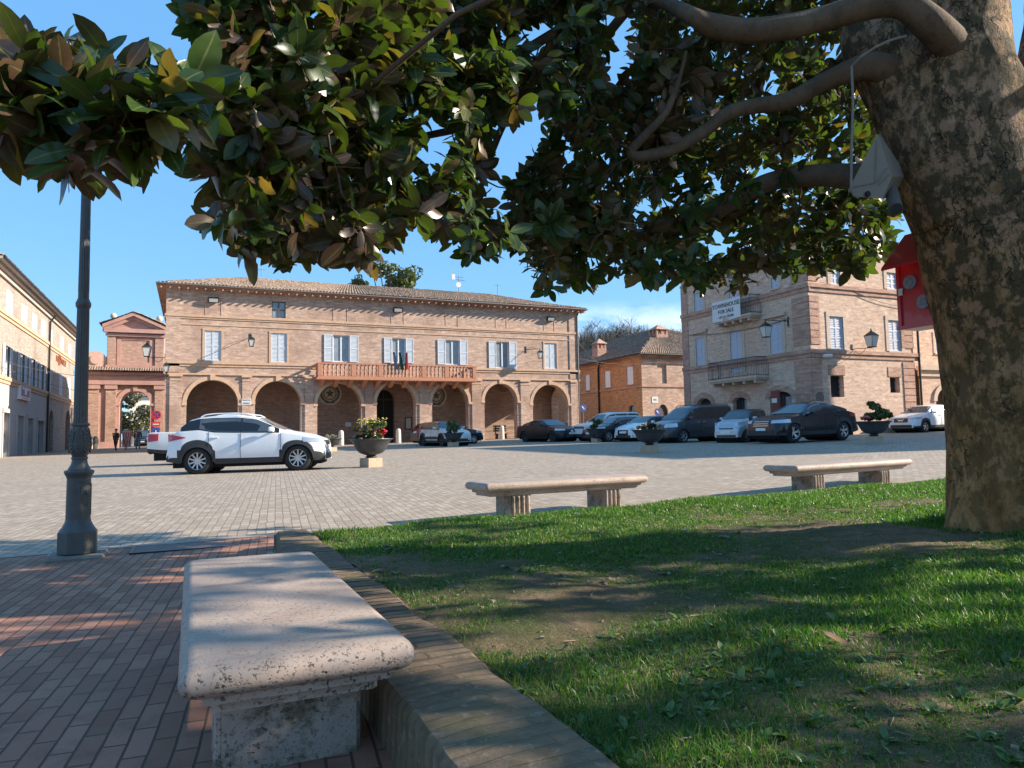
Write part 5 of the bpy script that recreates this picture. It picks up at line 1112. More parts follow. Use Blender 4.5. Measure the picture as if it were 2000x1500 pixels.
    for xw in (xf, xr):
        for s in (1, -1):
            wt = c.get('tw', .215); we = bpy.data.objects.new('wheel', None); COL.objects.link(we); we.parent = t; we.location = (X(xw), s*(W/2-wt/2-.025), r); we.rotation_euler = (0, 0, steer if xw == xf else 0)
            m_ = MB(); h = wt/2; m_.lathe([(r*.66, -h), (r*.90, -h), (r*.975, -h*.82), (r, -h*.5), (r, h*.5), (r*.975, h*.82), (r*.90, h), (r*.66, h)], 32, axis='y', cap=False); m_.build('tyre', M['tyre'], we, smooth=50, world=False)
            m_ = MB(); f = s*h; ro = r*.68
            m_.lathe([(ro, f*.98), (ro*.93, f*.86), (ro*.90, -f*.5)], 32, axis='y', cap=False)
            for k in range(sp):
                a = 2*PI*k/sp+PI/2
                for da in ((0,) if not c.get('twin') else (-.17, .17)):
                    e = np.array([math.cos(a+da), 0, math.sin(a+da)]); tv = np.array([-math.sin(a+da), 0, math.cos(a+da)]); w0, w1 = (c.get('spw', .05)), (c.get('spw', .05)*.85)
                    o_ = np.array([math.cos(a), 0, math.sin(a)])*ro*.12
                    p0, p1 = o_, e*ro*.95; m_.add([p0-tv*w0/2+(0,f*.80,0), p0+tv*w0/2+(0,f*.80,0), p1+tv*w1/2+(0,f*.90,0), p1-tv*w1/2+(0,f*.90,0), p0-tv*w0/2+(0,f*.55,0), p0+tv*w0/2+(0,f*.55,0), p1+tv*w1/2+(0,f*.55,0), p1-tv*w1/2+(0,f*.55,0)], [(0,1,2,3), (0,4,5,1), (1,5,6,2), (3,2,6,7), (0,3,7,4)])
            m_.lathe([(ro*.2, f*.5), (ro*.2, f*.84), (ro*.12, f*.88)], 12, axis='y'); m_.build('rim', rm, we, smooth=40, world=False)
            m_ = MB(); m_.lathe([(ro*.92, f*.3), (ro*.92, f*.34)], 24, axis='y'); m_.build('brake_disc', M['under'], we, world=False)
    return t

def heading_to(p, q): return math.atan2(q[1]-p[1], q[0]-p[0])
def place(u, D): p = lat(u, D); return p
BASE = dict(seams=(1.2, 2.3, 3.2), handles=(2.05, 3.0), spokes=5)
# white crossover in the middle of the square
A, B = ong(388, 926), ong(582, 919); hd = math.atan2(B[1]-A[1], B[0]-A[0])
suv = dict(L=4.23, W=1.80, wb=(.73, 3.40), r=.355, sill=.26, paint=P['white'], pillar=P['gloss'], roofm=P['white'], cladm=M['clad'], bump=.50, arches=True, twin=False, spokes=10, spw=.042,
    top=[(0,.60),(.03,.78),(.10,.86),(.46,1.00),(1.10,1.13),(1.86,1.52),(2.4,1.60),(2.98,1.60),(3.40,1.56),(3.66,1.49),(3.94,1.20),(4.10,1.10),(4.18,.98),(4.23,.62)],
    belt=[(0,.56),(.1,.82),(.46,.95),(1.12,1.06),(2.5,1.10),(2.98,1.12),(3.36,1.20),(3.94,1.17),(4.12,1.05),(4.23,.6)],
    glass=(1.34, 3.38), pill=(2.26,), ws=(1.14,1.81), rw=(3.70,3.92), hl=(.03,.58,.77,.875,.05,.09), tl=(3.70,.89,1.12,.20,.20), grille=(.42,.69,.82,'bars'), intake=(.7,.30,.5), seams=(1.19,2.26,3.1), handles=(1.9,2.84), mirror=1.37, sideglass=M['car_glass2'], rails=(1.9,3.36), railm=P['white'], handlem=P['white'], rimm=M['rim'])
mid_ = (A+B)/2
off_n = np.array([-math.sin(hd), math.cos(hd), 0])*(suv['W']/2-.11)
ctr = mid_+off_n; ctr[2] = gz(ctr[0], ctr[1])
# wheel mid-point is at x=(xf+xr)/2 from the nose
sh = suv['L']/2-(suv['wb'][0]+suv['wb'][1])/2; ctr = ctr-np.array([math.cos(hd), math.sin(hd), 0])*sh*1.0
s_ = make_car('parked_car', 'white crossover with black roof pillars and black cladding parked sideways in mid square', suv, ctr, hd)
tilt = math.atan2(gz(*(ctr[:2]+np.array([math.cos(hd), math.sin(hd)])))-gz(*ctr[:2]), 1.0)
def settle(o):
    """stand the car on the sloping setts"""
    h = o.rotation_euler.z; fx = GB*math.cos(h)+GC*math.sin(h); sy = -GB*math.sin(h)+GC*math.cos(h); o.rotation_euler = (math.atan(sy), -math.atan(fx), h)
settle(s_)
# pickup behind it
pk = dict(L=5.2, W=1.85, wb=(.95, 3.95), r=.38, sill=.42, paint=P['white2'], cladm=M['clad'], bump=.0, spokes=6, spw=.06, lipr=.08,
    top=[(0,.7),(.05,.95),(.5,1.08),(1.3,1.18),(1.95,1.66),(2.6,1.76),(3.2,1.72),(3.42,1.60),(3.50,1.20),(3.6,1.19),(5.1,1.22),(5.2,1.20)], belt=[(0,.66),(.1,.9),(.6,1.02),(1.3,1.1),(3.4,1.14),(3.6,1.17),(5.2,1.19)],
    glass=(1.55,3.30), pill=(2.45,), ws=(1.34,1.9), rw=(3.43,3.49), hl=(.03,.5,.84,.96,.02,.04), tl=(4.80,.86,1.15,.12,.0), grille=(.5,.72,.92), seams=(1.3,2.45,3.35), handles=(2.1,3.0), mirror=1.55, rplatez=.7, tail=.05)
p = lat(291, 26.5); hp = hd-.02; ctr = np.array([p[0], p[1], 0])+np.array([math.cos(hp), math.sin(hp), 0])*2.6+np.array([-math.sin(hp), math.cos(hp), 0])*.75; ctr[2] = gz(ctr[0], ctr[1])
settle(make_car('parked_car', 'white pickup truck mostly hidden behind the white crossover, only its tail showing', pk, ctr, hp))

def hatch(L=4.0, W=1.74, H=1.47, **kw):
    d = dict(L=L, W=W, wb=(.78, .78+.635*L), r=.315, sill=.21,
        top=[(0,.55),(.04,.70),(.14,.78),(.55,.93),(1.02,1.02),(1.72,H-.05),(2.3,H),(.76*L,H-.02),(.90*L,H-.12),(.965*L,1.02),(.99*L,.92),(L,.55)], belt=[(0,.52),(.15,.74),(.6,.88),(1.05,.96),(.7*L,1.0),(.95*L,1.02),(.985*L,.9),(L,.5)],
        glass=(1.30,.88*L), pill=(.52*L,.72*L), ws=(1.05,1.68), rw=(.905*L,.958*L), hl=(.04,.55,.70,.82,.03,.08), tl=(.90*L,.80,1.0,.1,.0), grille=(.40,.56,.68), seams=(1.12,.535*L,.745*L), handles=(.46*L,.68*L), mirror=1.38, nose=.2); d.update(kw); return d
def put(u, D, head, spec, label, dz=0, steer=0.0, name='parked_car'):
    p = lat(u, D); o = make_car(name, label, spec, (p[0], p[1], p[2]+dz), head, steer=steer); settle(o); o.location.z = p[2]+dz; return o
PIX = PI
# dark estate and silver hatchback by the arcade
put(874, 46.5, R(4), hatch(4.45, 1.78, 1.46, paint=P['navy'], spokes=10, spw=.03, top=[(0,.55),(.04,.70),(.14,.78),(.6,.93),(1.15,1.02),(1.9,1.43),(2.5,1.47),(3.7,1.44),(4.05,1.36),(4.3,1.02),(4.42,.9),(4.45,.55)], rw=(4.08,4.27)), 'dark blue estate car half hidden behind the pale grey hatchback')
put(869, 43.3, R(-82), hatch(3.99, 1.75, 1.48, paint=P['greige'], pillar=P['gloss'], roofm=P['gloss'], cladm=M['clad'], bump=.42, arches=True, sidestrip=(.42,.58), hl=(.04,.42,.62,.74,.03,.06), grille=(.3,.74,.80,'bars'), r=.33, rimm=M['rim_dark']), 'pale grey hatchback with black roof facing the camera behind a small urn by the arcade')
# satin black coupe saloon
merc = hatch(4.72, 1.86, 1.44, paint=P['matt'], wb=(.88,3.72), r=.345, rimm=M['rim_dark'], spokes=10, top=[(0,.55),(.04,.72),(.16,.80),(.7,.93),(1.35,1.02),(2.15,1.39),(2.6,1.43),(3.2,1.38),(4.1,1.10),(4.45,1.06),(4.66,.98),(4.72,.55)], belt=[(0,.52),(.15,.76),(.7,.88),(1.35,.96),(3.4,1.02),(4.4,1.04),(4.66,.94),(4.72,.5)], glass=(1.6,3.75), pill=(2.6,), ws=(1.38,2.1), rw=(3.3,4.05), hl=(.04,.6,.70,.80,.02,.06), hlw=.34, tl=(4.25,.84,.98,.02,.02), grille=(.42,.48,.74,'star'), seams=(1.4,2.6,3.5), handles=(2.3,3.25), mirror=1.72)
put(1071, 46.5, R(-78), merc, 'satin black coupe facing the camera beside the last arches of the town hall')
# the rank in front of the orange house
fl = dict(L=4.5, W=1.9, wb=(.9, 3.56), r=.37, sill=.30, paint=P['white2'], cladm=M['clad'], bump=.62, arches=True, spokes=5, spw=.08, rimm=M['rim_dark'],
    top=[(0,.72),(.03,.95),(.10,1.02),(.6,1.10),(1.15,1.16),(1.85,1.66),(2.3,1.74),(3.9,1.74),(4.30,1.66),(4.44,1.1),(4.5,.7)], belt=[(0,.68),(.1,.96),(.6,1.04),(1.2,1.09),(3.3,1.12),(4.4,1.14),(4.5,.68)], glass=(1.4,4.2), pill=(2.35,3.3), ws=(1.18,1.8), rw=(4.32,4.42), hl=(.03,.42,.80,.97,.0,.01), tl=(4.25,.85,1.3,0,0), grille=(.5,.78,.92,'bars'), seams=(1.2,2.35,3.3), handles=(2.05,3.0), mirror=1.45, sideglass=M['car_glass2'])
put(1188, 45.5, R(186), fl, 'boxy off white off-roader at the far end of the rank by the orange house')
put(1207, 42.3, R(186), hatch(4.2, 1.76, 1.44, paint=P['navy'], spokes=9, spw=.035, sideglass=M['car_glass2'], r=.325), 'black hatchback with silver alloy wheels between the off-roader and the white hatchback')
put(1266, 41.4, R(192), hatch(4.0, 1.74, 1.42, paint=P['white'], pillar=P['gloss'], roofm=P['navy'], grille=(.40,.36,.66), platez=.47, intake=(.92,.22,.36), sideglass=M['car_glass2'], spokes=7, hl=(.04,.6,.66,.77,.04,.08)), 'white hatchback with big black grille and dark roof next to the grey van')
van = dict(L=4.6, W=1.80, wb=(.90, 3.72), r=.33, sill=.26, paint=P['slate'], cladm=M['clad'], tumble=.13, spokes=6,
    top=[(0,.62),(.03,.82),(.12,.92),(.55,1.06),(.95,1.14),(1.75,1.72),(2.2,1.82),(4.2,1.83),(4.48,1.76),(4.57,1.1),(4.6,.6)], belt=[(0,.58),(.12,.86),(.5,.98),(1.0,1.08),(2.0,1.12),(4.5,1.14),(4.6,.58)], glass=(1.25,4.36), pill=(2.08,3.2), ws=(.98,1.70), rw=(4.49,4.55), hl=(.03,.55,.76,.95,.05,.03), tl=(4.42,.8,1.4,0,0), grille=(.42,.66,.80,'bars'), seams=(1.12,2.1,3.3), handles=(1.85,2.2), mirror=1.30, sidestrip=(.62,.72), rails=(1.9,4.2), railm=M['rim_dark'], handlem=M['chrome'], sideglass=M['car_glass'])
put(1352, 36.6, R(186), van, 'dark grey high-roofed van with long side windows and roof rails')
smart = dict(L=2.70, W=1.56, wb=(.52, 2.33), r=.30, sill=.24, paint=P['silver'], pillar=P['navy'], roofm=P['navy'], tumble=.16, spokes=6, rimm=M['rim_dark'],
    top=[(0,.55),(.03,.74),(.12,.86),(.5,1.00),(.72,1.06),(1.25,1.48),(1.6,1.54),(2.2,1.53),(2.5,1.45),(2.64,1.05),(2.7,.5)], belt=[(0,.52),(.1,.80),(.5,.95),(.75,1.0),(1.9,1.02),(2.4,1.05),(2.62,1.0),(2.7,.48)], glass=(.95,2.3), pill=(1.85,), ws=(.74,1.2), rw=(2.52,2.62), hl=(.04,.42,.70,.92,.10,.12), hlw=.42, tl=(2.45,.75,.95,0,0), grille=(.36,.62,.68), seams=(.85,1.9), handles=(1.65,), mirror=1.0, rplatez=.6, platez=.42, intake=(.7,.27,.36), tll=.4, nl=.5, nose=.22)
put(1450, 33.8, R(197), smart, 'tiny silver two-seat city car tucked behind the nose of the black coupe SUV')
x6 = dict(L=4.95, W=2.0, wb=(.92, 3.90), r=.385, sill=.28, paint=P['black'], pillar=P['black'], tumble=.27, spokes=5, twin=True, spw=.045, cladm=M['clad'],
    top=[(0,.62),(.04,.86),(.14,.96),(.7,1.10),(1.45,1.19),(2.25,1.62),(2.75,1.70),(3.2,1.68),(3.9,1.48),(4.5,1.25),(4.78,1.20),(4.88,1.05),(4.95,.6)], belt=[(0,.58),(.15,.9),(.8,1.03),(1.5,1.11),(3.2,1.18),(4.3,1.24),(4.8,1.12),(4.95,.58)], glass=(1.75,4.15), pill=(2.78,3.62), ws=(1.48,2.2), rw=(3.7,4.42), hl=(.04,.72,.80,.93,.02,.05), hlw=.36, tl=(4.35,.98,1.13,.03,.0), grille=(.48,.66,.92,'bars'), intake=(.8,.30,.52), seams=(1.5,2.78,3.65), handles=(2.5,3.42), mirror=1.85, sideglass=M['car_glass2'], platez=.5, tw=.27)
put(1568, 31.6, R(183), x6, 'glossy black coupe SUV with turned front wheels parked before the townhouse', dz=.05, steer=R(-24))
ns = dict(L=4.4, W=1.81, wb=(.92, 3.57), r=.345, sill=.27, paint=P['white'], cladm=M['clad'], bump=.40, arches=True, spokes=5, spw=.07,
    top=[(0,.62),(.04,.82),(.14,.90),(.6,1.02),(1.25,1.13),(2.0,1.53),(2.5,1.59),(3.3,1.57),(3.9,1.47),(4.15,1.12),(4.32,1.0),(4.4,.6)], belt=[(0,.58),(.14,.84),(.6,.95),(1.25,1.04),(3.0,1.10),(4.1,1.14),(4.32,.95),(4.4,.58)], glass=(1.5,3.75), pill=(2.42,3.3), ws=(1.28,1.94), rw=(3.92,4.12), hl=(.05,.66,.76,.88,.03,.05), hlw=.4, tl=(3.95,.86,1.06,.05,.05), grille=(.42,.60,.84,'vee'), intake=(.78,.30,.46), seams=(1.32,2.42,3.3), handles=(2.15,3.1), mirror=1.62, handlem=M['chrome'])
put(1807, 42.5, R(184), ns, 'white compact SUV parked against the townhouse, partly behind the magnolia trunk')
# dark van inside the gate arch
p = ony(281, 878, GY+9); put(280, float((p-CAM)@CF), R(-90), dict(van, paint=P['navy']), 'dark van standing beyond the town gate arch')

# ------------------------------------------------------------------ lamp post
M['cast_iron'] = plain('painted cast iron', (.085,.083,.08), .5, .2, var=.18, scale=14, bump=.12)
M['kerb_stone'] = plain('worn grey stone', (.19,.165,.14), .85, var=.3, scale=9, bump=.4)
lp = ong(150, 1090); lx, ly, lz = lp[0], lp[1]+.02, lp[2]
lamp = thing('street_lamp', 'tall fluted cast iron lamp post on a stone slab at the left', 'street lamp', (lx, ly, lz))
def rot8(b, r, z0, z1, r1=None, n=8, ph=PI/8):
    r1 = r if r1 is None else r1; vs_ = [(lx+r*math.cos(ph+2*PI*k/n), ly+r*math.sin(ph+2*PI*k/n), lz+z0) for k in range(n)]+[(lx+r1*math.cos(ph+2*PI*k/n), ly+r1*math.sin(ph+2*PI*k/n), lz+z1) for k in range(n)]
    b.add(vs_, [(k, (k+1) % n, n+(k+1) % n, n+k) for k in range(n)]+[tuple(range(n, 2*n))])
b = MB(); b.bbox(lx-.30, lx+.30, ly-.30, ly+.30, lz-.05, lz+.04, .02); b.build('footing', M['kerb_stone'], lamp)
def fluted(b, prof, n=16, depth=.10, c=(0,0,0)):
    m = n*4; vs_ = []
    for r, z in prof:
        for k in range(m): a = 2*PI*k/m; q = 1-depth*(abs(math.sin(a*n/2))**.7 if False else (1-abs(math.sin(a*n/2)))**2 if False else (math.cos(a*n)*.5+.5)**2); vs_.append((c[0]+r*q*math.cos(a), c[1]+r*q*math.sin(a), c[2]+z))
    b.add(vs_, [(i*m+k, i*m+(k+1) % m, (i+1)*m+(k+1) % m, (i+1)*m+k) for i in range(len(prof)-1) for k in range(m)])
C = (lx, ly, lz)
b = MB(); rot8(b, .212, .05, .235); b.lathe([(.20,.235),(.185,.255),(.165,.275),(.15,.30),(.14,.315),(.134,.33),(.130,.345)], 32, C); b.lathe([(.130,.345),(.126,.70),(.128,.71),(.135,.725),(.150,.745),(.158,.76),(.155,.775),(.12,.785)], 32, C)
b.lathe([(.12,.785),(.112,.80),(.09,.83),(.082,.86),(.080,.875),(.088,.88),(.088,.895),(.078,.90)], 32, C); b.build('pedestal', M['cast_iron'], lamp, smooth=40)
b = MB(); pd = ong(170, 990); d_ = np.array([-lx, -ly, 0]); d_ /= np.linalg.norm(d_); d_ = np.array([d_[0]*math.cos(.55)-d_[1]*math.sin(.55), d_[0]*math.sin(.55)+d_[1]*math.cos(.55), 0]); e_ = np.array([-d_[1], d_[0], 0]); cc = np.array(C)
b.obox(cc+d_*.118+(0,0,.52), e_*.075, d_*.012, (0,0,.14)); b.obox(cc+d_*.131+(0,0,.52), e_*.062, d_*.004, (0,0,.125))
for k in range(14): a = 2*PI*k/14; b.ball(cc+d_*.137+e_*.033*math.cos(a)+np.array([0,0,.52+.055*math.sin(a)]), .009, 6, 4)
for k in range(3): b.obox(cc+d_*.137+(0,0,.49+.03*k), e_*.028, d_*.006, (0,0,.006))
b.ball(cc+d_*.137+(0,0,.595), .014, 8, 5); b.build('crest_panel', M['cast_iron'], lamp)
b = MB(); b.lathe([(.078,.90),(.085,.915),(.105,.95),(.116,.985),(.117,1.01),(.108,1.06),(.096,1.11),(.088,1.15),(.084,1.17),(.10,1.18),(.102,1.195),(.085,1.205)], 32, C)
for k in range(8):
    a = 2*PI*k/8; o_ = np.array([math.cos(a), math.sin(a), 0]); t_ = np.array([-math.sin(a), math.cos(a), 0])
    for s in (-1, 1):
        for j in range(6): z = .955+.032*j; r_ = float(np.interp(z, [.90,.95,1.0,1.06,1.11,1.17], [.08,.105,.117,.108,.096,.084])); b.obox(cc+o_*(r_+.002)+t_*s*.015+(0,0,z), t_*.017*s+np.array([0,0,.016]), o_*.005, np.array([0,0,.006])-t_*s*.004)
    b.tube([cc+o_*(float(np.interp(z, [.90,.95,1.0,1.06,1.11,1.17], [.08,.105,.117,.108,.096,.084]))+.004)+(0,0,z) for z in (.94,1.0,1.06,1.13,1.16)], .005, 5)
b.build('acanthus_bulb', M['cast_iron'], lamp, smooth=40)
b = MB(); fluted(b, [(.078,1.20),(.076,1.3),(.066,2.27)], c=C); b.lathe([(.068,2.25),(.082,2.27),(.084,2.30),(.07,2.32),(.066,2.335)], 28, C, cap=False); b.lathe([(.060,2.33),(.058,2.42)], 28, C, cap=False); fluted(b, [(.060,2.40),(.052,3.42)], 14, c=C)
b.lathe([(.053,3.41),(.066,3.425),(.068,3.44),(.054,3.455),(.050,3.47),(.050,3.60),(.064,3.61),(.064,3.625),(.048,3.64),(.045,4.15),(.07,4.18),(.09,4.25),(.05,4.28)], 28, C); b.build('shaft', M['cast_iron'], lamp, smooth=40)
b = MB(); zz = lz+4.28
for ax, ay in ((1,1),(1,-1),(-1,-1),(-1,1)): b.tube([(lx+ax*.10, ly+ay*.10, zz), (lx+ax*.19, ly+ay*.19, zz+.42)], .012, 4)
b.add([(lx+x*.22, ly+y*.22, zz+.42) for x, y in ((1,1),(-1,1),(-1,-1),(1,-1))]+[(lx+x*.06, ly+y*.06, zz+.6) for x, y in ((1,1),(-1,1),(-1,-1),(1,-1))], [(0,1,5,4),(1,2,6,5),(2,3,7,6),(3,0,4,7),(0,3,2,1),(4,5,6,7)]); b.build('lantern_frame', M['cast_iron'], lamp)
b = MB(); b.add([(lx+x*.09, ly+y*.09, zz) for x, y in ((1,1),(-1,1),(-1,-1),(1,-1))]+[(lx+x*.18, ly+y*.18, zz+.42) for x, y in ((1,1),(-1,1),(-1,-1),(1,-1))], [(0,1,5,4),(1,2,6,5),(2,3,7,6),(3,0,4,7)]); b.build('lantern_glass', M['lamp_glass'], lamp)
lamp.scale = (.76, .76, 1.0)
# covers let into the pavement beside the lamp
p = onz(265, 1079, gz(-.4, 7.7)+.01); t = thing('manhole_cover', 'dark rectangular cover let into the brick pavement beside the lamp post', 'manhole cover', (p[0], p[1], gz(p[0], p[1]))); b = MB(); b.box(lx+.45, lx+1.32, ly-.12, ly+.30, gz(lx, ly)-.02, gz(lx+.8, ly)+.012); b.build('plate', plain('worn cover', (.15,.11,.095), .7, .1, var=.3, scale=12, bump=.4), t); b = MB()
for q in ((lx+.42, lx+.45), (lx+1.32, lx+1.35)): b.box(*q, ly-.15, ly+.33, gz(lx, ly)-.02, gz(lx+.8, ly)+.014)
b.box(lx+.45, lx+1.32, ly-.15, ly-.12, gz(lx, ly)-.02, gz(lx+.8, ly)+.014); b.box(lx+.45, lx+1.32, ly+.30, ly+.33, gz(lx, ly)-.02, gz(lx+.8, ly)+.014); b.build('rim', M['metal'], t)

# ------------------------------------------------------------------ travertine benches
def travertine(name, moss):
    m, t, b = new_mat(name); g = N(t, 'ShaderNodeNewGeometry'); pos = g.outputs['Position']; nz_ = N(t, 'ShaderNodeSeparateXYZ'); t.links.new(g.outputs['Normal'], nz_.inputs[0])
    base = ramp(t, [(.3, (.31,.235,.19)), (.55, (.38,.30,.245)), (.75, (.44,.36,.30))]); t.links.new(noise(t, pos, 5, 6, .65), base.inputs[0])
    st = scaled(t, pos, (18, 44, 70)); pits = noise(t, st, 1.0, 4, .75); sp = noise(t, pos, 62, 3, .6); clump = noise(t, pos, 3.2, 3, .6)
    up = rng_(t, nz_.outputs['Z'], .35, .9, 1.0, 0.34)
    pm = N(t, 'ShaderNodeMath', operation='ADD'); t.links.new(rng_(t, sp, .57, .66), pm.inputs[0]); t.links.new(rng_(t, pits, .60, .68), pm.inputs[1])
    k1 = N(t, 'ShaderNodeMath', operation='MULTIPLY'); t.links.new(pm.outputs[0], k1.inputs[0]); t.links.new(rng_(t, clump, .38, .58, .18, 1), k1.inputs[1])
    k2 = N(t, 'ShaderNodeMath', operation='MULTIPLY', use_clamp=True); t.links.new(k1.outputs[0], k2.inputs[0]); t.links.new(up, k2.inputs[1])
    c = mixc(t, base.outputs[0], (.07,.055,.042), k2.outputs[0])
    speck = rng_(t, noise(t, pos, 120, 2, .5), .60, .68, 0, .7); c = mixc(t, c, (.10,.08,.065), speck)
    if moss:
        ml = noise(t, pos, 7, 7, .75); mm = N(t, 'ShaderNodeMath', operation='MULTIPLY'); t.links.new(rng_(t, ml, .47, .6, 0, .85), mm.inputs[0]); t.links.new(rng_(t, nz_.outputs['Z'], .2, .6, 1, 0), mm.inputs[1]); c = mixc(t, c, (.09,.085,.045), mm.outputs[0])
    t.links.new(c, b.inputs['Base Color']); b.inputs['Roughness'].default_value = .62; b.inputs['Specular IOR Level'].default_value = .35
    bp = N(t, 'ShaderNodeBump', Strength=.7, Distance=.006); bp.invert = True; t.links.new(k2.outputs[0], bp.inputs['Height']); t.links.new(bp.outputs[0], b.inputs['Normal']); return m
M['travertine'] = travertine('travertine', False); M['travertine_leg'] = travertine('mossy travertine', True)
def make_bench(name, label, L, W, H, loc, rz, grp='travertine benches around the lawn'):
    t = thing(name, label, 'bench', loc, rz, grp); b = MB()
    def ring(ins, z, rc=.03):
        pts = []
        for (cx, cy, a0) in ((1,1,0), (-1,1,PI/2), (-1,-1,PI), (1,-1,3*PI/2)):
            for k in range(5): a = a0+PI/2*k/4; pts.append((cx*(L/2-ins-rc)+rc*math.cos(a), cy*(W/2-ins-rc)+rc*math.sin(a), z))
        return pts
    T = H; prof = [(.095, T-.155), (.095, T-.135), (.085, T-.125), (.06, T-.12), (.06, T-.098), (.045, T-.092)]
    for k in range(9): a = -PI/2+PI*k/8; prof.append((.042-.042*math.cos(a), T-.046+.046*math.sin(a)))
    vs_ = []; n = 20
    for ins, z in prof: vs_ += ring(ins, z)
    b.add(vs_, [(i*n+k, i*n+(k+1) % n, (i+1)*n+(k+1) % n, (i+1)*n+k) for i in range(len(prof)-1) for k in range(n)]+[tuple(range(n))[::-1], tuple(range((len(prof)-1)*n, len(prof)*n))]); b.build('seat', M['travertine'], t, smooth=50, world=False)
    for s in (-1, 1):
        b = MB(); cx = s*L*.285; w, d, h = .13, W*.315, T-.155; b.box(cx-w, cx+w, -d, d, -.12, h)
        for fs in (-1, 1):
            for k in range(4): x = cx-w+.035+(2*w-.07)*k/3; b.lathe([(.019, -.10), (.019, h-.02), (.012, h-.005)], 8, (x, fs*(d+.002), 0))
        b.build('leg', M['travertine_leg'], t, world=False)
    return t
make_bench('stone_bench', 'large pitted travertine bench in the foreground beside the brick edging', 2.03, .66, .42, (.305, 3.185, gz(.3, 3.0)), PI/2)
make_bench('stone_bench', 'travertine bench behind the middle of the lawn, dappled with leaf shade', 2.27, .57, .42, (4.065, 7.79, .12), math.atan2(.2, 2.26))
make_bench('stone_bench', 'sunlit travertine bench nearest the magnolia trunk', 2.99, .57, .42, (8.99, 8.03, .16), math.atan2(.5, 2.98))

# ------------------------------------------------------------------ edging wall, kerb, lawn
def edging():
    m, t, b = new_mat('old edging bricks'); g = N(t, 'ShaderNodeNewGeometry'); pos = g.outputs['Position']
    wob = N(t, 'ShaderNodeTexNoise', Scale=4.0, Detail=2.0); t.links.new(pos, wob.inputs['Vector']); ad = N(t, 'ShaderNodeVectorMath', operation='MULTIPLY_ADD'); ad.inputs[1].default_value = (.007,.007,.0); t.links.new(wob.outputs['Color'], ad.inputs[0]); t.links.new(pos, ad.inputs[2])
    bt = N(t, 'ShaderNodeTexBrick'); t.links.new(scaled(t, ad.outputs[0], (1, 1, 0), R(-6)), bt.inputs['Vector'])
    for k, q in (('Scale', 1.0), ('Mortar Size', .009), ('Mortar Smooth', .3), ('Bias', 0.), ('Brick Width', 1.1), ('Row Height', .062)): bt.inputs[k].default_value = q
    bt.inputs['Color1'].default_value = (.165,.11,.072,1); bt.inputs['Color2'].default_value = (.25,.175,.115,1); bt.inputs['Mortar'].default_value = (.035,.028,.02,1)
    s = N(t, 'ShaderNodeSeparateXYZ'); t.links.new(pos, s.inputs[0]); worn = rng_(t, s.outputs['Y'], 3.6, 2.3, 0, .85)
    c = mixc(t, bt.outputs['Color'], (.19,.14,.09), worn); l = noise(t, pos, 9, 7, .7); c = mixc(t, c, (.10,.085,.05), rng_(t, l, .5, .66, 0, .75)); c = mixc(t, c, (.38,.32,.24), rng_(t, noise(t, pos, 26, 5, .7), .56, .72, 0, .7)); c = mixc(t, c, (.17,.15,.055), rng_(t, noise(t, pos, 3.1, 5, .6), .55, .7, 0, .7))
    t.links.new(c, b.inputs['Base Color']); b.inputs['Roughness'].default_value = .95; b.inputs['Specular IOR Level'].default_value = .2
    bp = N(t, 'ShaderNodeBump', Strength=.8, Distance=.02); t.links.new(mixc(t, l, bt.outputs['Fac'], .35), bp.inputs['Height']); t.links.new(bp.outputs[0], b.inputs['Normal']); return m
M['edging'] = edging()
rs = np.random.RandomState(3)
ew = thing('brick_edging', 'low weathered brick edging wall along the left side of the lawn', 'edging wall', (.8, 2, 0)); ny = 150; ys_ = np.linspace(-3.2, 6.97, ny); vs_ = []
for y in ys_:
    xl_ = .60+max(0, y-5.4)*.07+.004*math.sin(y*3)+rs.uniform(-.003, .003); xr_ = 1.0+.01*math.sin(y*5)+rs.uniform(-.006, .006); zt_ = .232+.006*math.sin(y*7)+rs.uniform(-.005, .005)-(.0 if y > 2.6 else .0)
    vs_ += [(xl_-.01, y, -.1), (xl_, y, .12), (xl_+.004, y, zt_-.022), (xl_+.022, y, zt_), (xl_+.14, y, zt_+.006+rs.uniform(-.004,.004)), (xl_+.27, y, zt_+.004+rs.uniform(-.004,.004)), (xr_-.02, y, zt_), (xr_, y, zt_-.02), (xr_, y, -.1)]
b = MB(); b.add(vs_, [(i*9+k, i*9+k+1, (i+1)*9+k+1, (i+1)*9+k) for i in range(ny-1) for k in range(8)]+[tuple(range(9)), tuple(range((ny-1)*9, ny*9))[::-1]]); b.build('wall', M['edging'], ew, smooth=40)
b = MB(); b.add([(.70, 6.98, .2), (1.05, 6.99, .2), (1.06, 7.11, .2), (.74, 7.07, .2), (.70, 6.98, -.1), (1.05, 6.99, -.1), (1.06, 7.11, -.1), (.74, 7.07, -.1)], [(0,1,2,3), (0,4,5,1), (1,5,6,2), (2,6,7,3), (3,7,4,0)]); b.build('end_stone', M['edge_stone'], ew)
FY = 7.06
def front_y(x): return FY+.035*max(0, x-1)
kb = MB()
for i in range(34):
    x0 = 1.07+i*.62; x1 = x0+.608; kb.add([(x0, front_y(x0), gz(x0, 7)-.1), (x1, front_y(x1), gz(x1, 7)-.1), (x1, front_y(x1)+.14, gz(x1, 7)-.1), (x0, front_y(x0)+.14, gz(x0, 7)-.1), (x0, front_y(x0), gz(x0, 7)+.085), (x1, front_y(x1), gz(x1, 7)+.085), (x1, front_y(x1)+.14, gz(x1, 7)+.08), (x0, front_y(x0)+.14, gz(x0, 7)+.08)], [(4,5,6,7), (0,1,5,4), (1,2,6,5), (2,3,7,6), (3,0,4,7)])
_o = kb.build('kerb', M['edge_stone']); _o['kind'] = 'structure'

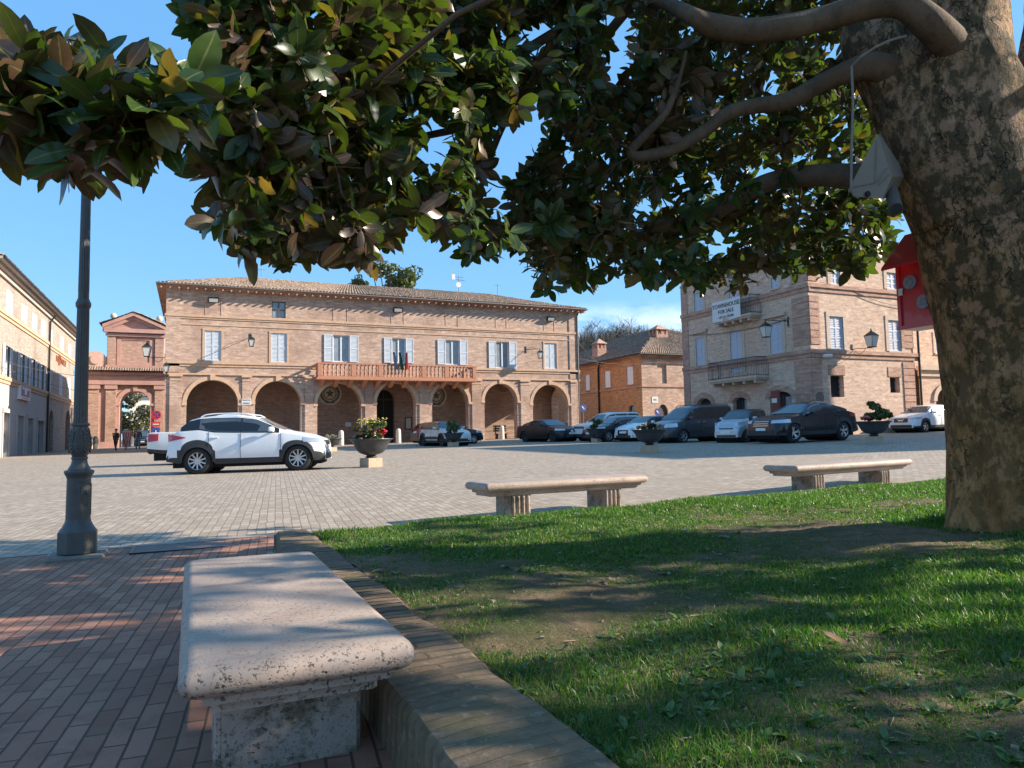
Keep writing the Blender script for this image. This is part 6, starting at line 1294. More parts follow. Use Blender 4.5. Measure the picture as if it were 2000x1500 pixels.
# ------------------------------------------------------------------ urn planters
M['urn'] = plain('cast iron urn', (.055,.057,.06), .5, .3, var=.25, scale=5, bump=.1)
M['block'] = plain('sandstone block', (.40,.31,.215), .85, var=.2, scale=8, bump=.3)
M['soil'] = plain('potting soil', (.05,.035,.025), .95, var=.3, scale=20)
M['urn_leaf'] = leaf_mat('planter leaves', (.035,.06,.018), (.10,.13,.035), trans=.25)
M['urn_leaf2'] = leaf_mat('russet planter leaves', (.20,.10,.07), (.34,.20,.14), trans=.25)
M['pale_leaf'] = leaf_mat('pale withered leaves', (.20,.19,.13), (.42,.40,.30), trans=.2)
M['yellow'] = plain('yellow petals', (.48,.38,.03), .6); M['scarlet'] = plain('scarlet petals', (.55,.02,.04), .6); M['pink'] = plain('pink petals', (.50,.16,.14), .6); M['whitef'] = plain('white petals', (.6,.58,.52), .6)
UP = [(.10,.26),(.17,.275),(.15,.31),(.12,.335),(.20,.36),(.32,.40),(.41,.48),(.465,.58),(.51,.68),(.565,.755),(.62,.79),(.64,.80),(.635,.815),(.60,.81),(.54,.745)]
def flowers(name, c, n, rad, z0, z1, r, seed, mat, par, xo=0):
    rs = np.random.RandomState(seed); b = MB()
    for i in range(n):
        a, q = rs.uniform(0, 6.28), math.sqrt(rs.rand())*rad; p = (c[0]+xo+q*math.cos(a), c[1]+q*math.sin(a), rs.uniform(z0, z1)); k = 7; tx, ty = rs.uniform(-.5, .5, 2)
        vs_ = [(p[0], p[1], p[2])]+[(p[0]+r*math.cos(6.283*j/k), p[1]+r*math.sin(6.283*j/k), p[2]+tx*r*math.cos(6.283*j/k)+ty*r*math.sin(6.283*j/k)+.01) for j in range(k)]+[(p[0], p[1], p[2]+r*.9)]
        b.add(vs_, [(0, 1+j, 1+(j+1) % k) for j in range(k)]+[(k+1, 1+j, 1+(j+1) % k) for j in range(k)])
    o = b.build(name, mat, par); o['kind'] = 'stuff'; return o
def urn(u, v, D, s, label, plants, z=None):
    p = ong(u, v) if D is None else lat(u, D); t = thing('urn_planter', label, 'planter', p, 0, 'iron urn planters on stone blocks'); x, y, z = p
    b = MB(); a = .35; q = .235*s; e0, e1 = np.array([math.cos(a), math.sin(a), 0]), np.array([-math.sin(a), math.cos(a), 0]); b.obox((x, y, z+.12*s), e0*q, e1*q, (0, 0, .14*s)); b.build('stone_block', M['block'], t)
    b = MB(); b.lathe([(r*s, h*s) for r, h in UP], 36, (x, y, z), cap=False); b.build('bowl', M['urn'], t, smooth=45)
    b = MB(); b.lathe([(.56*s, .755*s), (.3*s, .79*s), (.01, .80*s)], 20, (x, y, z), cap=False); b.build('soil', M['soil'], t)
    for k, (kind, *a) in enumerate(plants):
        if kind == 'bush': rx, h, n, sz, mt_, dx = a; leaf_crown((x+dx*s, y, z+(.80+h*.45)*s), (rx*s, rx*s, h*.5*s), n, sz*s, int(u)+k, M[mt_], t, name='foliage')
        else: n, rad, z0, z1, r, mt_, dx = a; flowers('flowers', (x, y, z), n, rad*s, z+z0*s, z+z1*s, r*s, int(v)+k, M[mt_], t, dx*s)
    return t
urn(725, 912, None, 1.0, 'large iron urn with yellow and red flowers right of the white crossover', [('bush', .46, .62, 1500, .05, 'urn_leaf', 0), ('bush', .36, .40, 420, .055, 'urn_leaf2', -.12), ('bush', .52, .2, 600, .05, 'urn_leaf', 0), ('fl', 55, .47, 1.25, 1.40, .032, 'yellow', 0), ('fl', 16, .13, .92, 1.06, .06, 'scarlet', .33), ('fl', 9, .12, .98, 1.12, .05, 'pink', .12), ('fl', 14, .5, .84, .9, .035, 'whitef', 0)])
urn(1269, 884, None, .98, 'large iron urn in the shadow band, filled with withered low leaves', [('bush', .56, .22, 900, .05, 'pale_leaf', 0), ('bush', .5, .25, 500, .06, 'soil', 0)])
urn(1330, 862, None, .93, 'iron urn with pale spiky plants in front of the dark van', [('bush', .42, .34, 320, .07, 'pale_leaf', 0), ('bush', .48, .16, 400, .06, 'urn_leaf', 0)])
urn(1707, 862, 27.3, 1.03, 'iron urn with a dark green shrub beside the tail of the black coupe SUV', [('bush', .60, .82, 2400, .055, 'urn_leaf', .08), ('fl', 24, .16, .86, 1.0, .05, 'pink', -.40), ('fl', 10, .14, .86, .98, .05, 'scarlet', -.36), ('bush', .5, .2, 400, .06, 'urn_leaf', 0)])
urn(885, 869, 40.5, .95, 'small iron urn with a tufted palm-like plant in front of the pale grey hatchback', [('bush', .38, .75, 420, .085, 'urn_leaf', 0), ('bush', .5, .2, 300, .06, 'urn_leaf', 0)])
urn(648, 880, 38.5, .85, 'small iron urn with withered plants just beyond the nose of the white crossover', [('bush', .5, .30, 320, .07, 'pale_leaf', 0)])
urn(1165, 857, 41.0, .95, 'dark iron urn with a leafy shrub in front of the black hatchback', [('bush', .5, .6, 700, .07, 'far_leaf', -.1), ('fl', 10, .4, .9, 1.2, .05, 'whitef', 0)])

# ------------------------------------------------------------------ people by the gate
def skin_mesh(name, verts, edges, radii, mat, parent, sub=2):
    me = bpy.data.meshes.new(name); me.from_pydata([tuple(map(float, v)) for v in verts], edges, []); o = bpy.data.objects.new(name, me); COL.objects.link(o)
    sk = o.modifiers.new('skin', 'SKIN'); o.modifiers.new('sub', 'SUBSURF').levels = sub
    for i, r in enumerate(radii):
        r = r if hasattr(r, '__len__') else (r, r); me.skin_vertices[0].data[i].radius = r; me.skin_vertices[0].data[i].use_root = (i == 0)
    dg = bpy.context.evaluated_depsgraph_get(); dg.update(); m2 = bpy.data.meshes.new_from_object(o.evaluated_get(dg)); m2.name = name; bpy.data.objects.remove(o); bpy.data.meshes.remove(me)
    m2.materials.clear(); m2.materials.append(mat); m2.polygons.foreach_set('use_smooth', [True]*len(m2.polygons)); o = bpy.data.objects.new(name, m2); COL.objects.link(o); o.parent = parent; return o
M['skin'] = plain('skin', (.42,.25,.18), .6)
def person(u, D, h, head, label, top, legs, hair, shoe, stride=.28, arms=(.25, -.25)):
    p = lat(u, D); t = thing('person', label, 'person', p, head, 'people walking by the gate'); s = h/1.75
    J = dict(pel=(0,0,.95), wai=(0,0,1.10), che=(.01,0,1.30), nek=(.015,0,1.48), hd0=(.02,0,1.56), hd1=(.03,0,1.66), hd2=(.025,0,1.73))
    for q, sg in (('l', 1), ('r', -1)):
        f = stride*sg; J['hip'+q] = (0, .09*sg, .92); J['kne'+q] = (f*.55+.04, .10*sg, .50); J['ank'+q] = (f-.03, .10*sg, .09+.03*(sg < 0)); J['toe'+q] = (f+.15, .11*sg, .035)
        ar = arms[0 if sg > 0 else 1]; J['sho'+q] = (.01, .18*sg, 1.42); J['elb'+q] = (ar*.4-.03, .24*sg, 1.14); J['wri'+q] = (ar+.04, .23*sg, .92); J['han'+q] = (ar+.07, .225*sg, .83)
    K = list(J); ix = {k: i for i, k in enumerate(K)}; V = [tuple(c*s for c in J[k]) for k in K]
    E = [('pel','wai'),('wai','che'),('che','nek'),('nek','hd0'),('hd0','hd1'),('hd1','hd2')]
    for q in 'lr': E += [('pel','hip'+q),('hip'+q,'kne'+q),('kne'+q,'ank'+q),('ank'+q,'toe'+q),('che','sho'+q),('sho'+q,'elb'+q),('elb'+q,'wri'+q),('wri'+q,'han'+q)]
    rad = dict(pel=.12, wai=.115, che=.135, nek=.055, hd0=.07, hd1=.092, hd2=.06, hip=.085, kne=.055, ank=.04, toe=.032, sho=.06, elb=.042, wri=.03, han=.032)
    def sub(ks, ad): e = [(ks.index(a), ks.index(b_)) for a, b_ in E if a in ks and b_ in ks]; return [V[ix[k]] for k in ks], e, [(rad[k.rstrip('lr') if k[-1] in 'lr' and k[:-1] in rad else k]+ad)*s for k in ks]
    v, e, r = sub(K, 0); skin_mesh('body', v, e, r, M['skin'], t)
    v, e, r = sub(['che','wai','pel','nek','shol','elbl','wril','shor','elbr','wrir'], .018); r[3] = .05*s; skin_mesh('jacket', v, e, r, top, t)
    v, e, r = sub(['pel','hipl','knel','ankl','hipr','kner','ankr'], .016); skin_mesh('trousers', v, e, r, legs, t)
    for q in 'lr':
        b = MB(); a = np.array(J['ank'+q])*s; c = np.array(J['toe'+q])*s; b.tube([a+(-.05, 0, -.035), (a+c)/2+(0, 0, -.02), c+(.02, 0, 0)], [.045, .05, .035], 8); b.build('shoe', shoe, t, world=False, smooth=60)
    b = MB(); b.ball((.01*s, 0, 1.69*s), .112*s, 12, 8, sc=(1.0, .9, .95)); hb = b.build('hair', hair, t, world=False, smooth=180)
    hb.location = (-.025*s, 0, .02*s)
    b = MB()
    for sg in (-1, 1): b.ball((.118*s, .034*sg*s, 1.655*s), .012*s, 6, 4)
    b.build('eyes', M['ink'], t, world=False); return t
blackc = plain('black cloth', (.015,.015,.018), .85); darkg = plain('dark grey cloth', (.05,.055,.06), .85); jean = plain('blue grey jeans', (.10,.13,.18), .85); pinkc = plain('salmon pink cloth', (.42,.16,.13), .85); bh = plain('dark hair', (.02,.014,.01), .6); ws_ = plain('white trainers', (.55,.55,.54), .6)
pc = lat(240, 56)
person(226.5, 55.0, 1.70, R(-110), 'woman in a black coat and black trousers walking left of the gate arch', blackc, blackc, bh, ws_)
person(246.5, 56.0, 1.08, R(-95), 'small child in salmon pink clothes walking between two adults by the gate', pinkc, pinkc, bh, ws_, stride=.2)
person(269.5, 55.5, 1.76, R(-85), 'man in a dark jacket and blue grey jeans walking in front of the gate arch', darkg, jean, bh, ws_)
p = ony(248, 845, GY+4); t = thing('roadworks_board', 'red and white striped board standing in the gate arch', 'board', (p[0], p[1], .1)); b = MB(); b.box(p[0]-.45, p[0]+.45, p[1]-.05, p[1]+.05, .1, 2.5); b.build('board', M['white_sign'], t); b = MB()
for k in range(4): b.obox((p[0]-.33+.22*k, p[1]-.06, 1.6), (.05, 0, .02), (0, .006, 0), (.05, 0, .7))
b.build('red_stripes', M['red'], t)
for u, v, lab in ((178, 880, 'pale stone bollard half hidden by the lamp post, near the gate'), (186, 880, 'grey stone bollard against the gate wall')):
    p = ony(u, v, GY-3); t = thing('bollard', lab, 'bollard', (p[0], p[1], gz(p[0], p[1])), 0, 'bollards by the gate'); b = MB(); b.lathe([(.3, 0), (.28, .9), (.2, 1.2), (.05, 1.3)], 12, (p[0], p[1], gz(p[0], p[1])), cap=False); b.build('post', M['white_stone'] if u < 180 else M['kerb_stone'], t, smooth=50)

# ------------------------------------------------------------------ lawn
TRX, TRY = 5.72, 3.50
def lawn_z(x, y):
    e = np.minimum(1, np.maximum(0, (front_y_np(x)-y)/.5))
    return .195+.012*np.asarray(x)+.055*np.exp(-((x-TRX)**2+(y-TRY)**2)/1.6**2)+.012*np.sin(x*2.1+y*1.3)+.010*np.sin(x*4.3-y*3.1)-.03*(1-e)
def front_y_np(x): return FY+.035*np.maximum(0, np.asarray(x)-1)
xs_ = np.concatenate([np.linspace(.99, 6, 90), np.linspace(6.1, 24, 70)]); tt = np.linspace(0, 1, 120)
GX, TT = np.meshgrid(xs_, tt); GYY = -4+(front_y_np(GX)+4)*TT; GZ = lawn_z(GX, GYY)+np.random.RandomState(1).normal(0, .004, GX.shape)
V = np.stack([GX, GYY, GZ], -1).reshape(-1, 3); ix = np.arange(V.shape[0]).reshape(GX.shape); F = np.stack([ix[:-1, :-1], ix[:-1, 1:], ix[1:, 1:], ix[1:, :-1]], -1).reshape(-1, 4)
def soil_mat():
    m, t, b = new_mat('trodden soil'); g = N(t, 'ShaderNodeNewGeometry'); pos = g.outputs['Position']; r = ramp(t, [(.25, (.085,.058,.034)), (.5, (.16,.112,.066)), (.75, (.26,.19,.125))]); t.links.new(noise(t, pos, 4, 8, .75), r.inputs[0])
    c = mixc(t, r.outputs[0], (.05,.075,.02), rng_(t, noise(t, pos, 1.6, 6, .7), .42, .6, 0, .8)); c = mixc(t, c, (.36,.28,.2), rng_(t, noise(t, pos, 70, 3, .6), .62, .72, 0, .7)); t.links.new(c, b.inputs['Base Color']); b.inputs['Roughness'].default_value = .95; b.inputs['Specular IOR Level'].default_value = .15
    bp = N(t, 'ShaderNodeBump', Strength=.9, Distance=.03); t.links.new(noise(t, pos, 22, 6, .7), bp.inputs['Height']); t.links.new(bp.outputs[0], b.inputs['Normal']); return m
_o = mesh_np('lawn_ground', V, F, soil_mat(), None, True); _o['kind'] = 'structure'
def fbm(x, y, seed):
    rs = np.random.RandomState(seed); r = np.zeros_like(x)
    for o in range(5):
        f = .55*1.9**o
        for k in range(3): a = rs.uniform(0, 6.28); r += np.sin(f*(x*math.cos(a)+y*math.sin(a))*2+rs.uniform(0, 6.28))/(1.6**o)
    return r/3.2
def vis_pts(n, seed, dens):
    """random lawn points inside the view, nearer ones denser"""
    rs = np.random.RandomState(seed); out = []
    while sum(len(q) for q in out) < n:
        k = 200000; y = rs.uniform(.2, 8.2, k); x = rs.uniform(1.02, 22, k); ok = (y < front_y_np(x)-.01)
        d = (x-CAM[0])*CF[0]+(y-CAM[1])*CF[1]; l = (x-CAM[0])*CR[0]+(y-CAM[1])*CR[1]; ok &= (d > 1.0) & (np.abs(l/d) < 1.05) & (rs.rand(k) < np.minimum(1, (dens/np.maximum(d, .5))**1.7)); ok &= (np.hypot(x-TRX, y-TRY) > .46)
        out.append(np.stack([x[ok], y[ok]], -1))
    return np.concatenate(out)[:n]
bare = [(onz(u, v, .24)[:2], rx, ry) for u, v, rx, ry in ((1120,1215,.5,.35), (1010,1245,.35,.3), (960,1105,.45,.35), (1240,1180,.7,.5), (1700,1000,1.5,.55), (1560,1040,1.0,.45), (1810,1050,.7,.45), (1500,1180,.6,.4), (1050,1150,.7,.4), (1700,1250,.5,.25), (1380,1090,.6,.4), (1280,1395,.3,.12))]
def cover(x, y):
    c = .58+.75*fbm(x, y, 8)
    for (cx, cy), rx, ry in bare: c -= .75*np.exp(-((x-cx)/(rx*.72))**2-((y-cy)/(ry*.72))**2)
    c += 1.2*np.exp(-((front_y_np(x)-y)/.9)**2)*.5+.5*np.exp(-((y-2.0)/.9)**2)
    return c
def make_grass(name, n, seed, mat, h0, h1, w, thr, pts=None):
    rs = np.random.RandomState(seed); P_ = vis_pts(n, seed, 3.2) if pts is None else pts; x, y = P_[:, 0], P_[:, 1]; c = cover(x, y); ok = c+rs.uniform(-.45, .45, len(x)) > thr; x, y, c = x[ok], y[ok], np.clip(c[ok], 0, 1.2); n = len(x)
    d = np.hypot(x, y); h = rs.uniform(h0, h1, n)*(.45+.6*c)*(1+.35*fbm(x*2.5, y*2.5, 5)); wd = w*rs.uniform(.7, 1.3, n)*np.clip(d/3.0, .8, 2.6); a = rs.uniform(0, 2*PI, n); ln = rs.uniform(.15, 1.0, n)*h; b_ = rs.uniform(0, 2*PI, n)
    z = lawn_z(x, y)-.006; P0 = np.stack([x, y, z], -1); side = np.stack([np.cos(a), np.sin(a), np.zeros(n)], -1)*wd[:, None]/2; lean = np.stack([np.cos(b_), np.sin(b_), np.zeros(n)], -1)*ln[:, None]; up = np.array([0, 0, 1.0])
    m1 = P0+lean*.30+up*(h*.55)[:, None]; m2 = P0+lean+up*(h*np.sqrt(np.maximum(.1, 1-.45*(ln/h)**2)))[:, None]
    V = np.stack([P0-side, P0+side, m1+side*.8, m1-side*.8, m2+side*.12, m2-side*.12], 1).reshape(-1, 3); i0 = np.arange(n)[:, None]*6
    F = np.concatenate([i0+np.array([[0, 1, 2, 3]]), i0+np.array([[3, 2, 4, 5]])]); o = mesh_np(name, V, F, mat); o['kind'] = 'stuff'; return o
M['grass'] = leaf_mat('grass blades', (.030,.088,.016), (.092,.18,.03), trans=.38, rough=.45, dry=(.24,.23,.09), spec=.35, glow=(1.3,1.75,.5))
M['straw'] = leaf_mat('dry grass', (.22,.18,.09), (.34,.28,.15), trans=.25, rough=.6)
o = make_grass('grass', 255000, 21, M['grass'], .018, .046, .0040, .04); o['label'] = 'patchy green lawn grass with bare trodden soil'; o['category'] = 'grass'
o = make_grass('dry_grass', 9000, 22, M['straw'], .012, .035, .0032, .05); o['label'] = 'scattered straw coloured dead grass on the lawn'; o['category'] = 'grass'
_a = np.random.RandomState(9).uniform(0, 2*PI, 5200); _q = .50+np.abs(np.random.RandomState(10).normal(0, .12, 5200)); _keep = np.sin(_a*3+1)+np.sin(_a*7) > -.6
o = make_grass('grass_tufts', 0, 24, M['grass'], .04, .10, .0035, -9, np.stack([TRX+_q*np.cos(_a), TRY+_q*np.sin(_a)], -1)[_keep]); o['label'] = 'longer tufts of grass round the foot of the magnolia'; o['category'] = 'grass'
def leaf_geo(P0, D, Nn, L, W, curl, fold, nst=5):
    """vectorised leaves: base points, axis, face normal, length, width"""
    n = len(P0); S = np.cross(D, Nn); S /= np.linalg.norm(S, axis=1)[:, None]+1e-9; Nn = np.cross(S, D)
    t = np.array([0, .09, .24, .45, .66, .84, .95, 1]) if nst > 5 else np.linspace(0, 1, nst); nst = len(t)
    wv = np.interp(t, [0, .09, .24, .45, .66, .84, .95, 1], [.03, .20, .40, .50, .47, .30, .11, .01]); vs_ = []; rw = np.random.RandomState(n % 9973); wavy = rw.uniform(-.10, .10, (n, nst, 2)); tw = rw.uniform(-.5, .5, n)
    for i, q in enumerate(t):
        c = P0+D*(L*(q-.18*curl*q*q))[:, None]-Nn*(L*curl*q*q*.55)[:, None]; hw = (W*wv[i])[:, None]; Sq = S+Nn*(tw*q)[:, None]
        vs_ += [c-Sq*hw+Nn*hw*(fold+wavy[:, i, 0:1]*2), c, c+Sq*hw+Nn*hw*(fold+wavy[:, i, 1:2]*2)]
    V = np.stack(vs_, 1).reshape(-1, 3); i0 = np.arange(n)[:, None]*(3*nst); fl = []
    for i in range(nst-1):
        a = 3*i
        for k in (0, 1): fl.append(i0+np.array([[a+k, a+k+1, a+k+4, a+k+3]]))
    return V, np.stack(fl, 1).reshape(-1, 4)
rs = np.random.RandomState(31); Pw = vis_pts(3000, 33, 3.0); cw = cover(Pw[:, 0], Pw[:, 1]); Pw = Pw[cw+rs.uniform(-.5, .5, len(cw)) > .42]; k = 6; n = len(Pw)*k; px_ = np.repeat(Pw, k, 0); az = rs.uniform(0, 2*PI, n); el = rs.uniform(.15, .95, n); sz = np.repeat(rs.uniform(.018, .052, len(Pw)), k)*rs.uniform(.7, 1.2, n)
D_ = np.stack([np.cos(az)*np.cos(el), np.sin(az)*np.cos(el), np.sin(el)], -1); N_ = np.stack([-np.cos(az)*np.sin(el), -np.sin(az)*np.sin(el), np.cos(el)], -1); P0 = np.stack([px_[:, 0], px_[:, 1], lawn_z(px_[:, 0], px_[:, 1])], -1)
V, F = leaf_geo(P0, D_, N_, sz, sz*rs.uniform(.34, .55, n), rs.uniform(.2, .9, n), .25); M['weed'] = leaf_mat('broad weed leaves', (.06,.12,.03), (.13,.20,.065), trans=.3, rough=.3, spec=.55)
o = mesh_np('weeds', V, F, M['weed'], None, True); o['kind'] = 'stuff'; o['label'] = 'low broad-leaved weeds scattered through the lawn'; o['category'] = 'weeds'
# crumbs of earth, twigs and fallen leaves
rs = np.random.RandomState(41); Pd = vis_pts(1600, 44, 3.0); b = MB()
for i, (x, y) in enumerate(Pd[:1400]):
    z = float(lawn_z(x, y)); s = rs.uniform(.003, .009); a = rs.uniform(0, 6.28)
    if i % 5: b.obox((x, y, z+s*.3), (s*math.cos(a), s*math.sin(a), 0), (-s*.7*math.sin(a), s*.7*math.cos(a), s*.2), (0, 0, s*.6))
    else: L = rs.uniform(.02, .07); b.tube([(x, y, z+.004), (x+L*math.cos(a), y+L*math.sin(a), z+.012)], .0022, 4)
_o = b.build('litter', plain('earth crumbs', (.24,.17,.11), .95, var=.4, scale=30)); tag(_o, 'small clods and twigs lying on the bare soil', 'litter', kind='stuff')
M['dry_leaf'] = leaf_mat('fallen leaves', (.16,.085,.04), (.36,.25,.14), trans=.1, rough=.5)
for i, (u, v) in enumerate(((1003,1182), (1195,1230), (1640,1160), (1245,1325))): pass
n = 60; Pl = vis_pts(n, 55, 4); az = rs.uniform(0, 6.28, n); D_ = np.stack([np.cos(az), np.sin(az), rs.uniform(-.1, .3, n)], -1); D_ /= np.linalg.norm(D_, axis=1)[:, None]; N_ = np.tile([0.1, 0, 1.0], (n, 1)); L_ = rs.uniform(.05, .11, n)
V, F = leaf_geo(np.stack([Pl[:, 0], Pl[:, 1], lawn_z(Pl[:, 0], Pl[:, 1])+.02], -1), D_, N_, L_, L_*.42, rs.uniform(-.5, .8, n), .35); o = mesh_np('fallen_leaves', V, F, M['dry_leaf'], None, True); tag(o, 'brown fallen magnolia leaves lying on the grass', 'fallen leaves', kind='stuff')
for i, (u, v, lab) in enumerate(((1126, 1012, 'single white daisy standing above the shaded grass behind the bare patch'), (1682, 962, 'white daisy in the sunlit grass in front of the bench by the trunk'), (1337, 1044, 'tiny white daisy in the middle of the lawn'))):
    p = onz(u, v, .31); zb_ = float(lawn_z(p[0], p[1])); t = thing('daisy', lab, 'flower', (p[0], p[1], zb_)); b = MB(); b.tube([(p[0], p[1], zb_), (p[0], p[1], zb_+.09)], .0025, 5); b.build('stem', M['weed'], t); b = MB(); c_ = np.array([p[0], p[1], zb_+.095])
    for k in range(10): a = 2*PI*k/10; b.obox(c_+(.012*math.cos(a), .012*math.sin(a), .002), (.010*math.cos(a), .010*math.sin(a), .004), (-.004*math.sin(a), .004*math.cos(a), 0), (0, 0, .001))
    b.build('petals', M['whitef'], t); b = MB(); b.ball(c_, .007, 6, 4); b.build('centre', M['yellow'], t)

# ------------------------------------------------------------------ magnolia
def bark_mat(name, limb=False):
    m, t, b = new_mat(name); g = N(t, 'ShaderNodeNewGeometry'); pos = g.outputs['Position']; s = N(t, 'ShaderNodeSeparateXYZ'); t.links.new(pos, s.inputs[0])
    st = scaled(t, pos, (1, 1, .55)); a = noise(t, st, 4.5, 8, .72); c2 = noise(t, st, 11, 6, .7); f = noise(t, pos, 38, 5, .7)
    r = ramp(t, [(.28, (.11,.08,.05)), (.42, (.235,.165,.095)), (.56, (.37,.27,.17)), (.72, (.50,.39,.27))]); t.links.new(a, r.inputs[0]); c = r.outputs[0]
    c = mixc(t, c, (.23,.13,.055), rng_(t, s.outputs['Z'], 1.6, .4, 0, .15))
    if not limb:
        dk = mixc(t, (.045,.04,.03), (.085,.085,.05), f); c = mixc(t, c, dk, rng_(t, c2, .43, .52, 0, .92)); c = mixc(t, c, (.38,.265,.20), rng_(t, noise(t, pos, 7.5, 4, .6), .56, .62, 0, .8))
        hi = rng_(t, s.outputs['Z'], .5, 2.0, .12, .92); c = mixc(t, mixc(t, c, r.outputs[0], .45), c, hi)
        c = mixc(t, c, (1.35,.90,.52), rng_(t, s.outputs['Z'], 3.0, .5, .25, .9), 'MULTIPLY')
    else: c = mixc(t, c, (.075,.058,.045), .8); c = mixc(t, c, (.055,.05,.045), rng_(t, c2, .5, .64, 0, .6))
    vo = N(t, 'ShaderNodeTexVoronoi', Scale=9.0); vo.feature = 'DISTANCE_TO_EDGE'; wb = N(t, 'ShaderNodeTexNoise', Scale=5.0, Detail=4.0); t.links.new(pos, wb.inputs['Vector']); ad = N(t, 'ShaderNodeVectorMath', operation='MULTIPLY_ADD'); ad.inputs[1].default_value = (.35,.35,.35); t.links.new(wb.outputs['Color'], ad.inputs[0]); t.links.new(scaled(t, pos, (1.3, 1.3, .38)), ad.inputs[2]); t.links.new(ad.outputs[0], vo.inputs['Vector'])
    cr = rng_(t, vo.outputs['Distance'], .0, .035, 1, 0); ck = N(t, 'ShaderNodeMath', operation='MULTIPLY'); t.links.new(cr, ck.inputs[0]); t.links.new(rng_(t, noise(t, pos, 3, 3, .6), .42, .6), ck.inputs[1])
    if not limb: c = mixc(t, c, (.05,.03,.02), ck.outputs[0])
    t.links.new(c, b.inputs['Base Color']); b.inputs['Roughness'].default_value = .9; b.inputs['Specular IOR Level'].default_value = .2
    hh = mixc(t, c2, f, .5); hh = mixc(t, hh, (0, 0, 0), ck.outputs[0]) if not limb else hh
    bp = N(t, 'ShaderNodeBump', Strength=1.0, Distance=.05 if not limb else .012); t.links.new(hh, bp.inputs['Height']); t.links.new(bp.outputs[0], b.inputs['Normal']); return m
M['bark'] = bark_mat('magnolia bark'); M['limb'] = bark_mat('magnolia limb bark', True)
def spline(pts, m=8):
    """Catmull-Rom through rows of numbers"""
    P_ = np.array(pts, float); P_ = np.vstack([2*P_[0]-P_[1], P_, 2*P_[-1]-P_[-2]]); out = []
    for i in range(1, len(P_)-2):
        a, b_, c, d = P_[i-1:i+3]
        for k in range(m): t = k/m; out.append(.5*((2*b_)+(c-a)*t+(2*a-5*b_+4*c-d)*t*t+(3*b_-a-3*c+d)*t**3))
    out.append(P_[-2]); return np.array(out)
tree = thing('magnolia_tree', 'huge old magnolia with mottled trunk at the right, its boughs overhanging the lawn', 'tree', (TRX, TRY, .3))
def px_path(rows, m=8):
    """rows of (u, v, depth, radius) -> smooth points and radii"""
    q = spline(rows, m); return [dep(*r[:3]) for r in q], list(q[:, 3])
def rough_tube(path, rad, n, amp, seed, flare=None):
    rs = np.random.RandomState(seed); b = MB(); b.tube(path, rad, n, cap=True); V = np.array(b.v); m = len(path); ph = rs.uniform(0, 6.28, 12); fr = rs.uniform(1, 5, (12, 3))
    c = np.repeat(np.array(path), n, 0); d = V-c; q = np.zeros(len(V))
    for k in range(12): q += np.sin(V@(fr[k]*(1+k*.35))+ph[k])/(1+k*.35)
    ang = np.tile(np.arange(n)/n*2*PI, m); 
    fl = np.zeros(len(V))
    if flare: hgt = np.maximum(0, 1-(V[:, 2]-flare[0])/flare[1]); fl = hgt**3*(.15+.13*np.sin(ang*5+1.0)+.05*np.sin(ang*9))+.022*np.sin(ang*7+V[:, 2]*1.5)*np.clip(1.6-V[:, 2], 0, 1)
    V = c+d*(1+amp*q+fl)[:, None]; b.v = [tuple(p) for p in V]; return b
tp, tr_ = px_path([(2013,1075,5.43,0.524), (2006,1030,5.43,0.500), (1994,930,5.43,0.480), (1982,800,5.43,0.461), (1971,680,5.42,0.456), (1950,560,5.42,0.456), (1921,440,5.42,0.451), (1896,340,5.42,0.451), (1874,240,5.42,0.456), (1858,150,5.42,0.407), (1860,50,5.45,0.359), (1856,-80,5.5,0.320), (1838,-260,5.6,0.281), (1808,-480,5.7,0.213), (1778,-700,5.8,0.136)], 7)
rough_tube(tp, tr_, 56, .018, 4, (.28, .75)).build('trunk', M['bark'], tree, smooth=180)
LIMBS = []
def limb(rows, seed, n=14, amp=.03, name='limb', mat='limb'):
    p, r = px_path(rows, 8); LIMBS.append((p, r)); rough_tube(p, r, n, amp, seed).build(name, M[mat], tree, smooth=180)
limb([(1880,420,5.42,.36), (1840,330,5.42,.34), (1795,255,5.42,.27), (1748,170,5.5,.22), (1705,80,5.6,.215), (1685,-20,5.7,.20), (1660,-180,5.9,.17), (1640,-400,6.1,.11)], 1, 28, .03, 'limb', 'bark')
limb([(1900,230,5.42,.20), (1884,160,5.36,.165), (1862,95,5.16,.125), (1815,45,5.00,0.105), (1760,8,5.00,0.088), (1690,14,5.05,0.085), (1610,36,5.10,0.085), (1540,52,5.10,0.082), (1460,60,5.10,0.078), (1390,50,5.10,0.075), (1345,28,5.09,0.054), (1290,4,5.49,0.046), (1200,0,5.70,0.041), (1090,60,5.50,0.036), (990,120,5.30,0.034), (905,168,5.10,0.032), (830,228,4.90,0.030), (770,275,4.70,0.026), (690,285,4.47,0.023), (600,250,4.00,0.021), (541,186,3.62,0.023), (490,192,3.37,0.022), (452,200,3.16,0.022), (405,240,2.97,0.021), (358,243,2.85,0.018), (300,236,2.70,0.014), (215,216,2.60,0.010), (140,205,2.50,0.007)], 2, 14)
limb([(1760,150,5.55,.16), (1735,138,5.42,.125), (1690,130,5.4,.10), (1610,160,5.5,.07), (1540,196,5.5,.06), (1470,208,5.5,.056), (1420,222,5.5,.053), (1370,260,5.5,.05), (1310,292,5.5,.048), (1250,306,5.4,.043), (1232,296,5.4,.038), (1262,262,5.35,.032), (1300,220,5.3,.026), (1325,160,5.3,.018), (1340,100,5.3,.010)], 3, 12)
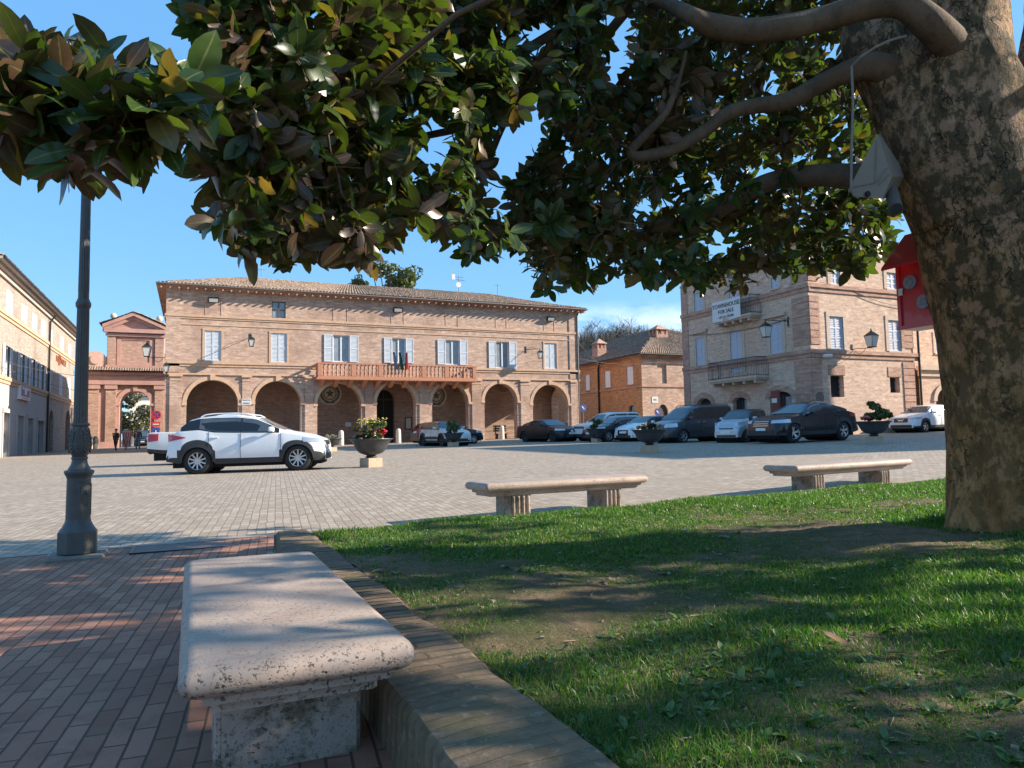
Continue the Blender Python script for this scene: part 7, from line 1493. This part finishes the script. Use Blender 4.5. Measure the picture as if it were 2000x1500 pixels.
limb([(1880,390,5.45,.22), (1800,362,5.5,.15), (1720,350,5.6,.115), (1640,343,5.8,.095), (1560,345,6.0,.085), (1490,360,6.1,.078), (1430,395,6.2,.072), (1375,425,6.2,.068), (1325,438,6.2,.06), (1290,438,6.2,.05), (1255,460,6.2,.036), (1225,495,6.2,.022), (1170,520,6.2,.010)], 4, 14)
limb([(1090,62,5.50,0.040), (1020,190,5.70,0.040), (960,225,5.90,0.036), (900,250,6.00,0.032), (820,268,6.00,0.027), (740,290,6.00,0.020), (660,330,5.90,0.010)], 5, 10)
limb([(1240,2,5.75,0.040), (1130,130,6.10,0.040), (1060,170,6.30,0.036), (1000,215,6.50,0.034), (960,300,6.70,0.029), (930,400,6.80,0.021), (905,470,6.90,0.010)], 6, 10)
limb([(403,183+50,2.94,.02), (355,208,2.8,.016), (317,231,2.72,.014), (261,272,2.6,.012), (201,288,2.5,.010), (112,310,2.45,.007)], 7, 8)
limb([(1700,60,5.7,.12), (1600,-30,6.3,.09), (1480,60,6.9,.07), (1400,160,7.3,.055), (1330,260,7.5,.04), (1280,340,7.6,.02)], 8, 10)
limb([(1760,300,5.8,.12), (1700,360,6.5,.09), (1620,430,7.2,.06), (1520,480,7.6,.04), (1440,520,7.8,.02)], 9, 10)
limb([(1900,380,5.45,.25), (1955,280,5.55,.19), (2005,180,5.8,.15), (2030,80,6.0,.13), (2040,-60,6.3,.11), (2090,-260,6.6,.08)], 11, 18, .03, 'limb', 'bark')
limb([(1990,140,5.8,.09), (2060,100,5.6,.09), (2200,60,5.3,.07), (2500,0,5.0,.04)], 12, 10)
limb([(640,262,3.5,.028), (560,90,3.4,.022), (530,20,3.4,.016), (520,-60,3.4,.010)], 13, 8)
# crown: whorls of leaves at twig ends
def in_poly(u, v, poly):
    c = False; j = len(poly)-1
    for i in range(len(poly)):
        (xi, yi), (xj, yj) = poly[i], poly[j]
        if (yi > v) != (yj > v) and u < (xj-xi)*(v-yi)/(yj-yi)+xi: c = not c
        j = i
    return c
SPRAY = [(u, v-(28 if v > 200 else 0)) for u, v in ((-90,130), (-20,110), (40,95), (95,120), (160,110), (225,120), (300,130), (355,125), (385,170), (360,235), (330,290), (290,305), (215,315), (150,330), (70,300), (0,295), (-90,290))]
MAIN = [(385,-120), (378,40), (450,95), (430,150), (425,205), (365,255), (395,330), (395,410), (470,465), (555,505), (620,470), (700,495), (765,470), (800,410), (850,415), (890,500), (940,490), (1000,465), (1050,540), (1070,595), (1105,600), (1130,540), (1180,545), (1260,535), (1330,550), (1400,535), (1450,545), (1520,520), (1570,540), (1640,535), (1700,520), (1735,490), (1745,400), (1720,300), (1740,60), (1850,-120)]
HOLES = [(1042,240,48), (985,300,58), (964,375,30), (857,245,46), (1030,173,24), (1204,132,38), (1067,79,30), (1034,50,24), (1195,37,26), (862,305,28), (1490,330,24), (1398,355,20), (1262,397,24), (1406,488,22), (1216,124,26), (1620,95,24), (1655,240,20), (880,480,20), (1110,300,18), (930,185,16), (540,20,14), (700,330,18), (415,380,22), (1560,300,16), (1640,310,18), (820,350,16), (760,380,16), (690,210,14), (620,30,20), (990,60,18), (1500,150,18), (1330,340,16)]
rs = np.random.RandomState(77)
CL = []                                            # (point, leaf length, kind)
def try_add(u, v, D, L):
    if u < 340 or True:
        for hu, hv, hr in HOLES:
            if math.hypot(u-hu, v-hv) < hr*.72+L*.55*FPX/D*.62: return False
    CL.append((dep(u, v, D), L)); return True
n = 0
while n < 100:
    u, v = rs.uniform(-90, 400), rs.uniform(60, 340)
    if in_poly(u, v, SPRAY): n += try_add(u, v, rs.uniform(2.35, 3.15), rs.uniform(.16, .205))
n = 0
while n < 2250:
    u, v = rs.uniform(350, 1760), rs.uniform(-120, 550)
    if not in_poly(u, v, MAIN): continue
    base = np.interp(u, [380, 560, 760, 1000, 1200, 1450, 1750], [3.1, 3.5, 4.2, 5.0, 5.7, 6.3, 6.6]); D = base+rs.uniform(-.5, 2.2)*np.interp(u, [380, 900, 1500], [.55, .9, 1.05])
    n += try_add(u, v, D, rs.uniform(.125, .18))
# the rest of the crown, above and to the right of the picture
def in_view(p):
    d = p-CAM; z = d@CF
    if z <= .2: return False
    u, v = 1000+FPX*(d@CR)/z, 750-FPX*(d@CU)/z; return -150 < u < 2150 and -190 < v < 1600
OUT = []; CC = []
while len(CC) < 120:
    p = np.array([rs.uniform(-3.5, 12.5), rs.uniform(-4.5, 10.0), rs.uniform(2.6, 9.2)]); q = (p-np.array([TRX+.3, TRY-.2, 3.2]))/np.array([6.8, 6.8, 6.0]); r_ = np.linalg.norm(q)
    if not .4 < r_ < 1 or np.linalg.norm(p-CAM) < 3.4 or (p[0] > 6.2 and p[1] > 2.6 and p[2] < 6.5): continue
    CC.append(p)
for c in CC:
    for k in range(9):
        p = c+rs.normal(0, 1, 3)*np.array([.42, .42, .25])
        if in_view(p) or p[2] < 2.5 or np.linalg.norm(p-CAM) < 3.0: continue
        OUT.append(p); CL.append((p, rs.uniform(.16, .21)))
# twigs join each whorl to the nearest bough or earlier twig
nodes = []; nrad = []
for p, r in LIMBS:
    for a, c in zip(p[::2], r[::2]): nodes.append(a); nrad.append(c)
for a, c in zip(tp[40:], tr_[40:]): nodes.append(a); nrad.append(c*.4)
NB = np.array(nodes); order = np.argsort([np.min(np.linalg.norm(NB-c[0], axis=1)) for c in CL])
nodes = list(NB); tw = MB(); twd = {}
for i in order:
    p = CL[i][0]; A_ = np.array(nodes); d = A_-p; dist = np.linalg.norm(d, axis=1)+.5*np.maximum(0, d[:, 2]); j = int(np.argmin(dist)); q = A_[j]; L = np.linalg.norm(p-q)
    if L < 1e-3: continue
    side = np.cross(p-q, rs.normal(0, 1, 3)); side /= np.linalg.norm(side)+1e-9; m1 = q+(p-q)*.35+side*L*.10-np.array([0, 0, .06*L]); m2 = q+(p-q)*.72+side*L*.06-np.array([0, 0, .05*L])
    r0 = min(.016, max(.006, .006+.006*L)); tw.tube([q, m1, m2, p], [r0, r0*.85, r0*.7, r0*.5], 5, cap=False); nodes += [m1, m2, p]; t_ = p-m2; twd[i] = t_/np.linalg.norm(t_)
tw.build('twigs', M['limb'], tree, smooth=180)
P0, D_, N_, L_, W_, C_ = [], [], [], [], [], []
for i, (p, L) in enumerate(CL):
    ax = twd.get(i, np.array([0, 0, 1.0])); ax = ax*.6+np.array([0, 0, .25])+rs.normal(0, .3, 3); ax /= np.linalg.norm(ax); e = np.cross(ax, [0.3, .9, .2]); e /= np.linalg.norm(e); g = np.cross(ax, e); k = rs.randint(8, 13) if L < .17 else rs.randint(9, 14); a0 = rs.uniform(0, 6.28)
    for j in range(k):
        a = a0+2.4*j+rs.uniform(-.3, .3); th = rs.uniform(.35, 1.75); o = math.cos(a)*e+math.sin(a)*g; d = ax*math.cos(th)+o*math.sin(th); d = d-np.array([0, 0, rs.uniform(.0, .65)]); d /= np.linalg.norm(d)
        nn = ax*math.sin(th)-o*math.cos(th)+rs.normal(0, .3, 3); st = p-ax*.012*j+d*.018; P0.append(st); D_.append(d); N_.append(nn); l = L*rs.uniform(.72, 1.15); L_.append(l); W_.append(l*rs.uniform(.38, .52)); C_.append(rs.uniform(-.15, .75))
V, F = leaf_geo(np.array(P0), np.array(D_), np.array(N_), np.array(L_), np.array(W_), np.array(C_), .2, 8)
M['mag_leaf'] = leaf_mat('magnolia leaves', (.022,.05,.014), (.055,.10,.024), under=(.10,.058,.038), trans=.33, rough=.3, dry=(.16,.12,.05), spec=.5, rib=True)
# the felted underside is the face away from the leaf normal
mesh_np('crown', V, F, M['mag_leaf'], tree, True, rib=np.tile([0, 1, 0], len(V)//3))
# unseen second magnolia towards the sun, added to dapple the ground with shade
t2 = thing('magnolia_tree', 'unseen second magnolia added further along the lawn to dapple the ground', 'tree', (15, -4.2, .4)); b = MB(); b.tube([(15, -4.2, .2), (15.1, -4.1, 2.5), (14.8, -4.3, 5), (15, -4, 8)], [.4, .33, .25, .08], 14)
for k in range(9): a = k*2.1; b.tube([(15, -4.2, 2.6+.5*k), (15+2*math.cos(a), -4.2+2*math.sin(a), 3.2+.5*k), (15+3.8*math.cos(a), -4.2+3.8*math.sin(a), 3.3+.55*k)], [.1, .06, .02], 6)
b.build('trunk', M['bark'], t2, smooth=180); P0, D_, N_, L_, W_ = [], [], [], [], []
for i in range(560):
    if i % 9 == 0: q0 = rs.normal(0, 1, 3); q0 /= np.linalg.norm(q0); q0 *= rs.uniform(.5, 1)
    q = q0/np.linalg.norm(q0); p = np.array([15, -4.2, 5.6])+q0*np.array([4.6, 4.6, 3.3])+rs.normal(0, .4, 3); ax = q+rs.normal(0, .3, 3)
    for j in range(9): d = ax*rs.uniform(0, .7)+rs.normal(0, 1, 3); d /= np.linalg.norm(d); P0.append(p); D_.append(d); N_.append(ax+rs.normal(0, .2, 3)); l = rs.uniform(.15, .21); L_.append(l); W_.append(l*.48)
V, F = leaf_geo(np.array(P0), np.array(D_), np.array(N_), np.array(L_), np.array(W_), rs.uniform(0, .6, len(P0)), .28); mesh_np('crown', V, F, M['mag_leaf'], t2, True, rib=np.tile([0, 1, 0], len(V)//3))

# ------------------------------------------------------------------ things fixed to the trunk
M['red_paint'] = plain('glossy red paint', (.52,.018,.022), .35, var=.12, scale=5, coat=.3); M['beige'] = plain('aged beige plastic', (.20,.18,.15), .6, var=.12, scale=6)
un = np.array([CF[0], CF[1], 0]); un /= np.linalg.norm(un); ur = np.array([un[1], -un[0], 0])
side_ = ur*.42-un*.907; fn = -ur*.907-un*.42           # the front looks left past the trunk
w_h, h1, dd = .20, .285, .11
bc = dep(1799, 568, 5.74)
bx = thing('bird_house', 'red wooden nesting box with round vents and slanted roof strapped to the trunk', 'nesting box', bc-(0,0,h1)); b = MB(); b.obox(bc-fn*dd, side_*w_h, fn*dd, (0,0,h1)); b.obox(bc-(0,0,h1-.012)+fn*.006, side_*(w_h+.012), fn*.016, (0,0,.016))
for s in (-1, 1): b.obox(bc+side_*s*(w_h-.012)+fn*.005, side_*.014, fn*.012, (0,0,h1-.03))
b.build('box', M['red_paint'], bx); b = MB(); hi = bc-fn*.16+np.array([0,0,h1+.22]); lo = bc+fn*.15+np.array([0,0,h1-.09]); e_ = side_*(w_h+.03); k_ = np.array([0,0,.022])
b.add([lo-e_, lo+e_, hi+e_, hi-e_, lo-e_+k_, lo+e_+k_, hi+e_+k_, hi-e_+k_], [(0,3,2,1),(4,5,6,7),(0,1,5,4),(1,2,6,5),(2,3,7,6),(3,0,4,7)])
for s in (-1, 1): b.add([bc+side_*s*w_h+(0,0,h1), bc+side_*s*w_h-fn*2*dd+(0,0,h1), bc+side_*s*w_h-fn*2*dd+(0,0,h1+.25), bc+side_*s*w_h+(0,0,h1+.08)], [(0,1,2,3)])
b.build('roof', M['red_paint'], bx)
M['vent'] = plain('grey mesh vent', (.22,.23,.26), .6, var=.3, scale=60)
for sx, sz in ((-.42, .30), (.38, .28), (.10, -.32)):
    q = bc+side_*w_h*sx+np.array([0,0,h1*sz])+fn*.004; b = MB(); m = 22; r0 = .056; ring = [q+fn*.012+side_*r0*math.cos(2*PI*k/m)+np.array([0,0,r0*math.sin(2*PI*k/m)]) for k in range(m)]; rb = [p-fn*.015 for p in ring]; b.add(ring+rb, [tuple(range(m))]+[(k, (k+1) % m, m+(k+1) % m, m+k) for k in range(m)])
    for k in range(8): a = k*PI/4; b.obox(q+fn*.014+side_*.026*math.cos(a)+np.array([0,0,.026*math.sin(a)]), side_*.006, fn*.002, (0,0,.006))
    b.build('vent', M['vent'], bx)
b = MB(); q = bc-side_*w_h*.85+fn*.012+np.array([0,0,.02]); b.obox(q, side_*.018, fn*.006, (0,0,.028)); b.build('latch', M['white_sign'], bx)
# horn-shaped beige loudspeaker on the trunk
hp_ = [(dep(u, v, 5.0)) for u, v in ((1714,262), (1737,330), (1742,345), (1724,388), (1672,384), (1656,372))]
hb_ = [(dep(u, v, 5.35)) for u, v in ((1720,262), (1760,325), (1766,345), (1745,384), (1700,382), (1690,368))]
sp_ = thing('loudspeaker', 'wedge-shaped beige loudspeaker box hanging against the trunk among the leaves', 'loudspeaker', hp_[3]); b = MB(); b.add(hp_+hb_, [(0,1,2,3,4,5), (11,10,9,8,7,6)]+[(k, (k+1) % 6, 6+(k+1) % 6, 6+k) for k in range(6)]); b.build('housing', M['beige'], sp_)
b = MB()
for (u0_, v0_), (u1_, v1_) in (((1714,272), (1710,355)), ((1710,357), (1662,366)), ((1712,356), (1733,328)), ((1716,362), (1738,338))): b.tube([dep(u0_, v0_, 4.992), dep(u1_, v1_, 4.992)], .003, 4)
b.build('ridge', M['beige'], sp_); b = MB(); q = dep(1694, 379, 4.99); b.lathe([(.020, -.012), (.020, .004)], 12, q, axis='y'); b.build('port', M['dark'], sp_)
b = MB(); b.tube([dep(u, v, D) for u, v, D in ((1770,70,5.0), (1740,78,4.96), (1710,92,4.96), (1680,112,5.0), (1663,130,5.05), (1666,200,5.0), (1663,290,4.97), (1662,370,4.96), (1668,382,4.97), (1676,386,4.99))], .009, 6); _o = b.build('cable', M['beige']); tag(_o, 'beige cable looping from the trunk fork down to the loudspeaker', 'cable')
b = MB(); q0, q1 = dep(1740, 372, 5.15), dep(1750, 408, 4.95); b.tube([q0, q1], .045, 14); t = thing('tube_camera', 'small tubular camera with dark lens under the loudspeaker', 'tube_camera', q1); b.build('tube', M['grey_metal'], t, smooth=50); b = MB(); dv = (q1-q0)/np.linalg.norm(q1-q0); b.tube([q1-dv*.01, q1+dv*.004], .040, 14); b.build('lens', M['glass'], t)  # dark-ended tube, taken for a camera
